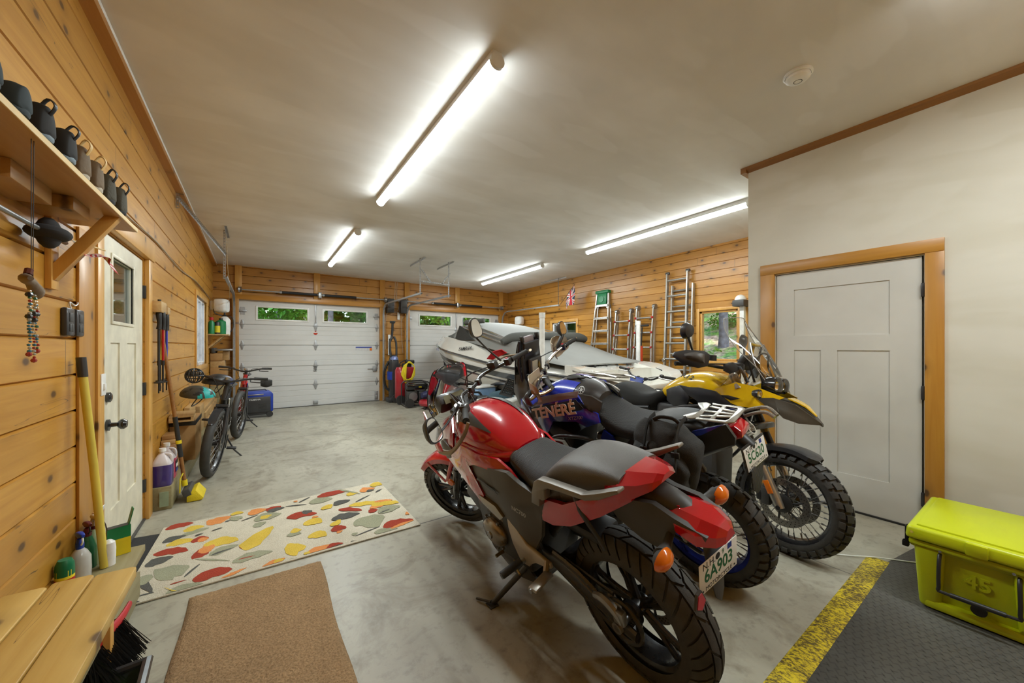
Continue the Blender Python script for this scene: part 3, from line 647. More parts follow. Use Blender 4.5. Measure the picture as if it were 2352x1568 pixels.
# diamond plate anti-fatigue mat
b = NB('diamond mat'); p = b.pos(); x, y, z = b.sep(b.map(p, (1, 1, 1), (0, 0, .05)))
def bars(ang, ox):
    v = b.map(p, (1, 1, 1), (0, 0, ang), (ox, ox * .5, 0)); x, y, z = b.sep(v); fx = b.M('ABSOLUTE', b.M('SUBTRACT', b.M('FRACT', b.M('DIVIDE', x, .032)), .5)); fy = b.M('ABSOLUTE', b.M('SUBTRACT', b.M('FRACT', b.M('DIVIDE', b.M('ADD', y, b.M('MULTIPLY', b.M('FLOOR', b.M('DIVIDE', x, .032)), .016)), .032)), .5))
    return b.M('MULTIPLY', b.M('LESS_THAN', fx, .36), b.M('LESS_THAN', fy, .085))
h = b.M('ADD', bars(R(50), 0), bars(R(-40), .016)); n = b.noise(p, 5, 3); b.bump(h, .8, .004)
M_mat = b.fin(b.mix(b.M('MINIMUM', b.M('MULTIPLY', h, .45), 1), b.mix(b.ramp(n, .3, .7), H('4A4843'), H('54524B')), H('25231F')), .6)
b = NB('worn yellow'); p = b.pos(); n = b.noise(b.map(p, (1, .6, 1), (0, 0, .7)), 85, 6, .75); n2 = b.noise(p, 8, 3)
wy = b.M('ADD', b.ramp(n, .42, .60), b.ramp(n2, .3, .7, -.35, .25)); b.bump(n, .8, .004)
M_wy = b.fin(b.mix(b.ramp(wy, .1, .8), H('5A4A20'), b.mix(n2, H('C9AC10'), H('EBD32A'))), .6)
t = thing('anti_fatigue_mat', (0, 0, 0), 'dark grey diamond plate floor mat with worn yellow border', 'mat')
MB(M_mat).prism([(.9, -.6), (3.75, -.6), (3.75, .46), (3.25, .545), (1.72, .535), (.9, .52)], .001, .011, pl='xy', bev=.002).build('mat_field', t)
mb = MB(M_wy); V = []
for x in (.9, 1.75, 3.25): 
    y0 = .52 + (.015 if x > 1 else 0) * min(1, (x - .9) / .85); V += [(x, y0, .0112), (x, y0 + .08, .011), (x, y0 + .105, .0015), (x, y0, .0015)]
mb.add(V, [(0, 1, 5, 4), (1, 2, 6, 5), (4, 5, 9, 8), (5, 6, 10, 9), (3, 0, 4, 7), (2, 3, 7, 6), (7, 4, 8, 11), (6, 7, 11, 10), (0, 3, 2, 1), (8, 9, 10, 11)]); mb.build('border_strip', t)
o = MB(M_whitep).tube([(2.95, .98, .006), (3.12, .745, .006), (3.25, .60, .014), (3.4, .42, .014), (3.5, .40, .012), (3.75, .33, .012), (3.9, .10, .05), (3.97, 0, .3), (3.99, -.1, .55)], .004, k=6, n=6).build('extension_cord'); tag(o, 'thin white power cord on the floor behind the yellow green cooler', 'cord')

# ================================================================ cooler
M_cool = mat('chartreuse rotomoulded plastic', H('BCC613'), .34, var=.03, bump=.1, bsc=150)
def rbox(mb, x0, x1, y0, y1, z0, z1, t0, bev, m=None):
    """tapered box: t0 = inset at the bottom"""
    b = bmesh.new(); bmesh.ops.create_cube(b, size=1)
    for v in b.verts:
        i = t0 if v.co.z < 0 else 0; sx, sy = (1 if v.co.x > 0 else -1), (1 if v.co.y > 0 else -1)
        v.co = Vector(((x1 - i if sx > 0 else x0 + i), (y1 - i if sy > 0 else y0 + i), z1 if v.co.z > 0 else z0))
    bmesh.ops.bevel(b, geom=b.edges[:], offset=bev, segments=3, affect='EDGES', profile=.5); return mb.bm(b, m)
t = thing('cooler', (2.80, -.055, .012), 'bright yellow green hard cooler box on the grey floor mat', 'cooler', rot=(0, 0, R(-1)))
rr = MB(M_cool)
rbox(rr, .05, .62, .03, .42, .015, .335, .022, .03)
for y in (.035, .345): rbox(rr, .022, .1, y - .02, y + .09, 0.0, .325, .018, .022)    # corner pillars of the end face
rr.bb((.03, .0, .30), (.66, .45, .34), bev=.012); rr.bb((.012, .0, .318), (.655, .45, .345), bev=.008)
rr.bb((.035, .06, .004), (.62, .40, .05), bev=.015)
rr.text('45', .085, M_cool, axm((.055, .225, .2), (-1, 0, 0)) @ TR(r=(0, 0, 0)), .003, True); rr.build('body', t)
ld = MB(M_cool); rbox(ld, 0, .665, -.012, .455, .35, .415, -.006, .016); ld.bb((.03, .02, .40), (.635, .425, .425), bev=.01); ld.bb((-.012, .19, .348), (.03, .26, .41), bev=.008)
for y in (.0, .43): ld.cyl((.0, y + .006, .385), (-.004, y + .006, .385), .007, M_chrome, n=10)
ld.build('lid', t)
h = MB(M_black); h.tube([(.035, .105, .30), (.0, .105, .285), (-.012, .103, .15), (-.012, .12, .13), (-.012, .325, .13), (-.012, .342, .15), (.0, .342, .285), (.035, .342, .30)], .0075, k=3, n=8); h.cyl((-.012, .14, .13), (-.012, .305, .13), .011); h.build('rope_handle', t)
MB(M_black).lathe([(0, -.02), (.026, -.018), (.026, .012), (0, .012)], None, axm((.03, .22, .09), (-1, 0, 0)), 20).build('drain_plug', t)
for y in (.12, .34): MB(M_chrome).cyl((.012, y, .322), (.002, y, .322), .006, n=10).build('screw', t); MB(M_black).bb((.02, .45, .30), (.06, .465, .40), bev=.005).bb((.02, .45, .29), (.05, .475, .32), bev=.004).build('lid_latch', t)

# ================================================================ garage door hardware
M_spring = mat('torsion spring', (.03, .03, .032), .5, .6, bump=.6, bsc=160)
def track(name, x, side, label, wall=True):
    t = thing(name, (x, 0, 0), label, 'garage door track', 'garage door tracks'); y0 = 9.42
    P = [(0, y0, .02), (0, y0, 1.2), (0, y0, 2.17), (0, y0 - .05, 2.30), (0, y0 - .16, 2.39), (0, y0 - .32, 2.42), (0, 8.2, 2.41), (0, 6.84, 2.40)]
    m = MB(M_galv); N = cr(P[2:6], 4); N = P[:2] + [p for p in N] + P[6:]
    for s0, s1 in (((-.02, 0), (-.02, .03)), ((.018, 0), (.018, .03)), ((-.02, 0), (.018, 0))):
        V = []; F = []
        for i, p in enumerate(N):
            a = N[max(i - 1, 0)]; c = N[min(i + 1, len(N) - 1)]; tx = Vector((0, c[1] - a[1], c[2] - a[2])).normalized(); nn = Vector((0, tx.z, -tx.y))
            for q in (s0, s1): V.append(Vector(p) + Vector((q[0], 0, 0)) + nn * (q[1] - .015))
        for i in range(len(N) - 1): F.append((2 * i, 2 * i + 1, 2 * i + 3, 2 * i + 2))
        m.add(V, F)
        m.add([v + Vector((.002, .001, .001)) for v in V], F)
    m.build('rail', t)
    def angle(nm, a, b_, w_=.028):
        """perforated angle iron"""
        A, B_ = Vector(a), Vector(b_); d = (B_ - A).normalized(); L = (B_ - A).length; u = Vector((0, 1, 0)) if abs(d.y) < .8 else Vector((1, 0, 0)); u = (u - d * u.dot(d)).normalized(); v = d.cross(u)
        m = MB(M_galv); k = max(2, int(L / .04)); h_ = L / k
        for e in (u, v):
            for s0, s1 in ((0, .3), (.7, 1)): m.add([A + e * w_ * s0, A + e * w_ * s1, B_ + e * w_ * s1, B_ + e * w_ * s0], [(0, 1, 2, 3)])
            for i in range(k + 1):
                p0 = A + d * max(0, h_ * i - .012); p1 = A + d * min(L, h_ * i + .012); m.add([p0 + e * w_ * .3, p0 + e * w_ * .7, p1 + e * w_ * .7, p1 + e * w_ * .3], [(0, 1, 2, 3)])
        m.build(nm, t, flat=True)
    angle('hanger_strap', (0, 6.86, 2.36), (0, 6.86, zc(6.9) - .002))
    return t, angle
t, a = track('door_track', -.375, -1, 'galvanised garage door track beside the left wall')
a('ceiling_angle', (.0, 6.62, zc(6.7) - .004), (.0, 7.3, zc(7.3) - .004)); a('diagonal_brace', (-.34, 5.35, 3.0), (0, 6.84, 2.72)); a('wall_strap', (-.34, 5.33, 3.02), (-.34, 5.33, 2.86))
t, a = track('door_track', 2.62, 1, 'garage door track on the right side of the left garage door')
a('ceiling_angle', (.03, 6.72, zc(6.8) - .004), (.03, 7.55, zc(7.5) - .004)); a('cross_bar', (0, 6.84, 2.62), (.6, 6.84, 2.6)); a('diagonal_brace', (0, 6.84, 2.86), (.18, 6.84, 2.63))
t, a = track('door_track', 3.22, 1, 'garage door track on the left side of the right garage door')
a('ceiling_angle', (.03, 6.72, zc(6.8) - .004), (.03, 7.55, zc(7.5) - .004)); a('diagonal_brace', (0, 6.84, 2.86), (-.18, 6.84, 2.63))
t, a = track('door_track', 6.2, 1, 'garage door track along the wooden right wall')
a('ceiling_angle', (.03, 6.62, zc(6.8) - .004), (.03, 7.6, zc(7.5) - .004))
for x0, x1, lab in ((-.33, 2.72, 'left'), (3.16, 6.22, 'right')):
    t = thing('torsion_spring_shaft', (0, 9.42, 2.545), 'steel torsion shaft with black springs above the %s garage door' % lab, 'garage door spring', 'torsion shafts'); xm = (x0 + x1) / 2
    MB(M_galv).cyl((x0, 0, 0), (x1, 0, 0), .014, n=10).build('shaft', t)
    for a_, b_ in ((xm - .78, xm - .05), (xm + .05, xm + .78)): MB(M_spring).cyl((a_, 0, 0), (b_, 0, 0), .029, n=14).cyl((a_, 0, 0), (a_ + .04, 0, 0), .034, M_steel).build('torsion_spring', t)
    MB(M_steel).bb((xm - .035, -.02, -.07), (xm + .035, .085, .06), bev=.006).build('center_bracket', t)
    for x in (x0 + .05, x1 - .05): MB(M_steel).lathe([(.02, -.03), (.06, -.028), (.05, 0), (.06, .028), (.02, .03)], None, axm((x, 0, 0), (1, 0, 0)), 18).bb((x - .008, 0, -.06), (x + .008, .085, .06)).build('cable_drum', t)
for x, lab in ((2.79, 'left'), (3.12, 'right')):
    t = thing('door_opener', (x, 9.43, 2.41), 'black wall mounted garage door opener, %s one of the two between the doors' % lab, 'door opener', 'garage door openers')
    MB(M_satin).bb((-.085, -.09, -.19), (.085, .1, .17), bev=.02).build('housing', t); MB(M_grey).bb((-.07, -.097, -.02), (.07, -.088, .15), bev=.006).build('front_panel', t)
    MB(M_steel).cyl((-.12, 0, .13), (.12, 0, .13), .02, n=10).build('coupler', t)
mb = MB(mat('wire white', (.6, .57, .5), .5)); mb.tube([(2.95, 9.53, 3.03), (2.93, 9.53, 2.6), (2.86, 9.52, 2.55)], .005, n=5, k=3).tube([(3.0, 9.53, 3.03), (2.99, 9.53, 2.6), (3.05, 9.52, 2.5), (2.98, 9.52, 2.25), (2.72, 9.53, 2.18), (2.7, 9.53, 1.3)], .005, n=5, k=3).tube([(3.24, 9.53, 2.2), (3.1, 9.53, 2.0), (3.15, 9.53, 1.2)], .004, n=5, k=3)
tag(mb.build('wiring'), 'white wires on the wooden wall between the two garage doors', 'wire')
t = thing('power_outlet_strip', (2.79, 9.53, 1.45), 'cream upright power strip on the post between the garage doors', 'power strip'); MB(M_whitep).bb((-.03, -.03, -.3), (.03, .0, .22), bev=.006).build('case', t); MB(M_black).bb((-.012, -.034, .08), (.012, -.029, .12)).bb((-.012, -.034, 0), (.012, -.029, .04)).build('socket', t)
o = MB(M_whitep).bb((3.0, 9.5, 2.06), (3.06, 9.55, 2.26), bev=.01).build('junction_box'); tag(o, 'small white outlet box between the two garage door openers', 'outlet')
# ================================================================ wheels and bike pieces
M_tire = mat('tyre rubber', (.042, .040, .036), .62, var=.25, sc_=20, bump=.25, bsc=220)
M_mesh = None
b = NB('mesh seat cover'); p = b.pos(); x, y, z = b.sep(p)
wv = b.n('TexWave', bands_direction='X'); b.l(b.map(p, (1, .5, 1)), wv.inputs[0]); wv.inputs['Scale'].default_value = 45; wv.inputs['Distortion'].default_value = 1.2; wv.inputs['Detail'].default_value = 1; wv.inputs['Detail Scale'].default_value = 1.5
b.bump(wv.outputs[1], .9, .004); M_ribs = b.fin(b.mix(wv.outputs[1], (.008, .008, .008), (.05, .048, .045)), .6)
b = NB('honeycomb seat cover'); p = b.pos(); vo = b.vor(p, 130, rnd=.25); b.bump(vo.outputs['Distance'], .7, .003); M_honey = b.fin(b.mix(b.ramp(vo.outputs['Distance'], .1, .6), (.006, .006, .006), (.018, .0175, .017)), .75)
M_vinyl = mat('seat vinyl', H('55524D'), .42, var=.06, bump=.25, bsc=500)
M_bvinyl = mat('black seat vinyl', (.014, .014, .013), .5, var=.06, bump=.2, bsc=400)
M_titan = mat('grey body plastic', H('47433B'), .42, .1, var=.05)
M_silv = mat('silver paint', H('A9A49B'), .3, .7, var=.05)
M_case = mat('engine alloy', H('8A8073'), .25, .85, var=.1)
M_pipe = mat('exhaust pipe', H('4A443C'), .3, .8)
M_frame = mat('frame black', (.015, .015, .016), .28, 0, .5)
M_disc = mat('brake disc steel', (.35, .34, .32), .3, 1.)
M_gold = mat('fork gold', H('8E7C4E'), .3, .9)
M_plate = mat('plate white', (.75, .76, .74), .4, var=.03); M_pgreen = mat('plate green', H('14603A'), .5); M_ink = mat('black ink', (.01, .01, .01), .5)
M_smoke = glass_mat('smoked screen', (.78, .78, .78), .05); M_clear = glass_mat('clear screen', (.9, .88, .84), .09)
M_bluep = mat('blue paint', H('1A2FA6'), .25, 0, .9, var=.05); M_yelp = mat('yellow paint', H('E3B80E'), .25, 0, .9, var=.04)
M_lampg = mat('lamp reflector', (.8, .8, .78), .1, 1.)

def tyre_mesh(Rt, w_, style, m=None):
    m = m or M_tire; mb = MB(m); hs = w_ * .46; Rc = Rt - hs; T = axm((0, 0, 0), (0, 1, 0), (1, 0, 0))
    def P(a, bb, h=0.):
        r = Rc + (hs + h) * math.cos(bb); l = (w_ / 2 + h) * math.sin(bb); return (r * math.cos(a), l, r * math.sin(a))
    n = 64; rings = []; bs = [R(d) for d in (-118, -100, -80, -60, -40, -20, 0, 20, 40, 60, 80, 100, 118)]; base = 0. if style in ('slick', 'bike') else -.0055
    for i in range(n): rings.append([P(2 * PI * i / n, q, base if abs(q) < R(85) else 0) for q in bs])
    k = len(bs); V = [p for r in rings for p in r]; F = []
    for i in range(n):
        for j in range(k - 1): i2 = (i + 1) % n; F.append((i * k + j, i * k + j + 1, i2 * k + j + 1, i2 * k + j))
    mb.add(V, F)
    def patch(a0, a1, b0, b1, sk, h, hb=-.008):
        na, nb = 3, 3; g = []
        for i in range(na + 1):
            for j in range(nb + 1):
                u, v = i / na, j / nb; bb = b0 + (b1 - b0) * v; aa = a0 + (a1 - a0) * u + sk * v; g.append((aa, bb))
        V = [P(a, q, h) for a, q in g]; F = [(i * 4 + j, i * 4 + j + 1, i * 4 + j + 5, i * 4 + j + 4) for i in range(3) for j in range(3)]
        bd = [0, 1, 2, 3, 7, 11, 15, 14, 13, 12, 8, 4]; e = .06 * (a1 - a0)
        V += [P(g[q][0], g[q][1], hb) for q in bd]; F += [(bd[i], bd[(i + 1) % 12], 16 + (i + 1) % 12, 16 + i) for i in range(12)]; mb.add(V, F)
    if style == 'knob':
        N = round(2 * PI * Rt / .062); s_ = 2 * PI / N
        for i in range(N):
            a = i * s_
            for q0, q1, o, f in ((-80, -50, .35, .62), (-42, -4, .0, .68), (4, 42, .5, .68), (50, 80, .85, .62)): patch(a + o * s_, a + (o + f) * s_, R(q0), R(q1), .1 * s_ * (1 if q0 > 0 else -1), .0065)
    elif style == 'dual':
        N = 17; s_ = 2 * PI / N
        for i in range(N):
            a = i * s_
            patch(a + .02 * s_, a + .90 * s_, R(-24), R(-3), .30 * s_, .002); patch(a + .5 * s_, a + 1.38 * s_, R(3), R(24), -.30 * s_, .002)
            for sg in (-1, 1):
                o = 0 if sg < 0 else .5
                for c in (0, .5): patch(a + (o + c + .02) * s_, a + (o + c + .42) * s_, sg * R(29), sg * R(84), .42 * s_, .002)
    return mb
def wheel(par, T, Rt, w_, style, kind, rim_r, name, mrim=None, disc=(.16, 1), disc2=None, hole=True):
    """kind: 'cast' or 'wire'; T places the wheel centre (axle along y)"""
    mrim = mrim or M_frame; S = T @ axm((0, 0, 0), (0, 1, 0), (1, 0, 0)); hw = w_ * .34
    m = MB(mrim); m.lathe([(rim_r - .018, -hw * .8), (rim_r - .004, -hw), (rim_r + .012, -hw * 1.12), (rim_r + .012, -hw * .9), (rim_r - .012, -hw * .3), (rim_r - .018, 0), (rim_r - .012, hw * .3), (rim_r + .012, hw * .9), (rim_r + .012, hw * 1.12), (rim_r - .004, hw), (rim_r - .018, hw * .8), (rim_r - .026, 0), (rim_r - .018, -hw * .8)], None, S, 56)
    m.lathe([(.012, -.06), (.045, -.06), (.05, -.045), (.034, -.03), (.034, .03), (.05, .045), (.045, .06), (.012, .06)], None, S, 24)
    if kind == 'cast':
        for i in range(10):
            a = 2 * PI * (i // 2) / 5 + (.17 if i % 2 else -.17); c, q = math.cos(a), math.sin(a); a2 = 2 * PI * (i // 2) / 5 + (.05 if i % 2 else -.05)
            m.tube([(.03 * math.cos(a2), 0, .03 * math.sin(a2)), (.5 * rim_r * math.cos((a + a2) / 2), 0, .5 * rim_r * math.sin((a + a2) / 2)), (rim_r * c * .97, 0, rim_r * q * .97)], [.021, .0165, .0165], n=8, sq=.7, k=2, T=T)
    wo_ = m.build(name, par)
    if kind == 'wire':
        m = MB(M_steel); N = 36
        for i in range(N):
            a = 2 * PI * i / N; sg = 1 if i % 2 else -1; o = (.5 if i % 4 < 2 else -.5); m.tube([(.045 * math.cos(a + o * 1.7), sg * .045, .045 * math.sin(a + o * 1.7)), ((rim_r - .02) * math.cos(a), sg * .004, (rim_r - .02) * math.sin(a))], .0022, n=5, T=T)
            m.tube([((rim_r - .055) * math.cos(a), sg * .007, (rim_r - .055) * math.sin(a)), ((rim_r - .02) * math.cos(a), sg * .004, (rim_r - .02) * math.sin(a))], .0035, n=5, T=T)
        m.build('spokes', wo_)
    t = tyre_mesh(Rt, w_, style); t.v = [tuple(T @ Vector(v)) for v in t.v]; t.build('tire', wo_)
    for rd, sd in [disc] + ([disc2] if disc2 else []):
        if not rd: continue
        m = MB(M_disc); D = T @ axm((0, sd * .062, 0), (0, 1, 0), (1, 0, 0)); n = 48; V = []; F = []
        m.lathe([(rd * .72, -.0025), (rd, -.0025), (rd, .0025), (rd * .72, .0025), (rd * .72, -.0025)], None, D, 48)
        for i in range(30):
            a = 2 * PI * i / 30
            for r_, o in ((.79, 0), (.86, .07), (.93, .14)): m.cyl(D @ Vector((rd * r_ * math.cos(a + o), rd * r_ * math.sin(a + o), -.003)), D @ Vector((rd * r_ * math.cos(a + o), rd * r_ * math.sin(a + o), .003)), .0035, M_black, n=6)
        for i in range(6):
            a = 2 * PI * i / 6; m.tube([(.04 * math.cos(a), .0, .04 * math.sin(a)), (rd * .55 * math.cos(a + .25), 0, rd * .55 * math.sin(a + .25)), (rd * .76 * math.cos(a + .3), 0, rd * .76 * math.sin(a + .3))], .007, M_satin, n=6, sq=.5, T=T @ Matrix.Translation((0, sd * .062, 0)))
        m.build('brake_disc', wo_)
    return wo_
def steer(A, deg, rake=27):
    k = Vector((-math.sin(R(rake)), 0, math.cos(R(rake)))); A = Vector(A)
    return Matrix.Translation(A) @ Matrix.Rotation(R(deg), 4, k) @ Matrix.Translation(-A)
def plate(par, T, l1, num, low, mt):
    """licence plate, local x right, y up, z toward the reader"""
    T = T @ Matrix.Rotation(R(mt), 4, 'Y') @ Matrix.Diagonal((1.13, 1.13, 1, 1))
    m = MB(M_plate); m.prism([(-.089, -.05), (.089, -.05), (.089, .05), (-.089, .05)], -.001, .001, pl='xy', bev=.0009, T=T)
    m.text('N.H.', .030, M_ink, T @ TR((-.045, .034, .0012)), .0003); m.text(num, .058, M_pgreen, T @ TR((0, -.001, .0012)), .0003, True, .88); m.text(low, .019, M_ink, T @ TR((0, -.039, .0012)), .0003)
    m.lathe([(0, .0014), (.0105, .0014)], M_ink, T @ TR((-.005, .036, 0)), 16); m.text('9', .022, M_pgreen, T @ TR((.02, .036, .0012)), .0003); m.box((.052, .038, .0012), (.02, .018, .0004), M_blue, T=T)
    for x in (-.075, .075): m.lathe([(0, .0016), (.0035, .0016)], M_ink, T @ TR((x, -.04, 0)), 8)
    return m.build('license_plate', par)
def indicator(par, a, b_, name='turn_signal', body=None):
    a, b_ = Vector(a), Vector(b_); d = (b_ - a).normalized(); m = MB(body or M_grey)
    m.tube([a, a + (b_ - a) * .55, b_], [.013, .015, .03], n=12, k=3); T = axm(b_ + d * .012, (-1, 0, -.1)); 
    m.lathe([(0, -.02), (.02, -.018), (.036, 0)], None, T @ Matrix.Diagonal((1.2, .95, 1, 1)), 20); o = m.build(name, par)
    MB(M_orange).lathe([(.036, 0), (.034, .008), (.026, .02), (.012, .027), (0, .029)], None, T @ Matrix.Diagonal((1.2, .95, 1, 1)), 20).build('amber_lens', o); return o
def mirror(par, base, head, d, w_, h_, m=None, rnd_=False, stem=.006):
    """stem from base to head; glass faces direction d (towards the rider)"""
    base, head = Vector(base), Vector(head); end = head + Vector((0, 0, -h_ * .42)) - Vector(d).normalized() * .02; mid = (base + end) / 2 + Vector((0, 0, -.01)); s_ = MB(m or M_satin); s_.tube([base, mid, end], [stem * 1.3, stem, stem * 1.2], n=8, k=4)
    T = axm(head, d); n = 24
    def out(k, z): 
        P = []
        for i in range(n):
            a = 2 * PI * i / n; c, q = math.cos(a), math.sin(a); e = 2 if rnd_ else 2.9; x = abs(c) ** (2 / e) * (1 if c > 0 else -1) * w_ / 2 * k; y = abs(q) ** (2 / e) * (1 if q > 0 else -1) * h_ / 2 * k
            if not rnd_: x *= 1 - .22 * (y / h_ * 2)
            P.append((x, y, z))
        return P
    s_.loft([out(.3, -.038), out(.75, -.03), out(1, -.006), out(1, .006), out(.9, .006)], T=T); o = s_.build('mirror', par)
    g = MB(M_mirror); g.add(out(.88, .0078), [tuple(range(n))], T=T); g.build('mirror_glass', o); return o
def skin(S, m, f, off=.002, n=14, mb=None, k=6):
    """strip lying on the sloft body S: f(x) -> (angle0, angle1) in degrees"""
    mb = mb or MB(m); rs = cr(S, k); V = []; cnt = 0
    for x, y, z, hw, hu, hd, ex in rs:
        r = f(x)
        if r is None: continue
        cnt += 1
        for j in range(n + 1):
            a = R(r[0] + (r[1] - r[0]) * j / n); c, q = math.cos(a), math.sin(a)
            V.append((x, y + abs(c) ** (2 / ex) * (1 if c > 0 else -1) * (hw + off), z + abs(q) ** (2 / ex) * (1 if q > 0 else -1) * ((hu if q > 0 else hd) + off)))
    mb.add(V, [(i * (n + 1) + j, i * (n + 1) + j + 1, (i + 1) * (n + 1) + j + 1, (i + 1) * (n + 1) + j) for i in range(cnt - 1) for j in range(n)], m); return mb
def fender(Rr, w_, a0, a1, m, T, name, par, th=.003, drop=.03):
    mb = MB(m); n = 22; rings = []
    for i in range(n + 1):
        a = R(a0 + (a1 - a0) * i / n); e = min(1, min(i, n - i) / 3 + .45); ww = w_ * e
        P = [(-ww / 2, -drop * 1.3), (-ww / 2 * .98, -drop * .4), (-ww / 2 * .7, -.006), (0, 0), (ww / 2 * .7, -.006), (ww / 2 * .98, -drop * .4), (ww / 2, -drop * 1.3), (ww / 2 - th, -drop * 1.3), (ww / 2 * .65, -.006 - th), (0, -th), (-ww / 2 * .65, -.006 - th), (-ww / 2 + th, -drop * 1.3)]
        rings.append([((Rr + q) * math.cos(a), l, (Rr + q) * math.sin(a)) for l, q in P])
    mb.loft(rings, T=T); return mb.build(name, par)

# ================================================================ red naked motorcycle
def place(x, y, hd, lean, name, label):
    o = thing(name, (0, 0, 0), label, 'motorcycle')
    h, l = R(hd), R(lean); fw = Vector((math.cos(h), math.sin(h), 0)); lf = Vector((-math.sin(h), math.cos(h), 0)); up = Vector((0, 0, 1))
    L_, U_ = lf * math.cos(l) - up * math.sin(l), up * math.cos(l) + lf * math.sin(l)
    M = Matrix((fw, L_, U_)).transposed().to_4x4(); o.location = (x, y, .006); o.rotation_euler = M.to_euler(); return o
B = place(1.36, .93, 90.5, 14.5, 'motorcycle', 'red motorcycle with grey passenger seat, nearest of the three, on its side stand')
I4 = Matrix.Identity(4)
wheel(B, TR((0, 0, .318)), .318, .155, 'dual', 'cast', .222, 'rear_wheel', disc=(.12, -1))
A = (1.20, 0, .98); S = steer(A, 28); FW = S @ TR((1.575, 0, .305))
wheel(B, FW, .305, .12, 'dual', 'cast', .222, 'front_wheel', disc=(.155, -1))
# tank cover
TK = [(.55, 0, .885, .07, .02, .04, 2.2), (.59, 0, .885, .12, .055, .05, 2.2), (.67, 0, .895, .155, .10, .06, 2.3), (.76, 0, .90, .180, .14, .06, 2.3), (.88, 0, .91, .193, .16, .06, 2.3), (.98, 0, .92, .182, .15, .06, 2.3), (1.07, 0, .93, .15, .11, .06, 2.2), (1.13, 0, .93, .10, .06, .05, 2)]
o = MB(M_redp).sloft(TK, n=32).build('tank_cover', B)
def stripf(s_):
    def f(x):
        if x < .68: return None
        u = (x - .68) / .40; wd = 3 + 34 * min(1, u * 1.25); c = 42 + 8 * u if s_ > 0 else 124 - 6 * u; return (c - wd / 2, c + wd / 2)
    return f
for s_ in (1, -1): skin(TK, M_titan, stripf(s_), .0035).build('tank_strip', o)
MB(M_ink).ring((.80, 0, .9155), (1, 0, 0), .001, .001).tube([(.955, .2, .90), (.93, .199, .97), (.92, .15, 1.05)], .0015, n=5, k=3).build('panel_seam', o)
MB(M_redp).sloft([(.54, 0, .865, .08, .02, .03, 2.4), (.59, 0, .865, .14, .035, .05, 2.6), (.7, 0, .86, .185, .045, .06, 2.6), (.9, 0, .86, .205, .06, .06, 2.6), (1.0, 0, .87, .195, .05, .05, 2.6), (1.08, 0, .9, .14, .03, .03, 2.4)], n=28).build('tank_shroud', B)
m = MB(M_redp); m.panel([(1.19, .19, .735), (1.08, .205, .79), (1.0, .205, .86), (.9, .215, .895), (.74, .20, .875), (.60, .17, .87), (.52, .16, .83), (.465, .16, .79), (.62, .195, .81), (.78, .215, .81), (.885, .21, .77), (.86, .205, .715), (.78, .20, .625), (.825, .20, .565), (.93, .20, .62)], .012, bulge=.012, mirror=True); m.build('side_fairing', B)
m = MB(M_black); m.panel([(.93, .203, .70), (.90, .2035, .695), (.835, .201, .615), (.855, .201, .61)], .002); m.build('vent_slot', B)
m = MB(M_titan); m.panel([(.93, .185, .76), (.85, .198, .80), (.66, .20, .82), (.50, .195, .84), (.44, .18, .80), (.30, .17, .765), (.27, .165, .73), (.33, .165, .64), (.36, .165, .55), (.44, .17, .44), (.52, .18, .46), (.60, .19, .555), (.67, .19, .61), (.78, .19, .62)], .02, bulge=.014, mirror=True); m.build('side_cover', B)
m = MB(M_black); m.panel([(.80, .2115, .72), (.78, .212, .735), (.62, .211, .715), (.60, .2105, .70)], .002); m.build('cover_slot', B)
MB(M_silv).text('NC700', .032, M_silv, TR((.435, .212, .675)) @ Matrix(((-1, 0, 0, 0), (0, 0, 1, 0), (0, 1, 0, 0), (0, 0, 0, 1))), .0006, False, 1.15, .2).build('lettering', B)
MB(M_silv).panel([(.83, .206, .615), (.815, .206, .575), (.66, .2, .53), (.62, .2, .56), (.68, .2, .60)], .02, bulge=.006, mirror=True).build('fairing_trim', B)
# seats
SE = [(.64, 0, .87, .06, .04, .05, 2.6), (.58, 0, .855, .115, .045, .08, 2.6), (.46, 0, .83, .135, .045, .11, 2.6), (.36, 0, .815, .155, .05, .11, 2.6), (.27, 0, .82, .16, .06, .10, 2.6), (.20, 0, .84, .15, .075, .10, 2.4), (.15, 0, .86, .12, .07, .08, 2.4)]
o = MB(M_titan).sloft(SE, n=28).build('rider_seat', B)
skin(SE, M_ribs, lambda x: (25 - 12 * math.sin((x - .2) * 8), 155 + 12 * math.sin((x - .2) * 8)) if .19 < x < .545 else None, .006, 20).build('seat_mesh', o)
MB(M_vinyl).sloft([(.315, 0, .83, .10, .02, .06, 2.8), (.275, 0, .845, .14, .045, .12, 3), (.20, 0, .865, .145, .085, .12, 3.4), (.13, 0, .88, .145, .092, .11, 3.6), (.04, 0, .90, .14, .080, .09, 3.6), (-.05, 0, .92, .125, .055, .06, 3.6), (-.105, 0, .93, .115, .035, .03, 3.6)], n=32).build('passenger_seat', B)
m = MB(M_redp); m.loft([[(x, a * w_, z) for a, w_, z in ((1, w1 * .5, zt), (1, w1, zc_), (1, w2, zb_), (-1, w2, zb_), (-1, w1, zc_), (-1, w1 * .5, zt))] + [] for x, w1, zc_, w2, zb_, zt in ((-.05, .125, .925, .13, .85, .93), (-.10, .122, .94, .12, .87, .966), (-.16, .095, .945, .10, .905, .972), (-.205, .06, .955, .07, .93, .974), (-.222, .03, .958, .04, .948, .968))])
m.panel([(.345, .165, .76), (.365, .165, .65), (.25, .165, .66), (.14, .16, .70), (-.02, .145, .80), (-.14, .105, .885), (-.15, .10, .93), (-.07, .13, .93), (.03, .155, .86), (.16, .165, .79)], .02, bulge=.008, mirror=True); m.build('tail_fairing', B, ang=22)
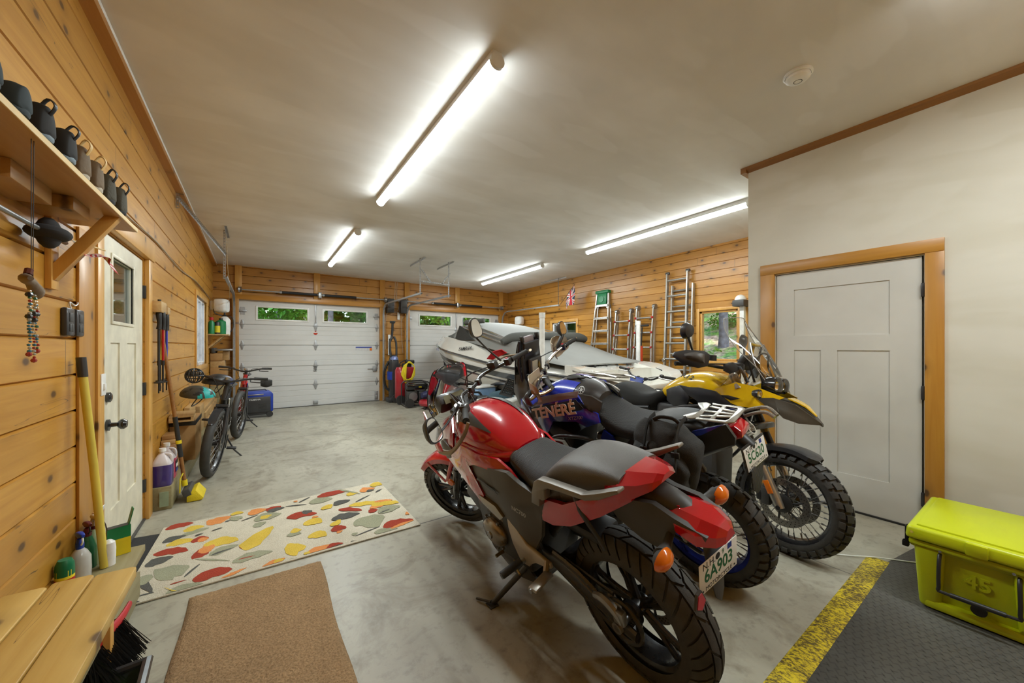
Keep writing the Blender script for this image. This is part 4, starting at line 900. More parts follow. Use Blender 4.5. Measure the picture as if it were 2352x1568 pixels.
for s_ in (1, -1):
    m = MB(mat('grey cast rail', H('7A766E'), .4, .3)); ya, yb_ = sorted((.160 * s_, .196 * s_))
    m.prism([(.335, .75), (.315, .81), (.285, .865), (.25, .888), (.17, .896), (0, .908), (-.07, .937), (-.17, .985), (-.175, .973), (-.08, .915), (-.01, .887), (.13, .872), (.20, .862), (.225, .845), (.23, .80), (.25, .79), (.27, .79), (.28, .75)], ya, yb_, bev=.005)
    m.build('grab_rail', B)
MB(M_black).tube([(.09, .15, .86), (.075, .155, .80), (.0, .15, .70), (-.02, .15, .67)], .014, n=8, sq=.45, k=2).build('luggage_strap', B)
# tail
m = MB(M_grey); m.tube([(.02, 0, .84), (-.14, 0, .86), (-.25, 0, .84), (-.31, 0, .78)], [.05, .06, .055, .05], n=12, k=3)
m.panel([(-.02, .10, .84), (-.12, .10, .885), (-.2, .075, .885), (-.28, .085, .87), (-.37, .07, .835), (-.355, .07, .80), (-.28, .08, .82), (-.22, .08, .76), (-.26, .06, .70), (-.14, .08, .73), (-.05, .09, .78)], .02, bulge=.008, mirror=True)
m.prism([(-.06, .78), (.04, .78), (.035, .70), (.01, .57), (-.02, .535), (-.045, .57), (-.07, .70)], -.338, -.332, pl='yz', bev=.003); m.build('tail_bracket', B)
o = MB(M_redl).loft([[(x, a * w_, z) for a, w_, z in ((1, w1 * .45, zt), (1, w1, zc_), (1, w2, zb_), (-1, w2, zb_), (-1, w1, zc_), (-1, w1 * .45, zt))] for x, w1, zc_, w2, zb_, zt in ((-.195, .02, .862, .02, .855, .866), (-.225, .06, .862, .06, .848, .876), (-.28, .088, .852, .085, .822, .876), (-.34, .085, .838, .082, .80, .868), (-.385, .05, .83, .055, .80, .852), (-.402, .022, .826, .03, .808, .838))]).build('tail_lamp', B, ang=18)
MB(M_redp).loft([[(x, -w_, z), (x, -w_, z + .003), (x, w_, z + .003), (x, w_, z)] for x, w_, z in ((-.20, .012, .869), (-.235, .03, .878), (-.27, .035, .878))]).build('lamp_top_panel', o)
plate(B, axm((-.352, -.003, .688), (-1, 0, -.10)), 'N.H.', '6A903', 'MOTORCYCLE', -6)
indicator(B, (-.25, .07, .80), (-.28, .165, .79)); indicator(B, (-.25, -.07, .83), (-.285, -.165, .82))
m = MB(M_grey); m.tube([(-.33, .085, .645), (-.335, .11, .64)], .005); m.prism([(-.03, -.012), (-.012, .03), (.012, .03), (.03, -.012), (0, -.035)], -.004, .004, pl='yz', T=TR((-.345, .115, .64))); o = m.build('reflector_bracket', B)
m = MB(M_redl); m.prism([(-.024, -.01), (-.01, .024), (.01, .024), (.024, -.01), (0, -.028)], -.006, -.004, pl='yz', T=TR((-.345, .115, .64))); m.build('red_reflector', o)
# swingarm, chain guard, rear brake
m = MB(M_frame)
for s_ in (1, -1): m.tube([(.47, .10 * s_, .40), (.3, .115 * s_, .40), (.12, .12 * s_, .355), (.0, .12 * s_, .318), (-.07, .12 * s_, .305)], [.035, .04, .034, .03, .026], n=8, k=3, sq=.5)
m.tube([(.36, .12, .44), (.2, .125, .43), (.08, .125, .38), (.0, .125, .33)], .018, n=6, k=2, sq=.5); m.box((.32, 0, .40), (.06, .2, .06), bev=.01); m.cyl((0, -.15, .318), (0, .15, .318), .014, M_steel); m.cyl((0, .135, .318), (0, .15, .318), .022, M_steel); m.build('swingarm', B)
m = MB(M_black); m.tube([(.42, .10, .35), (.2, .105, .29), (.02, .105, .22)], .011, n=6, sq=.5).tube([(.42, .10, .43), (.2, .105, .43), (.03, .105, .42)], .011, n=6, sq=.5); m.ring((0, .105, .318), (0, 1, 0), .085, .009, M_satin, 30, 6); m.build('drive_chain', B)
m = MB(M_steel); m.tube([(.10, .14, .40), (.05, .145, .42), (-.0, .145, .40), (-.03, .145, .36)], [.012, .018, .018, .012], n=8, k=3); m.box((-.02, .14, .38), (.05, .03, .06), M_steel, bev=.008); m.build('brake_caliper', B)
MB(M_black).bb((.10, -.07, .57), (.36, .07, .62), bev=.015).build('inner_fender', B)
# engine and frame
m = MB(M_black); m.bb((.52, -.16, .25), (.98, .16, .55), bev=.03); m.box((.98, 0, .55), (.22, .30, .26), None, (0, R(-28), 0), bev=.02); m.bb((.45, -.13, .30), (.62, .13, .62), bev=.03); m.bb((.60, -.15, .20), (.90, .15, .28), bev=.03)
m.tube([(1.15, .09, .90), (.95, .12, .70), (.62, .13, .62), (.45, .13, .42)], .022, n=8, k=3).tube([(1.15, -.09, .90), (.95, -.12, .70), (.62, -.13, .62), (.45, -.13, .42)], .022, n=8, k=3); m.tube([(1.12, .03, .85), (.98, .11, .5), (.85, .12, .24)], .02, n=8, k=2); m.build('engine', B)
m = MB(M_case); T = axm((.80, .155, .385), (0, 1, 0), (1, 0, 0)); m.lathe([(.098, 0), (.098, .022), (.085, .040), (.05, .052), (0, .054)], None, T @ Matrix.Diagonal((.8, 1.08, 1, 1)), 28); m.lathe([(.022, .052), (.02, .06), (0, .06)], M_steel, T, 14); m.prism([(.70, .47), (.86, .48), (.90, .56), (.84, .62), (.74, .60)], .14, .165, bev=.008)
for a in range(8): m.cyl((.80 + .085 * math.cos(a * .785), .17, .385 + .105 * math.sin(a * .785)), (.80 + .085 * math.cos(a * .785), .184, .385 + .105 * math.sin(a * .785)), .007, M_steel, n=6)
m.build('engine_cover', B)
m = MB(M_pipe)
for s_ in (.05, -.05): m.tube([(1.10, s_, .58), (1.18, s_, .50), (1.16, s_, .36), (1.06, s_, .24), (.95, s_ * .5, .20)], .022, n=10, k=4)
m.tube([(1.0, .0, .2), (.7, -.02, .19), (.45, -.09, .25)], .03, n=10, k=3); m.build('exhaust_header', B)
m = MB(M_satin); m.panel([(1.05, .10, .36), (1.08, .11, .28), (.98, .12, .17), (.72, .14, .13), (.50, .14, .20), (.56, .15, .26), (.80, .15, .25), (.95, .13, .33)], .012, mirror=True, bulge=.01); m.bb((.55, -.12, .145), (.98, .12, .2), bev=.02); m.build('belly_pan', B)
MB(M_satin).tube([(.42, -.15, .30), (.2, -.175, .42), (-.02, -.19, .55)], [.045, .055, .055], n=16, k=3).cyl((-.02, -.19, .55), (-.05, -.19, .57), .03, M_steel).build('silencer', B)
m = MB(M_steel); m.tube([(.50, .02, .42), (.30, .02, .66)], .035, M_pipe, n=12); m.build('rear_shock', B)
m = MB(mat('cast foot bracket', H('B5ADA2'), .35, .45)); m.prism([(.60, .575), (.585, .58), (.47, .47), (.31, .455), (.305, .43), (.42, .40), (.47, .365), (.485, .345), (.555, .335), (.60, .42), (.61, .50)], .17, .19, bev=.006)
m.tube([(.33, .185, .45), (.30, .22, .44)], .014, n=8); m.build('foot_bracket', B)
m = MB(M_silv); m.box((.275, .27, .445), (.045, .11, .014), None, (0, 0, R(8)), bev=.004).cyl((.275, .21, .44), (.275, .33, .44), .011, M_steel); m.build('passenger_footpeg', B)
m = MB(M_black); m.box((.515, .27, .375), (.038, .12, .022), None, bev=.006).cyl((.515, .19, .37), (.515, .33, .37), .012, M_steel); m.build('footpeg', B)
MB(M_gold).tube([(.62, .19, .31), (.54, .23, .33), (.50, .24, .33)], .006, n=6).tube([(.70, .20, .33), (.70, .25, .33)], .009, n=8).build('shift_lever', B, split=True)
o = MB(M_satin).tube([(.585, .13, .27), (.66, .22, .17), (.72, .315, .085)], [.016, .015, .014], n=10, k=2).box((.72, .325, .082), (.055, .05, .008), None, (R(13), 0, 0), bev=.003).tube([(.72, .33, .10), (.80, .37, .10)], .006).build('side_stand', B)
# front end
m = MB(M_redp)
m2 = fender(.335, .13, 35, 168, M_redp, FW, 'front_fender', B, drop=.04)
m = MB(M_redp, FW)
for s_ in (1, -1): m.prism([(.03, .14), (.02, .285), (-.12, .30), (-.13, .27), (.0, .12)], s_ * .062, s_ * .068, bev=.002) if 0 else m.tube([(-.12, s_ * .064, .30), (.0, s_ * .07, .13)], .016, n=8, sq=.35).tube([(.12, s_ * .064, .29), (.02, s_ * .07, .12)], .016, n=8, sq=.35)
m.build('fender_stay', m2)
m = MB(M_frame); ax_ = Vector((-.454, 0, .891)); w0 = Vector((1.575, 0, .305))
for s_ in (1, -1):
    a = w0 + Vector((-.025, .082 * s_, -.01)); m.tube([a, a + ax_ * .12, a + ax_ * .30], [.022, .029, .029], n=14, T=S); m.tube([a + ax_ * .28, a + ax_ * .86], .0215, M_steel, n=14, T=S)
m.box(tuple(w0 + ax_ * .80 + Vector((-.03, 0, 0))), (.08, .22, .028), None, (0, R(-27), 0), bev=.008, T=S); m.box(tuple(w0 + ax_ * .60 + Vector((-.03, 0, 0))), (.08, .22, .035), None, (0, R(-27), 0), bev=.01, T=S); m.cyl(S @ (w0 + Vector((0, -.1, 0))), S @ (w0 + Vector((0, .1, 0))), .013, M_steel); m.build('fork', B)
MB(M_orange).lathe([(.03, 0), (.024, .01), (0, .012)], None, S @ axm((1.49, .115, .47), (0, 1, 0)), 16).build('side_reflector', B)
def bars(par, Sx, c, hw, rise, back, bend=.12, r=.011, mbar=M_frame, grip=M_rub, kind=0):
    """handlebar: c clamp centre, hw half width"""
    cx_, cz = c; m = MB(mbar); P = [(cx_ - back, -hw, cz + rise), (cx_ - back * .45, -hw * .62, cz + rise), (cx_ + .01, -bend, cz + .01), (cx_, 0, cz), (cx_ + .01, bend, cz + .01), (cx_ - back * .45, hw * .62, cz + rise), (cx_ - back, hw, cz + rise)]
    m.tube(P, r, n=10, k=5, T=Sx); m.box((cx_, .045, cz), (.035, .03, .04), M_satin, bev=.006, T=Sx).box((cx_, -.045, cz), (.035, .03, .04), M_satin, bev=.006, T=Sx); o = m.build('handlebar', par)
    for s_ in (1, -1):
        E0 = Vector((cx_ - back, s_ * hw, cz + rise)); D = (Vector((cx_ - back * .45, s_ * hw * .62, cz + rise)) - E0).normalized(); p0 = E0 + D * .005; p1 = E0 + D * .125
        g = MB(grip); g.tube([p0, p0 + D * .01, p1 - D * .008, p1], [.0185, .0165, .0165, .021], n=12, T=Sx); g.build('grip', par)
        q = MB(M_satin); q.box(tuple(p1 + D * .03), (.045, .045, .05), None, (0, 0, 0), bev=.01, T=Sx); q.box(tuple(p1 + D * .032 + Vector((0, 0, .024))), (.02, .02, .01), M_red if s_ < 0 else M_grey, bev=.003, T=Sx)
        q.tube([p1 + D * .05 + Vector((.03, 0, -.01)), p1 + Vector((.06, 0, -.015)), p0 + D * .02 + Vector((.065, 0, -.02))], [.009, .007, .006], M_silv, n=8, k=3, T=Sx); q.tube([p1 + D * .05 + Vector((.03, 0, 0)), Vector((cx_ + .12, s_ * .10, cz + .02)), Vector((cx_ + .08, s_ * .03, cz - .15))], .0045, M_black, n=6, k=5, T=Sx)
        q.build('control_pod', par)
    return o
bars(B, S, (1.04, 1.14), .40, .01, .20)
mirror(B, S @ Vector((.97, -.26, 1.17)), S @ Vector((1.10, -.31, 1.41)), S.to_3x3() @ Vector((-1, .12, .05)), .10, .135)
mirror(B, S @ Vector((.97, .26, 1.17)), S @ Vector((.98, .49, 1.17)), S.to_3x3() @ Vector((-1, -.1, .12)), .10, .13)
# brush guards (left one hangs low), brake reservoir, cap
def hguard(par, Sx, c, hw, rise, back, m1, m2_, s_, name='hand_guard', dz=0.):
    cx_, cz = c; E0 = Vector((cx_ - back, s_ * hw, cz + rise)); m = MB(m2_)
    P = [E0 + Vector((0, s_ * .015, 0)), E0 + Vector((.07, s_ * .03, -.02)), E0 + Vector((.14, -s_ * .02, -.02)), E0 + Vector((.16, -s_ * .12, -.01)), E0 + Vector((.12, -s_ * .20, 0))]
    m.tube(P, .009, n=8, k=4, T=Sx, sq=1.7); o = m.build(name, par)
    k = MB(m1); rings = []
    for u in range(9):
        t = u / 8; q = Vector(cr([tuple(p) for p in P[1:]], 4)[min(12, int(t * 12))]); hh = .02 + .055 * math.sin(min(1, t * 1.35) * PI * .8); rings.append([q + Vector((.012, 0, -hh + .01 + dz)), q + Vector((.026, 0, 0)), q + Vector((.018, 0, hh + .01)), q + Vector((.013, 0, hh + .01)), q + Vector((.018, 0, 0)), q + Vector((.007, 0, -hh + .01 + dz))])
    k.loft(rings, T=Sx); k.build('guard_shell', o); return o
M_rguard = mat('red guard', H('C4202C'), .3, 0, .5); M_gbr = mat('guard bracket', H('8B7F6B'), .35, .8)
o = MB(M_gbr, S).tube([(.82, .41, 1.15), (.85, .44, 1.10), (.95, .47, 1.02), (1.06, .44, 1.0)], .0085, n=8, k=4, sq=1.6).build('hand_guard', B)
MB(M_rguard, S).panel([(1.04, .45, .98), (1.02, .46, 1.05), (1.06, .43, 1.14), (1.14, .36, 1.20), (1.16, .36, 1.15), (1.10, .42, 1.05), (1.08, .44, .99)], .008, bulge=.01).build('guard_shell', o)
o = MB(M_gbr, S).tube([(.82, -.41, 1.15), (.9, -.44, 1.12), (1.02, -.42, 1.13), (1.08, -.33, 1.15)], .0085, n=8, k=4, sq=1.4).build('hand_guard', B)
MB(M_rguard, S).panel([(1.0, -.40, 1.16), (1.02, -.38, 1.20), (1.06, -.33, 1.215), (1.09, -.28, 1.19), (1.08, -.32, 1.16)], .008, bulge=-.01).build('guard_shell', o)
MB(M_satin).box((.98, -.17, 1.19), (.06, .05, .045), bev=.008, T=S).build('brake_reservoir', B)
# cowl, dash, screen (fixed to the frame)
m = MB(M_redp); m.panel([(1.12, .13, 1.0), (1.22, .15, .93), (1.38, .13, .80), (1.30, .16, .74), (1.17, .185, .745), (1.04, .20, .84), (1.02, .19, .93)], .012, bulge=.012, mirror=True); m.build('front_cowl', B)
m = MB(M_titan); m.panel([(1.20, .192, .85), (1.05, .208, .83), (1.10, .206, .76), (1.17, .2, .735), (1.27, .178, .765), (1.27, .178, .82)], .02, bulge=.012, mirror=True); m.build('duct_cover', B)
m = MB(M_redp); m.sloft([(1.18, 0, .90, .10, .06, .08, 2.5), (1.30, 0, .88, .12, .07, .09, 2.5), (1.40, 0, .85, .10, .06, .07, 2.4), (1.46, 0, .83, .05, .03, .04, 2)], n=20); m.build('headlight_cowl', B)
m = MB(M_satin); m.box((1.34, .01, 1.03), (.10, .22, .10), None, (0, R(-35), 0), bev=.025); m.tube([(1.25, 0, .95), (1.29, 0, 1.05)], .05, n=10); o = m.build('instrument_panel', B); MB(M_screen).box((1.262, 0, 1.093), (.052, .125, .004), None, (0, R(-35) , 0), T=I4).build('lcd_display', o) if 0 else MB(M_screen).add([(1.268, -.07, 1.036), (1.268, .085, 1.036), (1.298, .08, 1.085), (1.298, -.065, 1.085)], [(0, 1, 2, 3)]).build('lcd_display', o)
def screen(par, m, st, name='windscreen', edge=M_black, th=.004, n=12, re=.003):
    """st: (x, z, half width, depth) rows from bottom to top; depth = how far the side edges sweep back"""
    rows = [[(x - dp * (abs(v) ** 1.8), w_ * v, z - (.0 if i < len(st) - 1 else .02 * v * v)) for v in [2 * j / n - 1 for j in range(n + 1)]] for i, (x, z, w_, dp) in enumerate(st)]
    mb = MB(m); V = [p for r in rows for p in r]; k = n + 1; mb.add(V, [(i * k + j, i * k + j + 1, (i + 1) * k + j + 1, (i + 1) * k + j) for i in range(len(rows) - 1) for j in range(n)]); o = mb.build(name, par)
    loop = [r[0] for r in rows] + rows[-1][1:-1] + [r[-1] for r in rows[::-1]]; MB(edge).tube(loop, re, n=6).build('screen_edge', o); return o
screen(B, M_smoke, cr([(1.50, .93, .13, .07), (1.48, 1.02, .155, .07), (1.42, 1.13, .15, .06), (1.33, 1.24, .125, .04), (1.305, 1.275, .09, .03)], 3))
# ================================================================ blue adventure motorcycle
def LM(x, y, z, rot=0.):   # text on the left (+y) side
    return Matrix.Translation((x, y, z)) @ Matrix.Rotation(rot, 4, 'Y') @ Matrix(((-1, 0, 0, 0), (0, 0, 1, 0), (0, 1, 0, 0), (0, 0, 0, 1)))
def RM(x, y, z, rot=0.):
    return Matrix.Translation((x, y, z)) @ Matrix.Rotation(rot, 4, 'Y') @ Matrix(((1, 0, 0, 0), (0, 0, -1, 0), (0, 1, 0, 0), (0, 0, 0, 1)))
B = place(2.20, 1.10, 97, 14, 'motorcycle', 'blue adventure motorcycle with black saddle bag, between the red and yellow ones')
M_brim = mat('blue rim', H('1B2B8C'), .3, .6)
wheel(B, TR((0, 0, .335)), .335, .15, 'knob', 'wire', .235, 'rear_wheel', M_brim, disc=(.12, -1))
A = (1.24, 0, 1.05); S = steer(A, 27); w0 = Vector((1.60, 0, .355))
wheel(B, S @ TR(tuple(w0)), .355, .095, 'knob', 'wire', .275, 'front_wheel', M_brim, disc=(.15, 1))
TB = [(.56, 0, 1.04, .08, .05, .06, 2.4), (.62, 0, 1.05, .13, .085, .08, 2.4), (.72, 0, 1.06, .175, .105, .10, 2.5), (.84, 0, 1.06, .19, .115, .12, 2.6), (.95, 0, 1.04, .20, .105, .12, 2.6), (1.04, 0, 1.02, .19, .08, .10, 2.4), (1.12, 0, 1.0, .13, .05, .06, 2.2)]
M_tgrey = mat('charcoal tank plastic', H('2C2827'), .4, 0, .3)
o = MB(M_tgrey).sloft(TB, n=32).build('fuel_tank', B)
skin(TB, M_bluep, lambda x: (15, 76) if .70 < x < 1.10 else None, .004).build('blue_panel', o); skin(TB, M_bluep, lambda x: (104, 165) if .70 < x < 1.10 else None, .004).build('blue_panel', o)
MB(M_black).lathe([(.05, 0), (.048, .014), (.03, .02), (0, .02)], None, axm((.80, 0, 1.168), (0, 0, 1)), 20).box((.74, 0, 1.178), (.07, .03, .012), bev=.004).build('fuel_cap', o)
m = MB(M_plate); T = axm((.655, .118, 1.135), (.05, .78, .62)); m.lathe([(.024, 0), (.027, .001), (.024, .002)], None, T, 24)
for i in range(3): m.box((0, 0, .001), (.003, .04, .0015), r=(0, 0, i * PI / 3), T=T)
m.build('round_badge', o)
m = MB(M_bluep); m.panel([(1.15, .17, 1.05), (1.03, .205, 1.09), (.90, .205, 1.10), (.66, .165, 1.115), (.60, .165, 1.04), (.53, .15, 1.0), (.51, .165, .95), (.60, .19, .915), (.67, .20, .945), (.76, .21, .955), (.86, .215, .925), (.93, .21, .83), (.97, .20, .80), (1.02, .20, .86), (1.08, .19, .95)], .014, bulge=.014, mirror=True); m.build('side_panel', B)
m = MB(M_ink); m.panel([(1.06, .216, .995), (.635, .212, 1.105), (.59, .205, 1.05), (.61, .208, 1.035), (1.05, .218, .92)], .002, bulge=.014); m.build('black_decal', B)
m = MB(mat('decal grey', H('8E8A90'), .45)); m.panel([(1.05, .214, 1.065), (.93, .222, 1.095), (.76, .222, 1.135), (.61, .2, 1.16), (.62, .21, 1.12), (.78, .225, 1.085), (1.06, .216, 1.005)], .002, bulge=.008); m.build('silver_decal', B)
m = MB(M_plate); m.text('TÉNÉRÉ', .104, mat('decal white', (.88, .88, .88), .5), LM(.83, .238, 1.004, R(14)), .0012, 2, 1.12, .15); m.build('lettering', B)
MB(mat('decal white', (.88, .88, .88), .5)).text('XTZ700', .03, M_silv, LM(.665, .212, .975, R(12)), .0008, False, 1.2, .3).build('small_lettering', B)
m = MB(M_tgrey); m.panel([(.68, .15, 1.12), (.58, .12, 1.10), (.52, .105, 1.06), (.52, .13, 1.02), (.545, .15, .97), (.60, .165, 1.02), (.66, .18, 1.03)], .014, bulge=.014, mirror=True); m.build('tank_rear_cover', B)
# saddle
SB = [(.66, 0, 1.055, .075, .025, .04, 2.4), (.60, 0, 1.03, .12, .045, .07, 2.4), (.52, 0, .98, .145, .05, .12, 2.4), (.42, 0, .93, .155, .045, .10, 2.5), (.30, 0, .915, .165, .045, .075, 2.6), (.20, 0, .925, .16, .05, .07, 2.6)]
o = MB(M_honey).sloft(SB, n=28).build('rider_seat', B)
MB(M_bvinyl).sloft([(.245, 0, .945, .12, .03, .05, 2.5), (.19, 0, .955, .14, .045, .06, 2.6), (.08, 0, .965, .14, .055, .05, 2.8), (-.03, 0, .975, .125, .05, .04, 2.8), (-.08, 0, .985, .10, .02, .03, 2.5)], n=24).build('passenger_seat', B)
m = MB(M_satin); m.panel([(.30, .13, .90), (.05, .13, .95), (-.19, .115, 1.035), (-.225, .11, .97), (-.22, .11, .935), (-.02, .13, .84), (.2, .14, .80), (.36, .14, .83)], .02, bulge=.01, mirror=True); m.build('tail_cover', B)
m = MB(M_bluep); m.panel([(0, .142, .945), (-.04, .14, .985), (-.18, .12, 1.035), (-.08, .14, .97)], .006, mirror=True); m.panel([(.50, .155, .90), (.44, .155, .87), (.42, .155, .82), (.47, .155, .80), (.53, .155, .84)], .012, mirror=True)
m.tube([(.50, .12, .80), (.35, .13, .79), (.22, .13, .80)], .018, n=8); m.build('blue_frame_trim', B, split=True)
# rack and grab rails
m = MB(mat('machined aluminium', H('B9B6AE'), .3, .8)); Z = 1.045
rack = [[(.0, .06), (-.03, .02), (-.03, -.02), (.0, -.06), (.02, -.10), (-.02, -.12), (-.05, -.10), (-.06, .10), (-.02, .12), (.02, .10)], [(-.10, -.11), (-.19, -.115), (-.22, -.09), (-.22, .09), (-.19, .115), (-.05, .12), (-.05, .095), (-.18, .09), (-.19, .07), (-.19, -.07), (-.18, -.09), (-.06, -.095), (-.05, -.12)]]
for p_ in rack: m.prism(p_, Z - .006, Z + .002, pl='xy', bev=.002)
for y in (-.05, 0, .05): m.box((-.125, y, Z - .002), (.14, .022, .008), r=(0, 0, y * 6), bev=.002)
m.box((-.12, 0, Z - .002), (.02, .2, .008), bev=.002); m.build('luggage_rack', B)
m = MB(M_silv); m.tube([(-.16, -.10, .97), (-.23, -.105, 1.01), (-.30, -.10, 1.035), (-.345, -.08, 1.02)], .009, n=8, k=3).tube([(-.14, -.14, .98), (-.22, -.15, 1.02), (-.30, -.14, 1.045), (-.35, -.11, 1.02)], .009, n=8, k=3); m.build('grab_rail', B)
m = MB(M_satin); m.tube([(.0, .10, 1.03), (.12, .13, 1.0), (.25, .15, .95)], .009, n=8).tube([(.0, -.10, 1.03), (.12, -.13, 1.0), (.25, -.15, .95)], .009, n=8); m.build('bag_frame', B, split=True)
# tail lamp, plate, flap
m = MB(M_redl); m.prism([(-.15, .985), (-.205, 1.01), (-.24, .985), (-.24, .95), (-.19, .925), (-.15, .945)], -.06, .06, bev=.006); o = m.build('tail_lamp', B)
TP = axm((-.275, -.004, .85), (-.96, 0, .14)); plate(B, TP, 'N.H.', '5C620', 'MOTORCYCLE', -10)
m = MB(M_black); m.box((0, 0, -.005), (.215, .135, .005), None, bev=.002, T=TP @ Matrix.Rotation(R(-10), 4, 'Y')); m.tube([(-.13, 0, .95), (-.2, 0, .93), (-.25, 0, .88)], .04, n=10); m.build('plate_holder', B)
b = NB('diamond rubber'); p = b.pos(); wv = b.n('TexWave', bands_direction='DIAGONAL'); b.l(p, wv.inputs[0]); wv.inputs['Scale'].default_value = 22; wv.inputs['Distortion'].default_value = 2; b.bump(wv.outputs[1], 1, .004); M_flap = b.fin((.03, .03, .03), .55)
MB(M_flap).prism([(-.09, .80), (.09, .80), (.085, .70), (.02, .645), (-.02, .645), (-.085, .70)], -.003, .003, pl='yz', bev=.002, T=TR((-.275, 0, 0), (0, 0, 0))).build('mud_flap', B)
m = MB(M_satin); m.tube([(.45, -.15, .40), (.25, -.17, .60), (-.05, -.175, .80), (-.17, -.17, .875)], [.03, .05, .055, .05], n=18, k=3); m.build('muffler', B)
MB(M_chrome).lathe([(.0, .0), (.026, .001), (.03, .03), (.036, .03), (.038, 0), (.04, -.04)], None, axm((-.19, -.17, .892), (-.8, 0, .55)), 24).build('muffler_tip', B)
m = MB(M_pipe); m.tube([(.05, -.02, .74), (.0, -.02, .64), (.1, 0, .55)], .03, n=10, k=3); m.build('rear_shock', B)
# swingarm, engine
m = MB(M_frame)
for s_ in (1, -1): m.tube([(.5, .10 * s_, .42), (.25, .115 * s_, .39), (0, .115 * s_, .335), (-.06, .115 * s_, .33)], [.035, .035, .03, .024], n=8, k=3, sq=.5)
m.cyl((0, -.14, .335), (0, .14, .335), .014, M_steel); m.build('swingarm', B)
m = MB(M_black); m.ring((0, .10, .335), (0, 1, 0), .11, .008, M_steel, 30, 6); m.tube([(.45, .10, .47), (.1, .10, .44)], .01).tube([(.45, .10, .38), (.0, .10, .23)], .01); m.build('drive_chain', B)
m = MB(M_black); m.bb((.52, -.15, .27), (.98, .15, .62), bev=.03); m.box((.92, 0, .72), (.28, .30, .28), None, (0, R(-15), 0), bev=.02); m.bb((.45, -.12, .35), (.6, .12, .85), bev=.03); m.lathe([(.0, .0), (.10, 0), (.09, .03), (0, .04)], M_grey, axm((.74, .15, .45), (0, 1, 0)), 24); m.lathe([(.0, .0), (.05, 0), (.045, .02), (0, .022)], M_steel, axm((.62, .17, .75), (0, 1, 0)), 16)
for s_ in (1, -1): m.tube([(1.2, .03 * s_, 1.0), (1.0, .14 * s_, .80), (.8, .16 * s_, .62), (.5, .15 * s_, .60), (.48, .14 * s_, .35)], .018, M_frame, n=8, k=3).tube([(1.17, .03 * s_, .9), (1.05, .10 * s_, .5), (.95, .12 * s_, .25)], .016, M_frame, n=8, k=2)
m.bb((.5, -.13, .2), (1.0, .13, .27), M_grey, bev=.02); m.build('engine', B)
m = MB(M_silv); m.cyl((.60, .15, .80), (.52, .16, .70), .012); m.build('brake_line_fitting', B)
# crash bars with grey pads
for s_ in (1, -1):
    m = MB(M_satin); m.tube([(1.10, .20 * s_, 1.07), (1.07, .26 * s_, 1.07), (1.02, .29 * s_, 1.045), (.975, .295 * s_, .98), (.885, .29 * s_, .80), (.87, .27 * s_, .74), (.86, .2 * s_, .60)], .0125, n=10, k=4)
    m.tube([(.88, .29 * s_, .79), (.80, .28 * s_, .85), (.70, .26 * s_, .865), (.60, .2 * s_, .84), (.52, .15 * s_, .78)], .0125, n=10, k=4).tube([(.74, .27 * s_, .865), (.70, .2 * s_, .65)], .01, n=8); o = m.build('crash_bar', B)
    MB(mat('grey foam pad', H('55504F'), .8)).tube([(.965, .295 * s_, .96), (.895, .29 * s_, .82)], .021, n=12).build('foam_pad', o)
# fairing, tower, screen, instruments
m = MB(M_tgrey); m.panel([(1.22, .09, 1.20), (1.15, .12, 1.10), (1.05, .17, 1.05), (1.10, .175, .98), (1.25, .15, .97), (1.36, .09, 1.05), (1.34, .07, 1.18)], .012, bulge=.012, mirror=True); m.build('front_cowl', B)
m = MB(M_bluep); m.panel([(1.06, .196, 1.03), (1.12, .19, .93), (1.22, .17, .96), (1.2, .17, 1.03)], .01, bulge=.01, mirror=True); m.build('radiator_shroud', B)
m = MB(M_black)
for s_ in (1, -1): m.tube([(1.21, .095 * s_, 1.05), (1.23, .105 * s_, 1.25), (1.18, .10 * s_, 1.46)], .012, n=8, k=3)
m.box((1.205, 0, 1.22), (.03, .20, .34), None, (0, R(-6), 0), bev=.01); m.box((1.175, 0, 1.38), (.03, .16, .12), M_satin, (0, R(-12), 0), bev=.006)
for y in (-.055, .055): m.box((1.185, y, 1.36), (.03, .02, .03), M_black, bev=.004); m.box((1.185, y * .6, 1.41), (.03, .015, .02), M_grey, bev=.004)
m.box((1.26, 0, 1.10), (.10, .14, .12), bev=.02); m.build('navigation_tower', B)
m = MB(M_grey); m.box((1.165, .0, 1.225), (.03, .125, .18), None, (0, R(-10), 0), bev=.008); o = m.build('instrument_display', B)
MB(mat('pale display', H('B5B09A'), .3)).box((1.147, .018, 1.235), (.004, .06, .12), r=(0, R(-10), 0), bev=.001).build('lcd_screen', o); MB(M_gold).prism([(-.008, 1.18), (.012, 1.19), (.018, 1.25), (.004, 1.285), (-.01, 1.24)], 1.155, 1.165, pl='yz', bev=.002, T=TR((-.02, -.03, 0))).build('ignition_key', o)
m = MB(M_black)
for y in (-.07, .07): m.tube([(1.20, y, 1.44), (1.175, y * 1.15, 1.46), (1.165, y * 1.15, 1.485)], [.012, .014, .01], n=8); m.box((1.17, y * 1.15, 1.47), (.03, .02, .045), bev=.005)
m.box((1.20, 0, 1.455), (.035, .12, .05), mat('pinkish grey plastic', H('8F8588'), .4), bev=.008); m.build('phone_clamp', B)
screen(B, M_clear, cr([(1.36, 1.12, .11, .06), (1.32, 1.28, .115, .06), (1.26, 1.43, .10, .05), (1.235, 1.475, .075, .04)], 3))
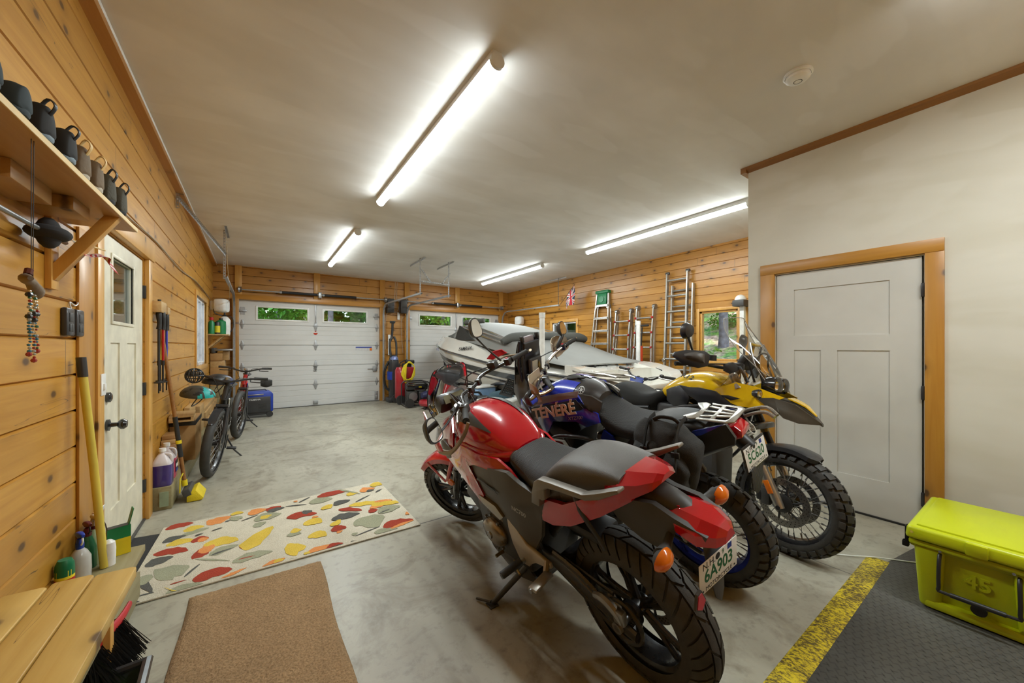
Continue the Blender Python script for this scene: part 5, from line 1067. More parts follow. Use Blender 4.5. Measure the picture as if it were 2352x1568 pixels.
# fork, bars
m = MB(M_frame); axv = Vector((-.454, 0, .891)); M_kyb = mat('fork tube black', (.02, .02, .022), .25, .3, .6)
for s_ in (1, -1): a = w0 + Vector((-.03, .085 * s_, 0)); m.tube([a, a + axv * .12, a + axv * .35], [.024, .028, .026], M_kyb, n=14, T=S); m.tube([a + axv * .33, a + axv * .92], .022, M_gold, n=14, T=S)
for d_ in (.84, .64): m.box(tuple(w0 + axv * d_ + Vector((-.03, 0, 0))), (.08, .23, .03), None, (0, R(-27), 0), bev=.01, T=S)
m.build('fork', B)
fender(.42, .12, 40, 150, M_tgrey, S @ TR(tuple(w0)), 'front_fender', B, drop=.03)
bars(B, S, (1.08, 1.21), .40, .05, .17, r=.0135, mbar=M_alu)
M_tan = mat('sand hand guard', H('C3B39A'), .35, 0, .3)
for s_ in (1, -1):
    hguard(B, S, (1.08, 1.21), .40, .05, .17, M_tan, mat('guard spar', H('A5927A'), .3, .85), s_, dz=-.03)
m = MB(M_black); P = S @ Vector((1.03, -.24, 1.27)); Q = Vector((1.13, -.34, 1.42)); m.tube([P, P + (Q - P) * .15, P + (Q - P) * .75, Q], [.008, .016, .017, .012], n=12); m.build('mirror_mount', B)
mirror(B, Q - Vector((0, 0, .02)), (1.14, -.355, 1.465), S.to_3x3() @ Vector((-1, .15, .1)), .11, .115)
mirror(B, S @ Vector((1.03, .26, 1.27)), S @ Vector((1.02, .50, 1.26)), S.to_3x3() @ Vector((-1, -.1, .3)), .12, .10)
o = MB(M_satin).tube([(.58, .13, .27), (.64, .24, .17), (.68, .33, .09)], [.016, .015, .014], n=10, k=2).box((.68, .34, .085), (.06, .05, .008), None, (R(14), 0, 0), bev=.003).build('side_stand', B)
# saddle bag (a thing of its own)
M_fab = mat('black bag fabric', (.03, .031, .03), .85, var=.3, bump=.5, bsc=260); M_strap = mat('bag strap', (.018, .018, .018), .7)
bag = thing('saddle_bag', B.location, 'black fabric saddle bag hanging on the left side of the blue motorcycle', 'bag'); bag.rotation_euler = B.rotation_euler
m = MB(M_fab); m.sloft([(.70, .235, .03, .02, .06, .07, 2.6), (.74, .24, .03, .07, .12, .13, 3), (.84, .245, .04, .085, .155, .17, 3.2), (.94, .245, .05, .085, .15, .18, 3.2), (1.02, .24, .05, .065, .13, .13, 3), (1.065, .23, .03, .03, .10, .07, 2.5)], n=28, ax='z', T=TR((.02, 0, 0)), k=8); crumple(m, .02, 9); crumple(m, .004, 30, 5); m.build('bag_body', bag)
m = MB(M_fab); m.sloft([(.76, .30, .13, .03, .05, .05, 3), (.82, .325, .13, .035, .075, .06, 3), (.93, .325, .12, .03, .08, .07, 3), (.98, .30, .12, .02, .06, .05, 2.5)], n=26, ax='z', k=6); crumple(m, .022, 16, 3); m.build('front_pocket', bag)
m = MB(M_fab); m.sloft([(.70, .30, -.03, .03, .05, .04, 3), (.78, .33, -.03, .035, .065, .05, 3), (.88, .33, -.02, .03, .06, .05, 3), (.94, .30, -.02, .02, .04, .04, 2.5)], n=26, ax='z', k=6); crumple(m, .022, 16, 9); m.build('rear_pocket', bag)
for x in (.12, -.04):
    m = MB(M_strap); m.tube([(x, .20, 1.08), (x, .28, 1.065), (x, .345, .97), (x, .355, .86)], [.014] * 4, n=6, k=3, sq=.18); m.box((x, .352, .95), (.04, .014, .03), M_black, bev=.004); m.build('buckle_strap', bag)
m = MB(M_strap); m.tube([(.2, .30, .80), (.05, .345, .80), (-.08, .31, .80)], .013, n=6, sq=.2, k=3); m.box((-.05, .335, .80), (.03, .014, .035), M_black, bev=.004); m.build('side_strap', bag)
m = MB(M_strap); m.tube([(.10, .26, 1.075), (.06, .26, 1.095), (-.0, .26, 1.095), (-.03, .26, 1.075)], .010, n=8, k=3, sq=.5); m.build('carry_handle', bag)

# ================================================================ yellow adventure motorcycle
B = place(2.865, .95, -92, 4, 'motorcycle', 'yellow adventure motorcycle with clear windscreen, facing the white partition door')
wheel(B, TR((-1.51, 0, .335)), .335, .15, 'knob', 'wire', .235, 'rear_wheel', M_frame, disc=(.12, 1))
A = (-.33, 0, 1.0); S = steer(A, -6); w0 = Vector((0, 0, .335))
wheel(B, S @ TR(tuple(w0)), .335, .12, 'knob', 'wire', .250, 'front_wheel', M_frame, disc=(.153, -1), disc2=(.153, 1))
m = MB(M_frame); m.lathe([(.0, .0), (.055, 0), (.06, .012), (.04, .02), (0, .02)], M_black, S @ axm((0, -.065, .335), (0, -1, 0)), 20)
m.build('hub_cover', B)
# telescopic fork with silver lower legs
axv = Vector((-.42, 0, .907)); m = MB(M_frame); sl_ = MB(mat('fork leg silver', H('AAA69C'), .3, .8))
for s_ in (1, -1):
    a = w0 + Vector((.0, .105 * s_, -.02)); sl_.tube([a + Vector((.005, 0, -.01)), a + axv * .06, a + axv * .13, a + axv * .26], [.026, .03, .029, .028], n=14, T=S); m.tube([a + axv * .25, a + axv * .50], .022, M_black, n=14, T=S); sl_.tube([a + axv * .47, a + axv * .52], .027, M_gold, n=14, T=S); m.tube([a + axv * .5, a + axv * .80], .027, M_satin, n=14, T=S)
    sl_.lathe([(0, 0), (.014, .001), (.014, .004), (0, .004)], M_ink, S @ axm(a + Vector((.003, -.026, .0)), (0, -1, 0)), 14)
m.box((-.2, 0, .80), (.10, .27, .04), bev=.01, T=S); m.box((-.32, 0, 1.06), (.08, .22, .03), bev=.01, T=S); m.build('fork', B); o = sl_.build('fork_leg', B, split=True)
MB(M_orange).box((-.055, -.135, .43), (.035, .008, .085), r=(0, R(-24), 0), bev=.003, T=S).build('side_reflector', o)
m = MB(M_grey); m.box((-.085, -.095, .36), (.06, .05, .12), bev=.015, T=S); m.box((-.12, -.10, .35), (.04, .04, .06), M_black, bev=.01, T=S); m.build('brake_caliper', B)
fender(.372, .15, 60, 132, M_satin, S @ TR(tuple(w0)), 'front_fender', B, drop=.03)
# tank
TY = [(-.90, 0, .97, .10, .05, .06, 2.3), (-.84, 0, .98, .13, .085, .07, 2.4), (-.75, 0, 1.0, .165, .115, .08, 2.5), (-.65, 0, 1.02, .19, .13, .09, 2.6), (-.54, 0, 1.03, .20, .13, .09, 2.6), (-.44, 0, 1.02, .19, .115, .08, 2.5), (-.37, 0, 1.0, .15, .09, .06, 2.4)]
o = MB(M_yelp).sloft(TY, n=32).build('fuel_tank', B)
m = MB(M_ink); m.text('R1200', .052, M_ink, RM(-.60, -.181, 1.104, R(10)) @ Matrix.Rotation(R(-34), 4, 'X'), .0006, True, 1.25, .15); m.build('lettering', o)
M_tbk = mat('matt black cover', H('25262A'), .5, 0, .1, var=.05)
m = MB(M_tbk); m.panel([(-.83, -.0 + .15, .99), (-.76, .18, 1.015), (-.69, .20, 1.035), (-.63, .205, 1.025), (-.59, .21, .95), (-.62, .20, .88), (-.74, .17, .86), (-.82, .15, .90)], .02, bulge=.02, mirror=True)
m.build('tank_knee_cover', B)
m = MB(M_tbk); m.panel([(-.68, .21, 1.04), (-.60, .218, 1.03), (-.52, .222, 1.035), (-.39, .225, 1.02), (-.30, .215, .96), (-.25, .205, .915), (-.30, .205, .90), (-.42, .215, .92), (-.52, .215, .93), (-.60, .215, .97)], .02, bulge=.012, mirror=True); m.panel([(-.55, .19, .95), (-.3, .19, .91), (-.32, .18, .80), (-.5, .18, .80)], .02, mirror=True); m.build('radiator_cover', B)
m = MB(M_yelp); m.panel([(-.41, .20, 1.03), (-.34, .205, 1.06), (-.26, .195, 1.095), (-.15, .17, 1.075), (.0, .11, 1.015), (-.12, .165, .99), (-.055, .155, .935), (-.14, .18, .93), (-.23, .20, .93), (-.33, .21, .96)], .012, bulge=.003, mirror=True); m.build('beak_side', B)
MB(M_black).panel([(-.37, .214, .995), (-.30, .218, 1.0), (-.22, .209, .985), (-.28, .216, .965)], .004, bulge=.004, mirror=True).build('side_vent', B)
m = MB(M_titan)
m.panel([(-.14, .172, 1.0), (-.05, .14, 1.01), (.06, .095, .975), (.17, .012, .872), (.165, .012, .862), (.08, .095, .86), (.01, .14, .885), (-.02, .155, .92), (-.06, .165, .935)], .012, bulge=.004, mirror=True)
m.loft([[(x, -w_, z - t_), (x, -w_, z), (x, w_, z), (x, w_, z - t_)] for x, z, w_, t_ in ((-.12, 1.015, .07, .03), (.0, 1.0, .06, .03), (.09, .955, .035, .03), (.172, .868, .012, .015))]); m.build('beak', B)
MB(M_yelp).loft([[(x, -w_, z + .006), (x, -w_, z + .014), (x, w_, z + .014), (x, w_, z + .006)] for x, z, w_ in ((.0, 1.0, .055), (.05, .979, .045), (.09, .957, .03), (.14, .906, .01))]).build('beak_insert', B)
m = MB(M_black); m.panel([(-.28, .18, 1.0), (-.22, .2, 1.005), (-.22, .2, .985), (-.29, .19, .975)], .004, mirror=True) if 0 else None
m.bb((-.50, -.10, .98), (-.15, .10, 1.06), bev=.02); m.box((-.12, 0, 1.03), (.06, .12, .05), bev=.01); m.build('front_frame_cover', B)
# headlight pair, spot lamps
for y, r_ in ((-.05, .062), (.05, .055)):
    m = MB(M_gloss); T = axm((-.14, y, 1.09), (1, -.05, -.05)); m.lathe([(0, 0), (r_ * .8, 0), (r_, .04), (r_, .085), (r_ * .9, .09)], None, T, 28); o = m.build('headlight', B)
    MB(M_lampg).lathe([(r_ * .88, .084), (r_ * .5, .05), (0, .035)], None, T, 24).lathe([(0, .06), (.018, .055), (.018, .04)], None, T, 14).build('reflector', o); MB(M_clear).lathe([(r_ * .92, .088), (r_ * .6, .10), (0, .104)], None, T, 24).build('headlight_lens', o)
for y in (-.215, .215):
    m = MB(M_satin); T = axm((-.11, y, 1.03), (1, -.1, 0)); m.lathe([(0, -.03), (.02, -.03), (.03, 0), (.03, .012)], None, T, 20).tube([(-.12, y, 1.02), (-.16, y * .7, 1.0)], .007, n=6); o = m.build('spot_lamp', B)
    MB(M_lampg).lathe([(.028, .012), (.015, .006), (0, .004)], None, T, 16).build('reflector', o); MB(M_clear).lathe([(.029, .012), (.015, .022), (0, .025)], None, T, 16).build('spot_lens', o)
# instruments, windscreen
m = MB(M_black); m.box((-.28, 0, 1.24), (.05, .20, .11), None, (0, R(25), 0), bev=.015); m.tube([(-.2, -.06, 1.1), (-.24, -.07, 1.25), (-.22, -.07, 1.36)], .008, n=8).tube([(-.2, .06, 1.1), (-.24, .07, 1.25), (-.22, .07, 1.36)], .008, n=8); m.tube([(-.14, -.06, 1.14), (-.18, -.09, 1.22), (-.17, -.06, 1.30), (-.17, .06, 1.30), (-.18, .09, 1.22), (-.14, .06, 1.14)], .007, M_pipe, n=8, k=3)
m.bb((-.36, -.13, 1.18), (-.26, -.07, 1.235), M_satin, bev=.01); m.tube([(-.20, -.16, 1.10), (-.26, -.15, 1.20), (-.33, -.12, 1.18)], .012, n=8, k=2); m.build('instrument_panel', B)
MB(M_yelp).box((-.235, .02, 1.37), (.03, .10, .02), r=(0, R(20), 0), bev=.006).tube([(-.25, .02, 1.36), (-.27, .02, 1.26)], .01).build('yellow_clip', B)
sr = cr([(-.06, 1.15, .10, .05), (-.11, 1.25, .15, .09), (-.18, 1.36, .185, .11), (-.27, 1.48, .18, .09), (-.33, 1.575, .15, .05)], 3)
o = screen(B, M_clear, sr, edge=mat('clear acrylic edge', (.32, .31, .28), .25, 0, .3), re=.0028)
m = MB(M_clear)
for s_ in (1, -1): m.panel([(-.22, .185, 1.10), (-.30, .20, 1.09), (-.36, .205, 1.06), (-.31, .195, 1.13), (-.24, .18, 1.19), (-.19, .165, 1.16)], .003, bulge=.006, mirror=(s_ < 0)) if s_ < 0 else None
m.build('wind_deflector', B)
MB(M_steel).tube([(-.12, -.10, 1.12), (-.17, -.13, 1.22), (-.20, -.12, 1.32), (-.22, -.10, 1.38)], .005, n=8, k=3).tube([(-.12, .10, 1.12), (-.17, .13, 1.22), (-.20, .12, 1.32), (-.22, .10, 1.38)], .005, n=8, k=3).build('screen_bracket', B, split=True)
# bars, guards, mirrors
bars(B, S, (-.40, 1.19), .44, .035, .14, r=.0135)
M_gd2 = mat('guard grey insert', H('4F4B47'), .45)
for s_ in (1, -1):
    m = MB(M_satin); m.T = S; O = [(-.615, 1.235), (-.60, 1.265), (-.53, 1.285), (-.43, 1.285), (-.40, 1.26), (-.41, 1.18), (-.46, 1.16), (-.54, 1.175)]
    P = [(x, (.475 - (x + .615) * .55), z) for x, z in O]; m.panel([(x + .0, y * 1., z) for x, y, z in P], .012, bulge=.02); m.v = [(v[0], v[1] * s_, v[2]) for v in m.v] if s_ < 0 else m.v; o = m.build('hand_guard', B)
    m = MB(M_gd2); m.T = S; m.panel([(-.56, .455, 1.255), (-.47, .41, 1.272), (-.425, .385, 1.262), (-.42, .385, 1.20), (-.53, .44, 1.215)], .004, bulge=.024); m.v = [(v[0], v[1] * s_, v[2]) for v in m.v] if s_ < 0 else m.v; m.build('guard_insert', o)
    m = MB(M_silv); m.lathe([(0, 0), (.016, 0), (.016, .006), (.008, .008), (0, .006)], None, S @ axm((-.61, s_ * .475, 1.247), (-.5, s_, 0)), 16); m.build('bar_end_weight', o)
mirror(B, S @ Vector((-.47, -.30, 1.27)), (-.505, -.42, 1.445), Vector((-1, .15, .1)), .115, .12, rnd_=True, stem=.008); mirror(B, S @ Vector((-.47, .30, 1.27)), (-.51, .40, 1.43), Vector((-1, -.15, .1)), .115, .12, rnd_=True, stem=.008)
MB(M_gold if 0 else M_black).lathe([(0, 0), (.03, 0), (.03, .04), (0, .042)], None, axm((-.42, -.22, 1.24), (0, 0, 1)), 16).build('brake_reservoir', B)
m = MB(M_grey); m.panel([(-.36, .18, 1.22), (-.30, .17, 1.235), (-.25, .15, 1.19), (-.28, .155, 1.13), (-.36, .17, 1.17)], .02, mirror=True, bulge=.01); m.tube([(-.30, -.16, 1.15), (-.25, -.17, 1.05)], .03, M_silv, n=12); m.build('inner_fairing', B, split=True)
# seat
SY = [(-.86, 0, .955, .09, .03, .05, 2.5), (-.92, 0, .945, .13, .035, .09, 2.5), (-1.0, 0, .91, .155, .045, .13, 2.5), (-1.08, 0, .90, .165, .055, .13, 2.6), (-1.18, 0, .91, .175, .085, .14, 2.6), (-1.28, 0, .92, .175, .10, .15, 2.7), (-1.38, 0, .92, .165, .09, .14, 2.7), (-1.46, 0, .91, .13, .05, .10, 2.5), (-1.49, 0, .90, .09, .02, .05, 2.4)]
MB(mat('padded seat cover', (.016, .016, .015), .8, bump=.4, bsc=380)).sloft(SY, n=32).build('rider_seat', B)
m = MB(M_redl); m = MB(mat('sticker white', (.7, .7, .68), .4)); m.panel([(-1.06, .175, .985), (-1.01, .17, 1.05), (-.92, .15, 1.085), (-.98, .165, 1.02)], .004); o = m.build('tail_sticker', B); MB(M_red).panel([(-1.03, .178, 1.01), (-1.0, .176, 1.04), (-.96, .168, 1.055), (-.99, .172, 1.015)], .003).build('red_mark', o)
m = MB(M_satin); m.tube([(-1.45, .09, .88), (-1.6, .11, .93), (-1.75, .10, .95)], .012, n=8, k=2).tube([(-1.45, -.09, .88), (-1.6, -.11, .93), (-1.75, -.10, .95)], .012, n=8, k=2); m.box((-1.6, 0, .93), (.3, .22, .012), M_alu, bev=.004); m.build('luggage_rack', B)
m = MB(M_satin); m.tube([(-1.0, .14, .82), (-1.3, .15, .80), (-1.6, .10, .86)], .014, n=8, k=2).tube([(-1.0, -.14, .82), (-1.3, -.15, .80), (-1.6, -.10, .86)], .014, n=8, k=2); m.build('rear_frame', B)
m = MB(M_grey); m.bb((-.95, -.16, .28), (-.42, .16, .60), bev=.04)
for s_ in (1, -1): m.lathe([(0, -.05), (.085, -.05), (.095, .0), (.085, .09), (.06, .11), (0, .12)], M_case, axm((-.62, .19 * s_, .46), (.1, s_, .1)), 24)
m.bb((-.95, -.12, .55), (-.5, .12, .88), M_black, bev=.04); m.tube([(-.6, -.2, .40), (-.45, -.18, .25), (-.8, -.15, .22), (-1.1, -.16, .35)], .022, M_pipe, n=10, k=4); m.build('engine', B)
m = MB(M_frame); m.tube([(-.9, -.05, .42), (-1.2, -.08, .38), (-1.51, -.09, .335)], [.05, .045, .05], n=10, k=2); m.cyl((-1.51, -.12, .335), (-1.51, .12, .335), .03); m.build('swingarm', B)
m = MB(M_satin); m.tube([(-1.1, .16, .38), (-1.3, .19, .50), (-1.65, .21, .62)], [.035, .06, .06], n=16, k=2); m.build('silencer', B)
for s_ in (1, -1): MB(M_satin).tube([(-.35, .12 * s_, .90), (-.32, .24 * s_, .84), (-.45, .30 * s_, .55), (-.65, .28 * s_, .35), (-.8, .18 * s_, .28)], .0125, n=10, k=4).build('crash_bar', B)
MB(M_satin).tube([(-.95, .10, .25), (-.98, .16, .12), (-.99, .20, .008)], .012, n=8).tube([(-.95, -.10, .25), (-.98, -.16, .12), (-.99, -.20, .012)], .012, n=8).build('center_stand', B)
# ================================================================ boat on its trailer
M_gel = mat('white gelcoat', H('DCDAD2'), .18, 0, .8, var=.02); M_cover = mat('grey boat cover', H('858581'), .8, var=.06, sc_=3, bump=.25, bsc=30); M_cover2 = mat('dark grey boat cover', H('565753'), .8, var=.08, bump=.3, bsc=20)
M_stripe = mat('dark hull stripe', H('35383A'), .25, 0, .6)
BT = thing('boat', (4.76, 3.66, 0), 'white motorboat under a grey cover, on a trailer in the right bay', 'boat', rot=(0, 0, R(95.6)))
HS = [(0, .40, .98, .50, 1.16, .92, 1.10, .96), (.8, .40, .99, .52, 1.20, .97, 1.12, 1.03), (1.8, .40, .99, .56, 1.22, 1.05, 1.10, 1.15), (2.8, .42, .95, .62, 1.19, 1.17, 1.03, 1.42), (3.7, .47, .82, .72, 1.08, 1.27, .92, 1.55), (4.4, .58, .62, .86, .88, 1.36, .74, 1.60), (5.0, .80, .36, 1.06, .56, 1.42, .45, 1.60), (5.4, 1.10, .14, 1.26, .24, 1.45, .19, 1.57), (5.58, 1.34, .03, 1.38, .06, 1.46, .05, 1.55)]
HC = cr(HS, 5)
def hring(s_):
    x, kz, ch, cz, rh, rz, dh, dz = s_
    L = [(x, 0, kz), (x, ch, cz), (x, (ch + rh) / 2 + .02, (cz + rz) / 2 - .02), (x, rh, rz), (x, rh - .01, rz + .03), (x, dh, dz), (x, dh * .6, dz + .05), (x, 0, dz + .07)]
    return L + [(p[0], -p[1], p[2]) for p in L[-2:0:-1]]
MB(M_gel).loft([hring(s_) for s_ in HC]).build('hull', BT)
MB(M_stripe).tube([(s_[0], s_[4] + .008, s_[5]) for s_ in HC] + [(s_[0], -s_[4] - .008, s_[5]) for s_ in HC[::-1]], .022, n=6).build('rub_rail', BT)
def ribbon(m, x0, x1, t0, t1, off=.006):
    V = []; k = 0
    for s_ in HC:
        if not x0 <= s_[0] <= x1: continue
        u = (s_[0] - x0) / (x1 - x0); k += 1
        for t in (t0(u), t1(u)):
            ch, cz, rh, rz = s_[2:6]; my, mz = (ch + rh) / 2 + .02, (cz + rz) / 2 - .02
            y, z = (ch + (my - ch) * t * 2, cz + (mz - cz) * t * 2) if t < .5 else (my + (rh - my) * (t - .5) * 2, mz + (rz - mz) * (t - .5) * 2); V.append((s_[0], y + off, z - off * .3))
    m.add(V, [(2 * i, 2 * i + 1, 2 * i + 3, 2 * i + 2) for i in range(k - 1)]); return m
ribbon(MB(M_stripe), .4, 5.3, lambda u: .62 - .05 * u, lambda u: .80 - .16 * u ** 2).build('hull_stripe', BT); ribbon(MB(M_stripe), .4, 5.2, lambda u: .48 - .02 * u, lambda u: .53 - .0 * u).build('hull_stripe', BT); ribbon(MB(M_stripe), .0, 4.2, lambda u: .02, lambda u: .16 - .13 * u).build('hull_stripe', BT)
m = MB(M_ink); m.text('YAMAHA', .105, M_ink, LM(2.9, 1.135, 1.325, R(4)) @ Matrix.Rotation(R(-24), 4, 'X'), .001, True, 1.1, .2); m.build('lettering', BT)
m = MB(M_blue); m.text('150', .09, M_blue, LM(5.12, .47, 1.30, R(4)) @ Matrix.Rotation(R(30), 4, 'Y'), .001, True); m.build('hull_number', BT)
def cov(x, w1, z1, w2, z2, zt):
    L = [(x, w1, z1), (x, (w1 + w2) / 2 + .02, (z1 + z2) / 2 + .01), (x, w2, z2), (x, w2 * .5, zt - .01), (x, 0, zt)]; return L + [(x, -p[1], p[2]) for p in L[-2::-1]]
CS = [(.34, 1.05, 1.075, .95, 1.09, 1.10), (1.0, 1.09, 1.16, .95, 1.24, 1.28), (1.7, 1.10, 1.26, .95, 1.46, 1.50), (2.1, 1.09, 1.32, .92, 1.56, 1.62), (2.7, 1.04, 1.42, .86, 1.72, 1.80), (3.3, .98, 1.50, .80, 1.80, 1.90), (3.65, .93, 1.56, .74, 1.80, 1.90), (4.05, .82, 1.60, .62, 1.64, 1.68), (4.2, .74, 1.615, .5, 1.63, 1.645)]
MB(M_cover).loft([cov(*c_) for c_ in cr(CS[:6], 4)] + [cov(*CS[6])]).build('cover', BT)
MB(M_cover2).loft([cov(*c_) for c_ in [(3.60, .94, 1.545, .755, 1.805, 1.905)] + list(CS[7:])]).build('windshield_cover', BT)
m = MB(M_cover2); P = [(1.75, 1.12, 1.44), (1.72, .9, 1.52), (1.70, .4, 1.56), (1.70, -.3, 1.56), (1.72, -.85, 1.56), (1.75, -1.13, 1.52)]; m.tube(P, [.05, .085, .075, .085, .09, .07], n=14, k=5); m.build('rolled_bimini', BT)
for s_ in (1, -1):
    m = MB(M_chrome); m.tube([(3.25, .93 * s_, 1.78), (2.4, 1.03 * s_, 1.62), (1.76, 1.10 * s_, 1.50)], .013, n=8).tube([(3.25, .95 * s_, 1.75), (2.4, 1.06 * s_, 1.56), (1.76, 1.14 * s_, 1.44)], .013, n=8).tube([(3.1, .9 * s_, 1.83), (2.2, 1.0 * s_, 1.63), (1.76, 1.05 * s_, 1.52)], .011, n=8); m.build('bimini_bar', BT)
m = MB(M_black); m.panel([(3.35, .97, 1.80), (3.2, 1.0, 1.77), (2.7, 1.07, 1.50), (3.2, 1.01, 1.49), (3.5, .98, 1.53)], .01); m.sloft([(3.3, 1.0, 1.80, .03, .03, .03, 2), (3.05, .75, 1.87, .05, .045, .045, 2), (2.8, .6, 1.88, .05, .04, .04, 2)], n=12) if 0 else None; m.build('cover_boot', BT)
MB(M_cover2).tube([(2.95, .62, 1.90), (3.15, .78, 1.88), (3.3, .86, 1.86)], .05, n=12).build('rolled_flap', BT)
# swim platform corners, stern details
m = MB(M_gel)
for s_ in (1, -1): m.loft([[(x, y0 * s_, z0), (x, y0 * s_, z1), (x, y1 * s_, z1 - .02), (x, y1 * s_, z0)] for x, y0, y1, z0, z1 in ((.36, 1.08, .72, .95, 1.10), (.12, 1.15, .68, .80, 1.07), (-.28, 1.12, .70, .74, .96), (-.42, 1.0, .72, .74, .80))])
m.bb((-.40, -.8, .70), (.05, .8, .80), bev=.02); m.build('swim_platform', BT)
m = MB(M_black)
for y in (-.75, -.45, -.15, .15, .45, .75): m.box((.30, y, 1.055), (.03, .025, .05), bev=.004)
m.build('cover_strap', BT)
MB(M_chrome).tube([(.02, .25, 1.0), (-.06, .25, 1.03), (-.1, .1, 1.03), (-.06, -.05, 1.03), (.02, -.05, 1.0)], .012, n=8, k=3).build('grab_handle', BT)
MB(M_black).tube([(-.05, -.75, 1.0), (-.18, -.70, .97)], .012, n=8).build('cleat', BT)
TL_ = thing('boat_trailer', (4.76, 3.66, 0), 'black boat trailer under the white motorboat, with two white guide posts', 'trailer', rot=(0, 0, R(95.6)))
m = MB(M_satin)
for s_ in (1, -1): m.tube([(-.1, .75 * s_, .36), (3.6, .75 * s_, .36), (5.0, .1 * s_, .40)], .04, n=8).tube([(.6, 1.25 * s_, .55), (.6, .75 * s_, .38)], .03, n=8)
for x in (.1, 1.6, 3.2): m.cyl((x, -.76, .34), (x, .76, .34), .03, n=8)
m.tube([(4.9, 0, .40), (5.55, 0, .42), (5.60, 0, .9), (5.66, 0, 1.2)], .04, n=8); m.build('trailer_frame', TL_)
for s_ in (1, -1):
    MB(M_satin).sloft([(1.2, 1.08 * s_, .42, .14, .02, .02, 3), (1.3, 1.08 * s_, .66, .14, .03, .03, 3), (1.65, 1.08 * s_, .74, .14, .03, .03, 3), (2.0, 1.08 * s_, .66, .14, .03, .03, 3), (2.1, 1.08 * s_, .42, .14, .02, .02, 3)], n=12).build('wheel_fender', TL_)
    t_ = tyre_mesh(.31, .2, 'bike'); t_.v = [(v[0] + 1.65, v[1] + 1.08 * s_, v[2] + .312) for v in t_.v]; o = t_.build('tire', TL_); MB(M_galv).lathe([(0, -.03), (.1, -.02), (.19, -.06), (.21, 0), (.19, .06), (.1, .02), (0, .03)], None, axm((1.65, 1.08 * s_, .312), (0, 1, 0)), 24).build('rim', o)
for s_ in (1, -1):
    MB(M_galv).tube([(.6, .76 * s_, .36), (.6, 1.30 * s_, .36), (.6, 1.30 * s_, .8)], .02, n=8).build('post_bracket', TL_)
    o = MB(M_whitep).cyl((.6, 1.30 * s_, .55), (.6, 1.30 * s_, 1.84), .040, n=20).build('guide_post', TL_); MB(M_whitep).cyl((.6, 1.30 * s_, 1.78), (.6, 1.30 * s_, 1.855), .046, n=20).build('post_cap', o)

# ================================================================ ladders on the right wall
def rail(m, a, b_, w_=.03, d_=.06, m_=None):
    A, B_ = Vector(a), Vector(b_); T = axm(A, B_ - A, (1, 0, 0)); L = (B_ - A).length; m.box((0, 0, L / 2), (w_, d_, L), m_, bev=.004, T=T, seg=1)
M_al2 = mat('ladder aluminium', H('B8B6B0'), .35, .85, var=.12, sc_=12)
t = thing('stepladder', (6.22, 5.66, 0), 'folded aluminium stepladder with green top, farthest left of the ladders', 'ladder', 'ladders on the right wall', (0, R(5.5), 0))
for s_ in (1, -1):
    m = MB(M_al2); rail(m, (0, .33 * s_, 0), (0, .165 * s_, 2.58)); m.build('front_rail', t); m = MB(M_al2); rail(m, (.10, .33 * s_, 0), (.075, .165 * s_, 2.55), .025, .04); m.build('rear_rail', t)
for k in range(8):
    z = .28 + .29 * k; w_ = .33 - .165 * z / 2.58; m = MB(M_al2); m.box((-.01, 0, z), (.08, 2 * w_, .022), bev=.003).box((-.045, 0, z - .015), (.004, 2 * w_, .04)); m.build('step', t)
MB(M_green).box((.03, 0, 2.61), (.19, .38, .07), bev=.015).box((-.03, 0, 2.45), (.03, .27, .26), bev=.01).lathe([(0, 0), (.07, 0), (.07, .012), (0, .012)], None, axm((-.045, 0, 2.44), (-1, 0, 0)), 20).build('top_cap', t)
MB(M_al2).tube([(-.03, -.18, 2.22), (-.03, -.12, 2.29)], .01, n=6).tube([(-.03, .18, 2.22), (-.03, .12, 2.29)], .01, n=6).box((-.02, 0, 2.31), (.05, .36, .03), bev=.004).build('brace', t)
def multi(y, top, w_, lab):
    t = thing('multi_position_ladder', (6.2, y, 0), lab, 'ladder', 'ladders on the right wall', (0, R(5), 0)); hw = w_ / 2
    for s_ in (1, -1):
        m = MB(M_al2); rail(m, (-.03, (hw + .06) * s_, 0), (-.02, hw * s_, 1.5)); rail(m, (-.02, hw * s_, 1.5), (0, hw * s_, top)); m.build('outer_rail', t); m = MB(M_al2); rail(m, (.06, (hw + .05) * s_, 0), (.05, (hw - .01) * s_, top - .05)); m.build('rear_rail', t)
        MB(M_steel).lathe([(0, -.03), (.05, -.03), (.055, 0), (.05, .03), (0, .03)], None, axm((.02, hw * s_, top + .02), (0, 1, 0)), 20).build('hinge', t)
    for k in range(7):
        z = top - .20 - .295 * k; ww = hw + (.06 * (1.5 - z) / 1.5 if z < 1.5 else 0); o = MB(M_al2).cyl((-.03, -ww, z), (-.03, ww, z), .018, n=12).build('rung', t)
        for s_ in (1, -1): MB(M_red).lathe([(0, -.015), (.02, -.015), (.023, 0), (.02, .015), (0, .015)], None, axm((-.045, ww * s_, z), (0, 1, 0)), 12).build('red_lock', o)
multi(5.03, 2.10, .37, 'shorter multi position ladder with red locks, next to the green topped stepladder')
multi(4.50, 2.14, .38, 'multi position ladder with red locks, nearer to the extension ladder')
t = thing('extension_ladder', (6.25, 3.83, 0), 'tall aluminium extension ladder, tallest and nearest to the window', 'ladder', 'ladders on the right wall', (0, R(3.2), 0))
for s_ in (1, -1):
    m = MB(M_al2); rail(m, (0, .20 * s_, 0), (0, .20 * s_, 2.74), .03, .065); m.build('fly_rail', t); m = MB(M_al2); rail(m, (.07, .20 * s_ - .07, 0), (.07, .20 * s_ - .07, 2.52), .03, .065); m.build('base_rail', t); MB(M_grey).box((0, .20 * s_, 2.75), (.045, .075, .05), bev=.01).build('end_cap', t)
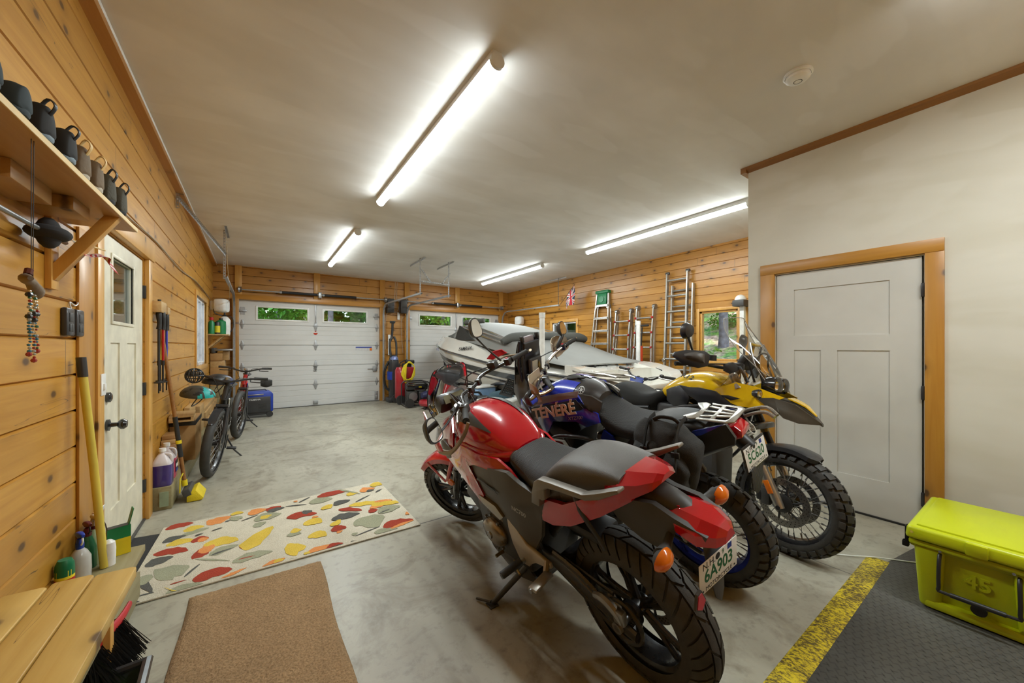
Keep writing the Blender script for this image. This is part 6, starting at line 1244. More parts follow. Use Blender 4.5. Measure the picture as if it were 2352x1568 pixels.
for k in range(9):
    z = .25 + .295 * k; MB(M_al2).cyl((0, -.20, z), (0, .20, z), .019, n=10).build('rung', t)
    if k < 8: MB(M_al2).cyl((.07, -.26, z + .1), (.07, .13, z + .1), .017, n=8).build('rung', t)
# shovel-like dark handle and orange cord beside the second ladder
o = MB(M_black).tube([(6.15, 4.48, .02), (6.22, 4.50, 1.0), (6.30, 4.52, 1.75)], .014, n=8).box((6.30, 4.52, 1.78), (.03, .30, .04), bev=.01).build('push_broom'); tag(o, 'black long handled push broom leaning between the red locked ladders', 'broom')
o = MB(mat('orange rope', H('D2451C'), .7)).lathe([(.03, 0), (.036, .01)] + [(.03 + .006 * (i % 2), .02 * i) for i in range(1, 16)], None, TR((6.1, 4.40, 1.08)), 12).build('orange_cord'); tag(o, 'coil of orange cord hanging by the ladders', 'cord')

# British flag on a stick
t = thing('flag', (6.2, 6.8, 2.42), 'small British flag on a stick fixed to the door track hanger', 'flag')
MB(mat('flag stick', H('6B4A2A'), .5)).cyl((0, 0, 0), (-.02, -.52, .42), .007, n=8).build('stick', t)
fb, fr_, fw_ = mat('flag navy', H('1F2540'), .8), mat('flag red', H('B3232E'), .8), mat('flag white', H('D8D6D0'), .8); m = MB(); nu, nv = 44, 26
def uj(u, v):
    x, y = (u - .5) * 2, (v - .5); 
    if abs(x) < .10 * 1 or abs(y) < .10: return fr_
    if abs(x) < .17 or abs(y) < .167: return fw_
    d1, d2 = abs(y - x * .5), abs(y + x * .5)
    if min(d1, d2) < .04: return fr_
    if min(d1, d2) < .11: return fw_
    return fb
V = []
for i in range(nu + 1):
    for j in range(nv + 1):
        u, v = i / nu, j / nv; s_ = .14 + .32 * (1 - v) * 1.0; base = Vector((-.02 * .9, -.50, .405)) * (.5 + .5 * (1 - v)); V.append(base + Vector((.03 * math.sin(v * 9 + u * 5) * u, -.02 * u + .09 * u * (v - .2), -.40 * u * (1 - .15 * v) - .02 * math.sin(v * 7))))
for i in range(nu):
    for j in range(nv): m.add([V[i * (nv + 1) + j], V[i * (nv + 1) + j + 1], V[(i + 1) * (nv + 1) + j + 1], V[(i + 1) * (nv + 1) + j]], [(0, 1, 2, 3)], uj((i + .5) / nu, (j + .5) / nv))
m.build('flag_cloth', t, ang=180)
def speaker(loc, rz, lab):
    t = thing('wall_speaker', loc, lab, 'speaker', 'white wall speakers', (0, 0, rz)); o = MB(M_whitep).sloft([(.0, 0, 0, .09, .105, .105, 4), (.02, 0, 0, .11, .125, .125, 4), (.14, 0, 0, .12, .13, .13, 4), (.19, 0, 0, .10, .115, .115, 3.5)], n=28, k=3).build('case', t)
    MB(M_whitep).bb((-.075, -.05, -.09), (-.0, .05, .09), bev=.02).build('wall_bracket', t); return t
speaker((-.635, 8.9, 2.14), R(-15), 'white wall speaker with rounded case on the left wall above the spray bottles')
speaker((6.40, 8.72, 2.12), R(180 + 20), 'white wall speaker at the back of the right wall above the boat')
tag(MB(mat('speaker wire', H('BBA37A'), .6)).tube([(-.45, 8.85, 2.2), (-.38, 8.0, 2.28), (-.36, 7.0, 2.6), (-.36, 6.9, 2.9)], .004, n=5, k=4).build('speaker_cable'), 'thin cable rising from the left wall speaker to the track hanger', 'cable')

# ================================================================ small off-road bike, totes behind the motorcycles
t = thing('dirt_bike', (4.72, 2.62, 0), 'small white off road motorbike behind the yellow motorcycle seat', 'motorcycle', rot=(0, 0, R(172)))
wheel(t, TR((0, 0, .29)), .29, .10, 'knob', 'wire', .20, 'rear_wheel', M_frame, disc=(.09, 1)); Sd = steer((.95, 0, .9), 20); wheel(t, Sd @ TR((1.18, 0, .33)), .33, .08, 'knob', 'wire', .25, 'front_wheel', M_frame, disc=(.11, 1))
m = MB(M_satin)
for s_ in (1, -1): m.tube([(1.18, .08 * s_, .33), (.93, .08 * s_, .88)], .022, n=10, T=Sd)
m.build('fork', t); bars(t, Sd, (.90, .98), .36, .06, .10, r=.012)
MB(M_white).sloft([(.75, 0, .78, .10, .06, .1, 2.5), (.6, 0, .78, .10, .04, .1, 2.5), (.2, 0, .76, .11, .03, .05, 2.5), (-.25, 0, .80, .08, .02, .03, 2.5)], n=20).panel([(1.0, .13, .8), (.7, .12, .82), (.6, .11, .6), (.8, .14, .5), (1.0, .14, .62)], .01, mirror=True, bulge=.01).build('body_plastics', t)
MB(M_bvinyl).sloft([(.62, 0, .80, .07, .04, .02, 2.5), (.3, 0, .78, .10, .05, .02, 2.5), (-.05, 0, .80, .08, .04, .02, 2.5)], n=18).build('seat', t)
MB(M_white).panel([(1.16, .005, .92), (1.3, .0, .78), (1.25, .0, .70), (1.12, .06, .78)], .01, mirror=True).box((1.05, 0, .92), (.02, .16, .18), M_blue, (0, R(-20), 0), bev=.01, T=Sd).build('number_plate', t)
MB(M_white).sloft([(.95, 0, .74, .05, .01, .02, 2.5), (1.15, 0, .76, .07, .012, .02, 2.5), (1.45, 0, .70, .04, .01, .02, 2.5)], n=14).build('front_fender', t)
MB(M_grey).bb((.35, -.10, .28), (.75, .10, .62), bev=.03).tube([(.9, 0, .82), (.75, 0, .5), (.5, 0, .28), (.2, 0, .33), (0, 0, .29)], .02, M_satin, n=8, k=3).build('engine', t)
MB(M_satin).tube([(.45, .08, .3), (.46, .2, .12), (.47, .27, .0)], .01, n=8).build('kickstand', t)
t = thing('storage_tote', (3.02, 4.62, 0), 'white lidless plastic tote full of gear behind the red motorcycle tank', 'storage tote', rot=(0, 0, R(30)))
m = MB(M_whitep); rbox(m, -.30, .30, -.21, .21, .0, .56, .05, .02); m.bb((-.33, -.24, .55), (.33, .24, .60), bev=.012); m.build('bin', t)
o = thing('helmet', (3.0, 4.62, .60), 'dark teal padded item lying in the white tote', 'clothing'); MB(mat('teal cloth', H('2E4A55'), .8)).sloft([(-.2, 0, .0, .05, .04, .001, 2), (-.1, 0, .0, .14, .09, .001, 2.2), (.1, .02, .0, .14, .10, .001, 2.2), (.22, 0, .0, .05, .05, .001, 2)], n=18).build('folded_cloth', o); o.name = 'folded_jacket'
o = thing('milk_crate', (2.97, 4.42, .66), 'black perforated rack standing tilted on the white tote', 'rack', rot=(R(25), R(15), R(20))); m = MB(M_black); m.box((0, 0, 0), (.30, .02, .03)); m.box((0, 0, .24), (.30, .02, .02)); m.box((-.14, 0, .12), (.02, .02, .25)); m.box((.14, 0, .12), (.02, .02, .25))
for i in range(7): m.box((-.11 + .036 * i, 0, .12), (.012, .012, .24)); m.box((0, 0, .03 + .03 * i), (.28, .012, .012))
m.build('perforated_panel', o); o.name = 'perforated_rack'
t = thing('duffel_bag', (2.80, 5.02, 0), 'black duffel bag on the floor behind the red motorcycle handlebar', 'bag', rot=(0, 0, R(20))); MB(M_fab).sloft([(-.30, 0, .30, .12, .2, .3, 3), (-.24, 0, .30, .18, .28, .29, 3), (.24, 0, .30, .18, .28, .29, 3), (.30, 0, .30, .12, .2, .29, 3)], n=24).build('bag_body', t); MB(M_strap).tube([(-.16, .0, .57), (-.1, .02, .64), (.1, .02, .64), (.16, 0, .57)], .018, n=8, k=3, sq=.4).build('carry_handle', t)
t = thing('plastic_box', (3.22, 5.55, 0), 'pale blue plastic box beside the black duffel bag', 'box', rot=(0, 0, R(10))); m = MB(mat('pale blue plastic', H('8FB2D8'), .35)); rbox(m, -.2, .2, -.15, .15, 0, .66, .03, .015); m.build('box_body', t); MB(M_whitep).box((0, 0, .675), (.44, .34, .03), bev=.01).build('box_lid', t)
# rear racks of the yellow motorcycle
m = MB(M_silv); Z = 1.05
for y in (-.17, .17): m.tube([(-1.38, y * .8, Z), (-1.5, y, Z + .02), (-1.9, y * 1.1, Z + .03), (-1.98, y * .8, Z + .03)], .011, n=8, k=3)
for x in (-1.55, -1.62, -1.85): m.cyl((x, -.17, Z + .025), (x, .17, Z + .025), .009, n=8)
for s_ in (1, -1): m.tube([(-1.30, .16 * s_, .93), (-1.45, .25 * s_, 1.0), (-1.85, .26 * s_, 1.0), (-1.95, .2 * s_, .96), (-1.92, .25 * s_, .60), (-1.5, .25 * s_, .50), (-1.3, .2 * s_, .62)], .0115, n=8, k=4)
m.prism([(-1.96, -.13), (-1.62, -.16), (-1.42, -.10), (-1.42, .10), (-1.62, .16), (-1.96, .13)], Z - .005, Z + .012, M_silv, pl='xy', bev=.004)
yb = [o for o in bpy.data.objects if o.name.startswith('motorcycle') and o.get('label', '').startswith('yellow')][0]
for c in list(yb.children):
    if c.name.startswith('luggage_rack'): bpy.data.objects.remove(c)
m.build('luggage_rack', yb)
m = MB(mat('champagne plastic', H('A79B8A'), .4)); m.sloft([(-1.46, 0, .95, .12, .03, .10, 3), (-1.75, 0, .98, .18, .035, .10, 3), (-2.0, 0, 1.0, .14, .02, .06, 3)], n=18); m.build('tail_cover', yb)
# ================================================================ shelf, shoes and things by the left wall
W_sh = wood('shelf plywood', H('B88A4C'), H('CDA266'), 'Y', 0, knot=.35, L=0, up='X')
M_edge = mat('shelf edge', H('E0C183'), .5, var=.08)
t = thing('wall_shelf', (XL, 1.2, 1.945), 'wooden wall shelf holding a row of shoes on the left wall', 'shelf')
MB(W_sh).bb((0, -1.6, 0), (.222, 1.44, .018)).build('shelf_board', t); MB(M_edge).bb((.222, -1.6, -.001), (.226, 1.44, .019), bev=.001).build('edge_band', t)
def brace(y, nm='shelf_bracket'):
    A_, B_ = Vector((.02, y, -.27)), Vector((.185, y, -.01)); m = MB(W_trimv); T = axm(A_, B_ - A_, (0, 1, 0)); L = (B_ - A_).length; m.box((0, 0, L / 2), (.042, .042, L + .05), bev=.002, T=T); m.bb((0, y - .035, -.34), (.02, y + .035, 0), bev=.002); m.build(nm, t)
brace(1.20); brace(.1); MB(W_sh).bb((0, .62, -.06), (.10, .90, 0), bev=.002).bb((0, .95, -.05), (.14, 1.12, 0), bev=.002).build('cleat', t)
def shoe(name, y, x, L, w_, h, top, sole, lab, rz=0, loop=True, style=0):
    """sneaker lying heel towards the room; local +x = heel"""
    t = thing(name, (x, y, 1.964), lab, 'shoe', 'shoes on the wall shelf', (0, 0, rz)); s_ = w_ / 2
    MB(sole).prism([(-L * .5, -s_ * .5), (-L * .46, s_ * .2), (-L * .38, s_ * .75), (-L * .2, s_), (L * .1, s_ * .75), (L * .35, s_ * .8), (L * .48, s_ * .5), (L * .5, 0), (L * .46, -s_ * .6), (L * .3, -s_ * .85), (0, -s_ * .8), (-L * .25, -s_), (-L * .42, -s_ * .85)], .0, .024, pl='xy', bev=.008).build('sole', t)
    m = MB(top); m.sloft([(-L * .47, 0, .022, s_ * .5, h * .22, .01, 2.3), (-L * .36, 0, .022, s_ * .82, h * .40, .01, 2.5), (-L * .15, 0, .022, s_ * .85, h * .55, .01, 2.3), (L * .02, 0, .022, s_ * .7, h * .80, .01, 2.2), (L * .2, 0, .022, s_ * .68, h * .92, .01, 2.4), (L * .38, 0, .022, s_ * .72, h, .01, 2.6), (L * .47, 0, .022, s_ * .6, h * .93, .01, 2.3), (L * .495, 0, .03, s_ * .4, h * .75, .01, 2), (L * .505, 0, .035, s_ * .15, h * .4, .01, 2)], n=24); m.build('upper', t)
    m = MB(M_black); m.ell((L * .25, 0, h * .93), (L * .19, s_ * .5, .012), n=14); m.build('shoe_opening', t)
    m = MB(M_black if style == 0 else M_edge); 
    for i in range(3): m.tube([(-L * .12 + .03 * i, -s_ * .45, h * (.5 + .1 * i)), (-L * .1 + .03 * i, 0, h * (.66 + .1 * i)), (-L * .12 + .03 * i, s_ * .45, h * (.5 + .1 * i))], .0035, n=5, k=3)
    m.build('laces', t)
    if loop: MB(M_black if style != 2 else M_edge).tube([(L * .47, 0, h * .8), (L * .56, 0, h * 1.2), (L * .48, 0, h * 1.42), (L * .36, 0, h * 1.0)], [.0028] * 4, n=6, k=4, sq=2.0).build('pull_loop', t)
    return t
sk = mat('dark teal suede', H('2F3A3E'), .8, var=.2); skb = mat('black shoe fabric', (.02, .02, .02), .8); tan = mat('tan hiking leather', H('6E5B42'), .75, var=.25, bump=.3); ol = mat('olive shoe mesh', H('4A4638'), .8, var=.25, bump=.4, bsc=120); sgr = mat('blue grey sole', H('6B7C86'), .6); stan = mat('worn sole', H('B5AB98'), .7)
for i, (y, L, h, top, so, lab, st, lp) in enumerate([(1.42, .27, .075, sk, sk, 'dark teal slipper at the near end of the shoe shelf', 0, False), (1.54, .27, .07, sk, sk, 'dark teal slipper lying next to the black shoes', 0, False),
        (1.70, .27, .10, skb, sgr, 'black shoe with blue grey sole, nearer of the pair', 0, True), (1.84, .27, .10, skb, sgr, 'black shoe with blue grey sole, farther of the pair', 0, True),
        (2.00, .26, .115, tan, stan, 'tan hiking shoe with worn sole, beside the black shoes', 2, True), (2.12, .26, .115, tan, stan, 'tan hiking shoe with worn sole, beside the olive shoes', 2, True),
        (2.28, .27, .12, ol, skb, 'olive mesh hiking shoe second from the shelf end', 0, True), (2.42, .27, .12, ol, skb, 'olive mesh hiking shoe at the far end of the shelf', 0, True)]):
    shoe('shoe', y, -.60, L * .80, .09, h * .86, top, so, lab, R(-20 + 9 * (i % 2)), lp, st)
o = MB(M_steel).cyl((XL + .06, .0, 1.80), (XL + .06, 2.36, 1.80), .0085, n=10).build('hanging_rod'); tag(o, 'thin metal rod along the wall under the shoe shelf', 'rod')
o = MB(mat('black felt', (.02, .018, .018), .9)).ell((0, 0, 0), (.06, .08, .03), n=20).ell((0, 0, .0), (.035, .05, .06), n=16).build('cap'); o.location = (-.66, 2.19, 1.80); tag(o, 'dark cap stored under the shoe shelf behind the brace', 'hat')
# small American flag under the shelf
t = thing('flag', (-.66, 2.44, 1.83), 'small folded American flag hanging under the shelf beside the door post', 'flag'); m = MB(); V = []
for i in range(15):
    for j in range(9): u, v = i / 14, j / 8; V.append((.10 * u + .01 * math.sin(v * 8), .20 * v - .04, -.09 * u - .03 * math.sin(v * 3 + u * 4) - .02 * v))
for i in range(14):
    for j in range(8): a = i * 9 + j; m.add([V[a], V[a + 1], V[a + 10], V[a + 9]], [(0, 1, 2, 3)], fr_ if i % 2 else fw_)
m.build('flag_cloth', t, ang=180); MB(M_edge).cyl((-.03, -.06, .0), (.04, .22, .01), .004, n=6).build('stick', t)
# bead strings
t = thing('bead_ornament', (-.52, 1.62, 1.95), 'driftwood ornament with strings of coloured beads hanging from the shelf', 'ornament')
m = MB(M_black); m.tube([(0, 0, 0), (0, .0, -.40)], .001, n=5).tube([(.0, .015, 0), (-.005, .025, -.41)], .001, n=5); m.build('cord', t)
m = MB(mat('driftwood', H('8B7B68'), .85, var=.3, bump=.5)); m.tube([(.02, -.065, -.405), (.0, -.03, -.402), (0, .0, -.41), (0, .03, -.43), (-.01, .055, -.44)], [.006, .014, .012, .016, .013], n=10, k=4); m.tube([(0, -.02, -.39), (.0, -.012, -.375)], .009, H and mat('rusty wood', H('5E2C1C'), .8), n=8); m.build('driftwood_piece', t)
bm_ = [mat('bead %d' % i, H(c), .2, coat=.6) for i, c in enumerate(('2E6E86', '9C2A22', 'A8A9A0', '2F6B4A', 'C0A068', '1E1E20'))]; rnd = random.Random(3)
for k, (dy, n_) in enumerate(((-.008, 20), (.014, 22), (.026, 19))):
    m = MB()
    for i in range(n_):
        z = -.435 - .0088 * i; big = rnd.random() < .1; r_ = .0085 if big else rnd.uniform(.0035, .0052); m.ell((rnd.uniform(-.002, .002), dy + .003 * math.sin(i * .4) + (k - 1) * .0002 * i, z), (r_, r_, r_ * .9), bm_[5 if big else (0 if k == 0 and rnd.random() < .6 else rnd.randrange(5))], n=8)
    m.ell((0, dy + (k - 1) * .006, -.435 - .0088 * n_), (.007, .007, .007), bm_[1], n=8); m.build('bead_string', t)
# remotes, cable, switch
for i, y in enumerate((2.56, 2.675)):
    t = thing('wall_control', (XL, y, 1.475), ('black wall control button box, left of the pair above the broom pole', 'black wall control button box, right of the pair above the broom pole')[i], 'remote control', 'black wall controls'); MB(M_satin).bb((0, -.045, -.065), (.022, .045, .065), bev=.008).build('case', t)
    MB(M_grey).bb((.02, -.022, .0), (.025, .022, .042), bev=.004).bb((.02, -.022, -.045), (.025, .0, -.01), bev=.003).bb((.02, .003, -.045), (.025, .022, -.01), bev=.003).build('button', t)
tag(MB(M_whitep).tube([(XL + .006, 2.61, 1.54), (XL + .006, 2.60, 1.57), (XL + .006, 2.67, 1.56), (XL + .008, 2.70, 1.62), (XL + .008, 2.71, 1.94)], .003, n=5, k=4).build('doorbell_wire'), 'white wire running up from the black wall controls', 'wire')
t = thing('light_switch', (XL + .022, 2.975, 1.15), 'white light switch plate on the casing of the cream door', 'light switch'); MB(M_whitep).bb((0, -.036, -.06), (.006, .036, .06), bev=.002).build('switch_plate', t); MB(M_whitep).bb((.004, -.012, -.03), (.014, .012, .005), bev=.002).build('switch', t)
tag(MB(mat('grey cable', H('9A8C74'), .6)).tube([(XL + .012, 2.6, 2.245), (XL + .012, 3.4, 2.235), (XL + .012, 4.4, 2.27), (XL + .012, 5.6, 2.24), (XL + .012, 7.0, 2.30), (XL + .012, 8.9, 2.25)], .006, n=6, k=4).build('cable_run'), 'thin cable running along the left wall above the cream door', 'cable')

# bench
W_bench = wood('new cedar boards', H('C9A04C'), H('E2BF72'), 'Y', 0, knot=1.3, rough=.5, L=0, sc_=.8, up='X')
W_bench2 = wood('new cedar boards darker', H('BE9340'), H('D8B262'), 'Y', 0, knot=1.3, rough=.5, L=0, sc_=.8, up='X')
t = thing('bench', (0, 0, 0), 'wooden plank bench in the near left corner', 'bench')
for i, (a, b_, y1) in enumerate(((-.498, -.385, 2.03), (-.61, -.503, 2.05), (-.722, -.615, 2.04))):
    m = MB((W_bench, W_bench2, W_bench)[i]); m.prism([(a, .2), (b_, .2), (b_, y1 - .012), (b_ - .012, y1), (a + .006, y1 + .004), (a, y1 - .004)], .462, .50, pl='xy', bev=.004); m.build('seat_plank', t)
for y in (1.86, .6): MB(W_trimv).bb((-.70, y, .02), (-.42, y + .04, .46), bev=.003).build('bench_leg', t)
MB(M_pt).bb((-.46, .3, .37), (-.42, 1.76, .46), bev=.003).build('apron', t)
tag(MB(M_pt).bb((-.70, 2.14, .0), (-.52, 2.80, .139), bev=.004).build('timber_block'), 'weathered timber block on the floor beyond the bench', 'timber')
t = thing('cleaning_shelf', (0, 0, 0), 'low board beside the bench carrying the cleaning bottles', 'shelf'); MB(M_pt).bb((XL, 2.12, .245), (-.50, 2.80, .28), bev=.003).build('shelf_board', t); MB(M_pt).bb((XL + .01, 2.15, .14), (-.54, 2.78, .245), bev=.003).build('support', t)
def bottle(nm, loc, prof, m, lab, cat='bottle', sx=1., cap=None, capm=None, g=None):
    t = thing(nm, loc, lab, cat, g); MB(m).lathe(prof, None, Matrix.Diagonal((sx, 1, 1, 1)), 20).build('bottle_body', t)
    if cap: MB(capm).lathe(cap, None, None, 16).build('cap', t)
    if loc[2] < 1: t.scale = (.8, .8, .8)
    return t
zb = .281
def trigger(t, z, m, m2, d=1):
    k = MB(m); k.lathe([(.014, z - .03), (.016, z), (.012, z + .012)], None, None, 14); k.sloft([(-.03, 0, z + .035, .012, .012, .01, 2.5), (0, 0, z + .04, .014, .014, .025, 2.5), (.035, 0, z + .04, .011, .011, .014, 2.5), (.05, 0, z + .038, .007, .008, .008, 2.5)], n=14, T=Matrix.Rotation(R(-60), 4, 'Z')); k.build('spray_head', t)
    MB(m2).tube([(.018, -.03, z + .028), (.022, -.04, z + .005), (.014, -.03, z - .015)], .0045, n=6, k=3).build('trigger', t)
o = bottle('powder_can', (-.69, 2.44, zb), [(0, 0), (.037, 0), (.037, .13), (.034, .136), (0, .136)], M_yel, 'yellow powder can with dark green cap nearest to the bench', 'can', cap=[(.0375, .10), (.0375, .13), (.036, .16), (.026, .185), (0, .187)], capm=mat('dark green cap', H('0C6B43'), .4)); MB(M_red).lathe([(.0376, .04), (.0376, .085)], None, None, 20).build('label_band', o)
o = bottle('spray_bottle', (-.672, 2.54, zb), [(0, 0), (.045, 0), (.047, .06), (.045, .13), (.03, .165), (.014, .185)], mat('milky plastic', H('B5B3AC'), .25), 'clear spray bottle with blue trigger head', 'spray bottle', cap=[(.015, .17), (.018, .19), (.018, .215)], capm=M_blue); trigger(o, .225, M_blue, M_whitep)
o = bottle('spray_bottle', (-.665, 2.70, zb), [(0, 0), (.045, 0), (.045, .13), (.034, .17), (.022, .20), (.018, .22)], mat('label green white', H('A9B58C'), .4), 'white spray bottle with maroon collar behind the pole', 'spray bottle', cap=[(.02, .215), (.02, .235)], capm=mat('maroon', H('5A1420'), .4)); trigger(o, .25, mat('beige trigger', H('C9B99A'), .4), mat('maroon', H('5A1420'), .4))
o = bottle('spray_bottle', (-.68, 2.66, zb), [(0, 0), (.04, 0), (.04, .12), (.03, .16), (.018, .20)], mat('green bottle', H('1E5B3A'), .3), 'green spray bottle with maroon trigger near the wall', 'spray bottle', cap=[(.02, .19), (.02, .215)], capm=mat('maroon', H('5A1420'), .4)); trigger(o, .23, mat('maroon', H('5A1420'), .4), M_black)
bottle('lotion_bottle', (-.60, 2.63, zb), [(0, 0), (.03, 0), (.032, .10), (.028, .14), (.012, .155), (0, .156)], M_whitep, 'small white rounded bottle right of the yellow pole', 'bottle')
t = thing('cleaner_box', (-.59, 2.74, zb), 'open green and yellow cleaning powder box with folded flap', 'box', rot=(0, 0, R(20))); t.scale = (.85, .85, .85); m = MB(M_yel); m.bb((-.05, -.025, 0), (.05, .025, .10)).bb((-.05, -.025, .10), (.05, .025, .17), M_green).bb((-.048, -.023, .17), (.048, .023, .172), M_black); m.build('carton', t); MB(M_green).box((.052, 0, .215), (.004, .048, .10), r=(0, R(12), 0)).box((-.052, 0, .19), (.003, .05, .05), M_grey, r=(0, R(-10), 0)).build('flap', t)
tag(MB(M_card).box((-.69, 2.76, .40), (.02, .05, .24), r=(0, R(8), 0), bev=.002).box((-.675, 2.77, .44), (.004, .045, .20), M_white, r=(0, R(14), 0)).build('paper_packet'), 'grey and white paper packet standing behind the bottles', 'packet')
# pole
t = thing('broom_pole', (0, 0, 0), 'long yellow wooden pole leaning in front of the door post', 'pole'); m = MB(mat('yellow painted pole', H('D3BE4E'), .45, var=.12, sc_=5)); m.tube([(-.61, 2.61, .283), (-.648, 2.615, .80), (-.683, 2.62, 1.22)], .0155, n=16); m.build('shaft', t); MB(M_satin).cyl((-.683, 2.62, 1.215), (-.690, 2.622, 1.31), .018).build('end_grip', t)
# hand brush
t = thing('hand_brush', (-.45, 1.90, .30), 'red hand brush with black bristles hanging under the bench', 'brush', rot=(R(-22), 0, R(-4))); MB(M_red).tube([(0, .24, .09), (.005, .12, .05), (0, -.10, .0)], [.014, .018, .022], n=12, k=4, sq=.6).build('handle', t)
m = MB(M_black); rnd = random.Random(8)
for i in range(900):
    y = rnd.uniform(-.12, .14); z = .055 * (y + .1) / .22 + .0; p = Vector((rnd.uniform(-.012, .012), y, z)); q = p + Vector((rnd.uniform(-.02, .09), rnd.uniform(-.02, .07), -.11 - rnd.random() * .02)); s_ = .0014; m.add([p + Vector((s_, 0, 0)), p - Vector((s_, 0, 0)), q - Vector((s_, 0, 0)), q + Vector((s_, 0, 0))], [(0, 1, 2, 3)])
tag(m.build('bristles', t, flat=True), kind='stuff')
# crate
t = thing('plastic_basket', (-.475, 1.545, .0), 'black plastic basket with a green item in the near left corner', 'basket', rot=(0, 0, R(3))); m = MB(M_satin); x0, x1, y0, y1, H_ = -.17, .17, -.26, .26, .245; lip = []
for (ax, ay, bx, by) in ((x0, y1, x1, y1), (x1, y1, x1, y0), (x1, y0, x0, y0), (x0, y0, x0, y1)):
    A_, B_ = Vector((ax, ay, 0)), Vector((bx, by, 0)); d = (B_ - A_); L = d.length; d.normalize(); n_ = max(3, int(L / .03)); c_ = Vector((0, 0, 0)); ins = .88
    def Q(u, z): p = A_ + d * L * u; k = ins + (1 - ins) * z / H_; return Vector((p.x * k, p.y * k, z))
    for i in range(n_):
        u0, u1 = i / n_, (i + 1) / n_
        for z0, z1 in ((0, .03), (.15, H_)): m.add([Q(u0, z0), Q(u1, z0), Q(u1, z1), Q(u0, z1)], [(0, 1, 2, 3)])
        for j in range(4):
            za, zb_ = .03 + .03 * j, .06 + .03 * j; e = .26; m.add([Q(u0, za), Q(u0 + (u1 - u0) * e, za), Q(u0 + (u1 - u0) * e, zb_), Q(u0, zb_)], [(0, 1, 2, 3)]); m.add([Q(u0, za), Q(u1, za), Q(u1, za + .008), Q(u0, za + .008)], [(0, 1, 2, 3)])
m.bb((x0 * .88, y0 * .88, 0), (x1 * .88, y1 * .88, .008)); m.tube([(x0, y0, H_), (x0, y1, H_), (x1, y1, H_), (x1, y0, H_)], .014, n=8, closed=True, sq=1.3); m.build('basket_body', t, ang=30)
o = MB(mat('lime plastic', H('8FC31F'), .4)).sloft([(-.12, 0, .10, .05, .04, .09, 3), (0, 0, .12, .07, .05, .11, 3), (.12, 0, .13, .07, .06, .12, 3), (.17, 0, .13, .05, .05, .11, 3)], n=24, ax='y').build('lime_container'); o.location = (-.47, 1.55, .012); tag(o, 'lime green plastic item lying inside the black basket', 'toy')

# ================================================================ sill beam, jugs, lumber, broom
t = thing('sill_beam', (0, 0, 0), 'long weathered timber beam on the floor along the left wall', 'timber beam'); MB(M_pt).bb((XL, 4.17, .0), (-.585, 9.3, .19), bev=.006).build('beam', t); MB(mat('old green tin', H('8C9C82'), .6, var=.2)).bb((-.66, 4.158, .03), (-.605, 4.17, .15)).build('end_patch', t)
def jug(y, x, liq, body, lab, k=1.):
    t = thing('jug', (x, y, .191), lab, 'jug', 'one gallon jugs on the beam'); b_ = MB(body); b_.sloft([(0, 0, 0, .055, .055, .055, 5), (.01, 0, 0, .066, .066, .066, 4.5), (.175, 0, 0, .067, .067, .067, 4.5)], n=28, ax='z', k=2); b_.build('liquid_filled_body', t)
    b_ = MB(mat('translucent white', H('D5CFD2'), .3)); b_.sloft([(.175, 0, 0, .066, .066, .066, 4.5), (.205, 0, 0, .060, .060, .060, 3.5), (.25, 0, .0, .035, .035, .035, 2.5), (.268, 0, 0, .02, .02, .02, 2), (.285, 0, 0, .018, .018, .018, 2)], n=24, ax='z', k=3).tube([(.02, -.01, .262), (.055, -.02, .25), (.062, -.02, .20), (.05, -.01, .185)], .012, n=8, k=3); b_.build('jug_top', t)
    MB(M_whitep).lathe([(0, .31), (.022, .31), (.024, .30), (.024, .282), (.02, .28)], None, None, 20).build('screw_cap', t); return t
jug(4.25, -.655, None, mat('purple liquid', H('40307A'), .2, 0, .5), 'one gallon jug of purple liquid at the end of the timber beam')
o = jug(4.46, -.66, None, mat('pink liquid', H('C83A62'), .2, 0, .5), 'one gallon jug of pink liquid with dark label behind the purple jug')
MB(M_ink).bb((.0665, -.045, .05), (.0685, .045, .15)).bb((.068, -.04, .09), (.0692, .04, .12), M_plate).bb((.068, -.045, .052), (.0692, .045, .075), M_blue).build('label', o)
# short boards piled on the beam
rnd = random.Random(11); k = 0
boards = [(4.62, .19, 4), (4.66, .27, 0)]
for i in range(9):
    z = .192 + .038 * i; y0 = 4.57 + .0 + .03 * (i % 3); L = .30 - .012 * i; o = MB(wood('offcut %d' % (i % 3), H(('A9794A', 'C29A62', '9C7446')[i % 3]), H(('BD9060', 'D3B07A', 'B58B58')[i % 3]), 'X', 0, knot=.4, rough=.6, L=0)).bb((XL + .005, y0, z), (XL + .105 + .01 * (i % 2), y0 + L, z + .036), bev=.003).build('wood_offcut')
    tag(o, 'short wooden offcut in the stepped stack behind the pink jug, %s from the floor' % ('lowest second third fourth fifth sixth seventh eighth topmost'.split()[i]), 'wood block', 'offcuts stacked behind the jugs')
t = thing('cardboard_box', (-.62, 5.25, .192), 'brown cardboard box with black banded top, next to the bicycle wheel', 'box'); MB(M_card).bb((-.1, -.25, 0), (.1, .25, .40), bev=.004).build('carton', t); MB(M_black).bb((-.103, -.253, .36), (.103, .253, .405), bev=.002).build('black_band', t); MB(M_card).bb((-.1, -.25, .40), (.1, .25, .412)).build('lid', t)
t = thing('wood_crate', (-.63, 5.1, .606), 'small slatted wooden tray on top of the cardboard box', 'tray', rot=(0, 0, R(4)));
for z in (.0, .045): MB(M_lumber).bb((-.095, -.2, z), (.095, .2, z + .016), bev=.002).build('slat_board', t)
MB(M_lumber).bb((-.095, -.2, .016), (-.06, .2, .045)).bb((.07, -.2, .016), (.09, .2, .045)).build('spacer', t)
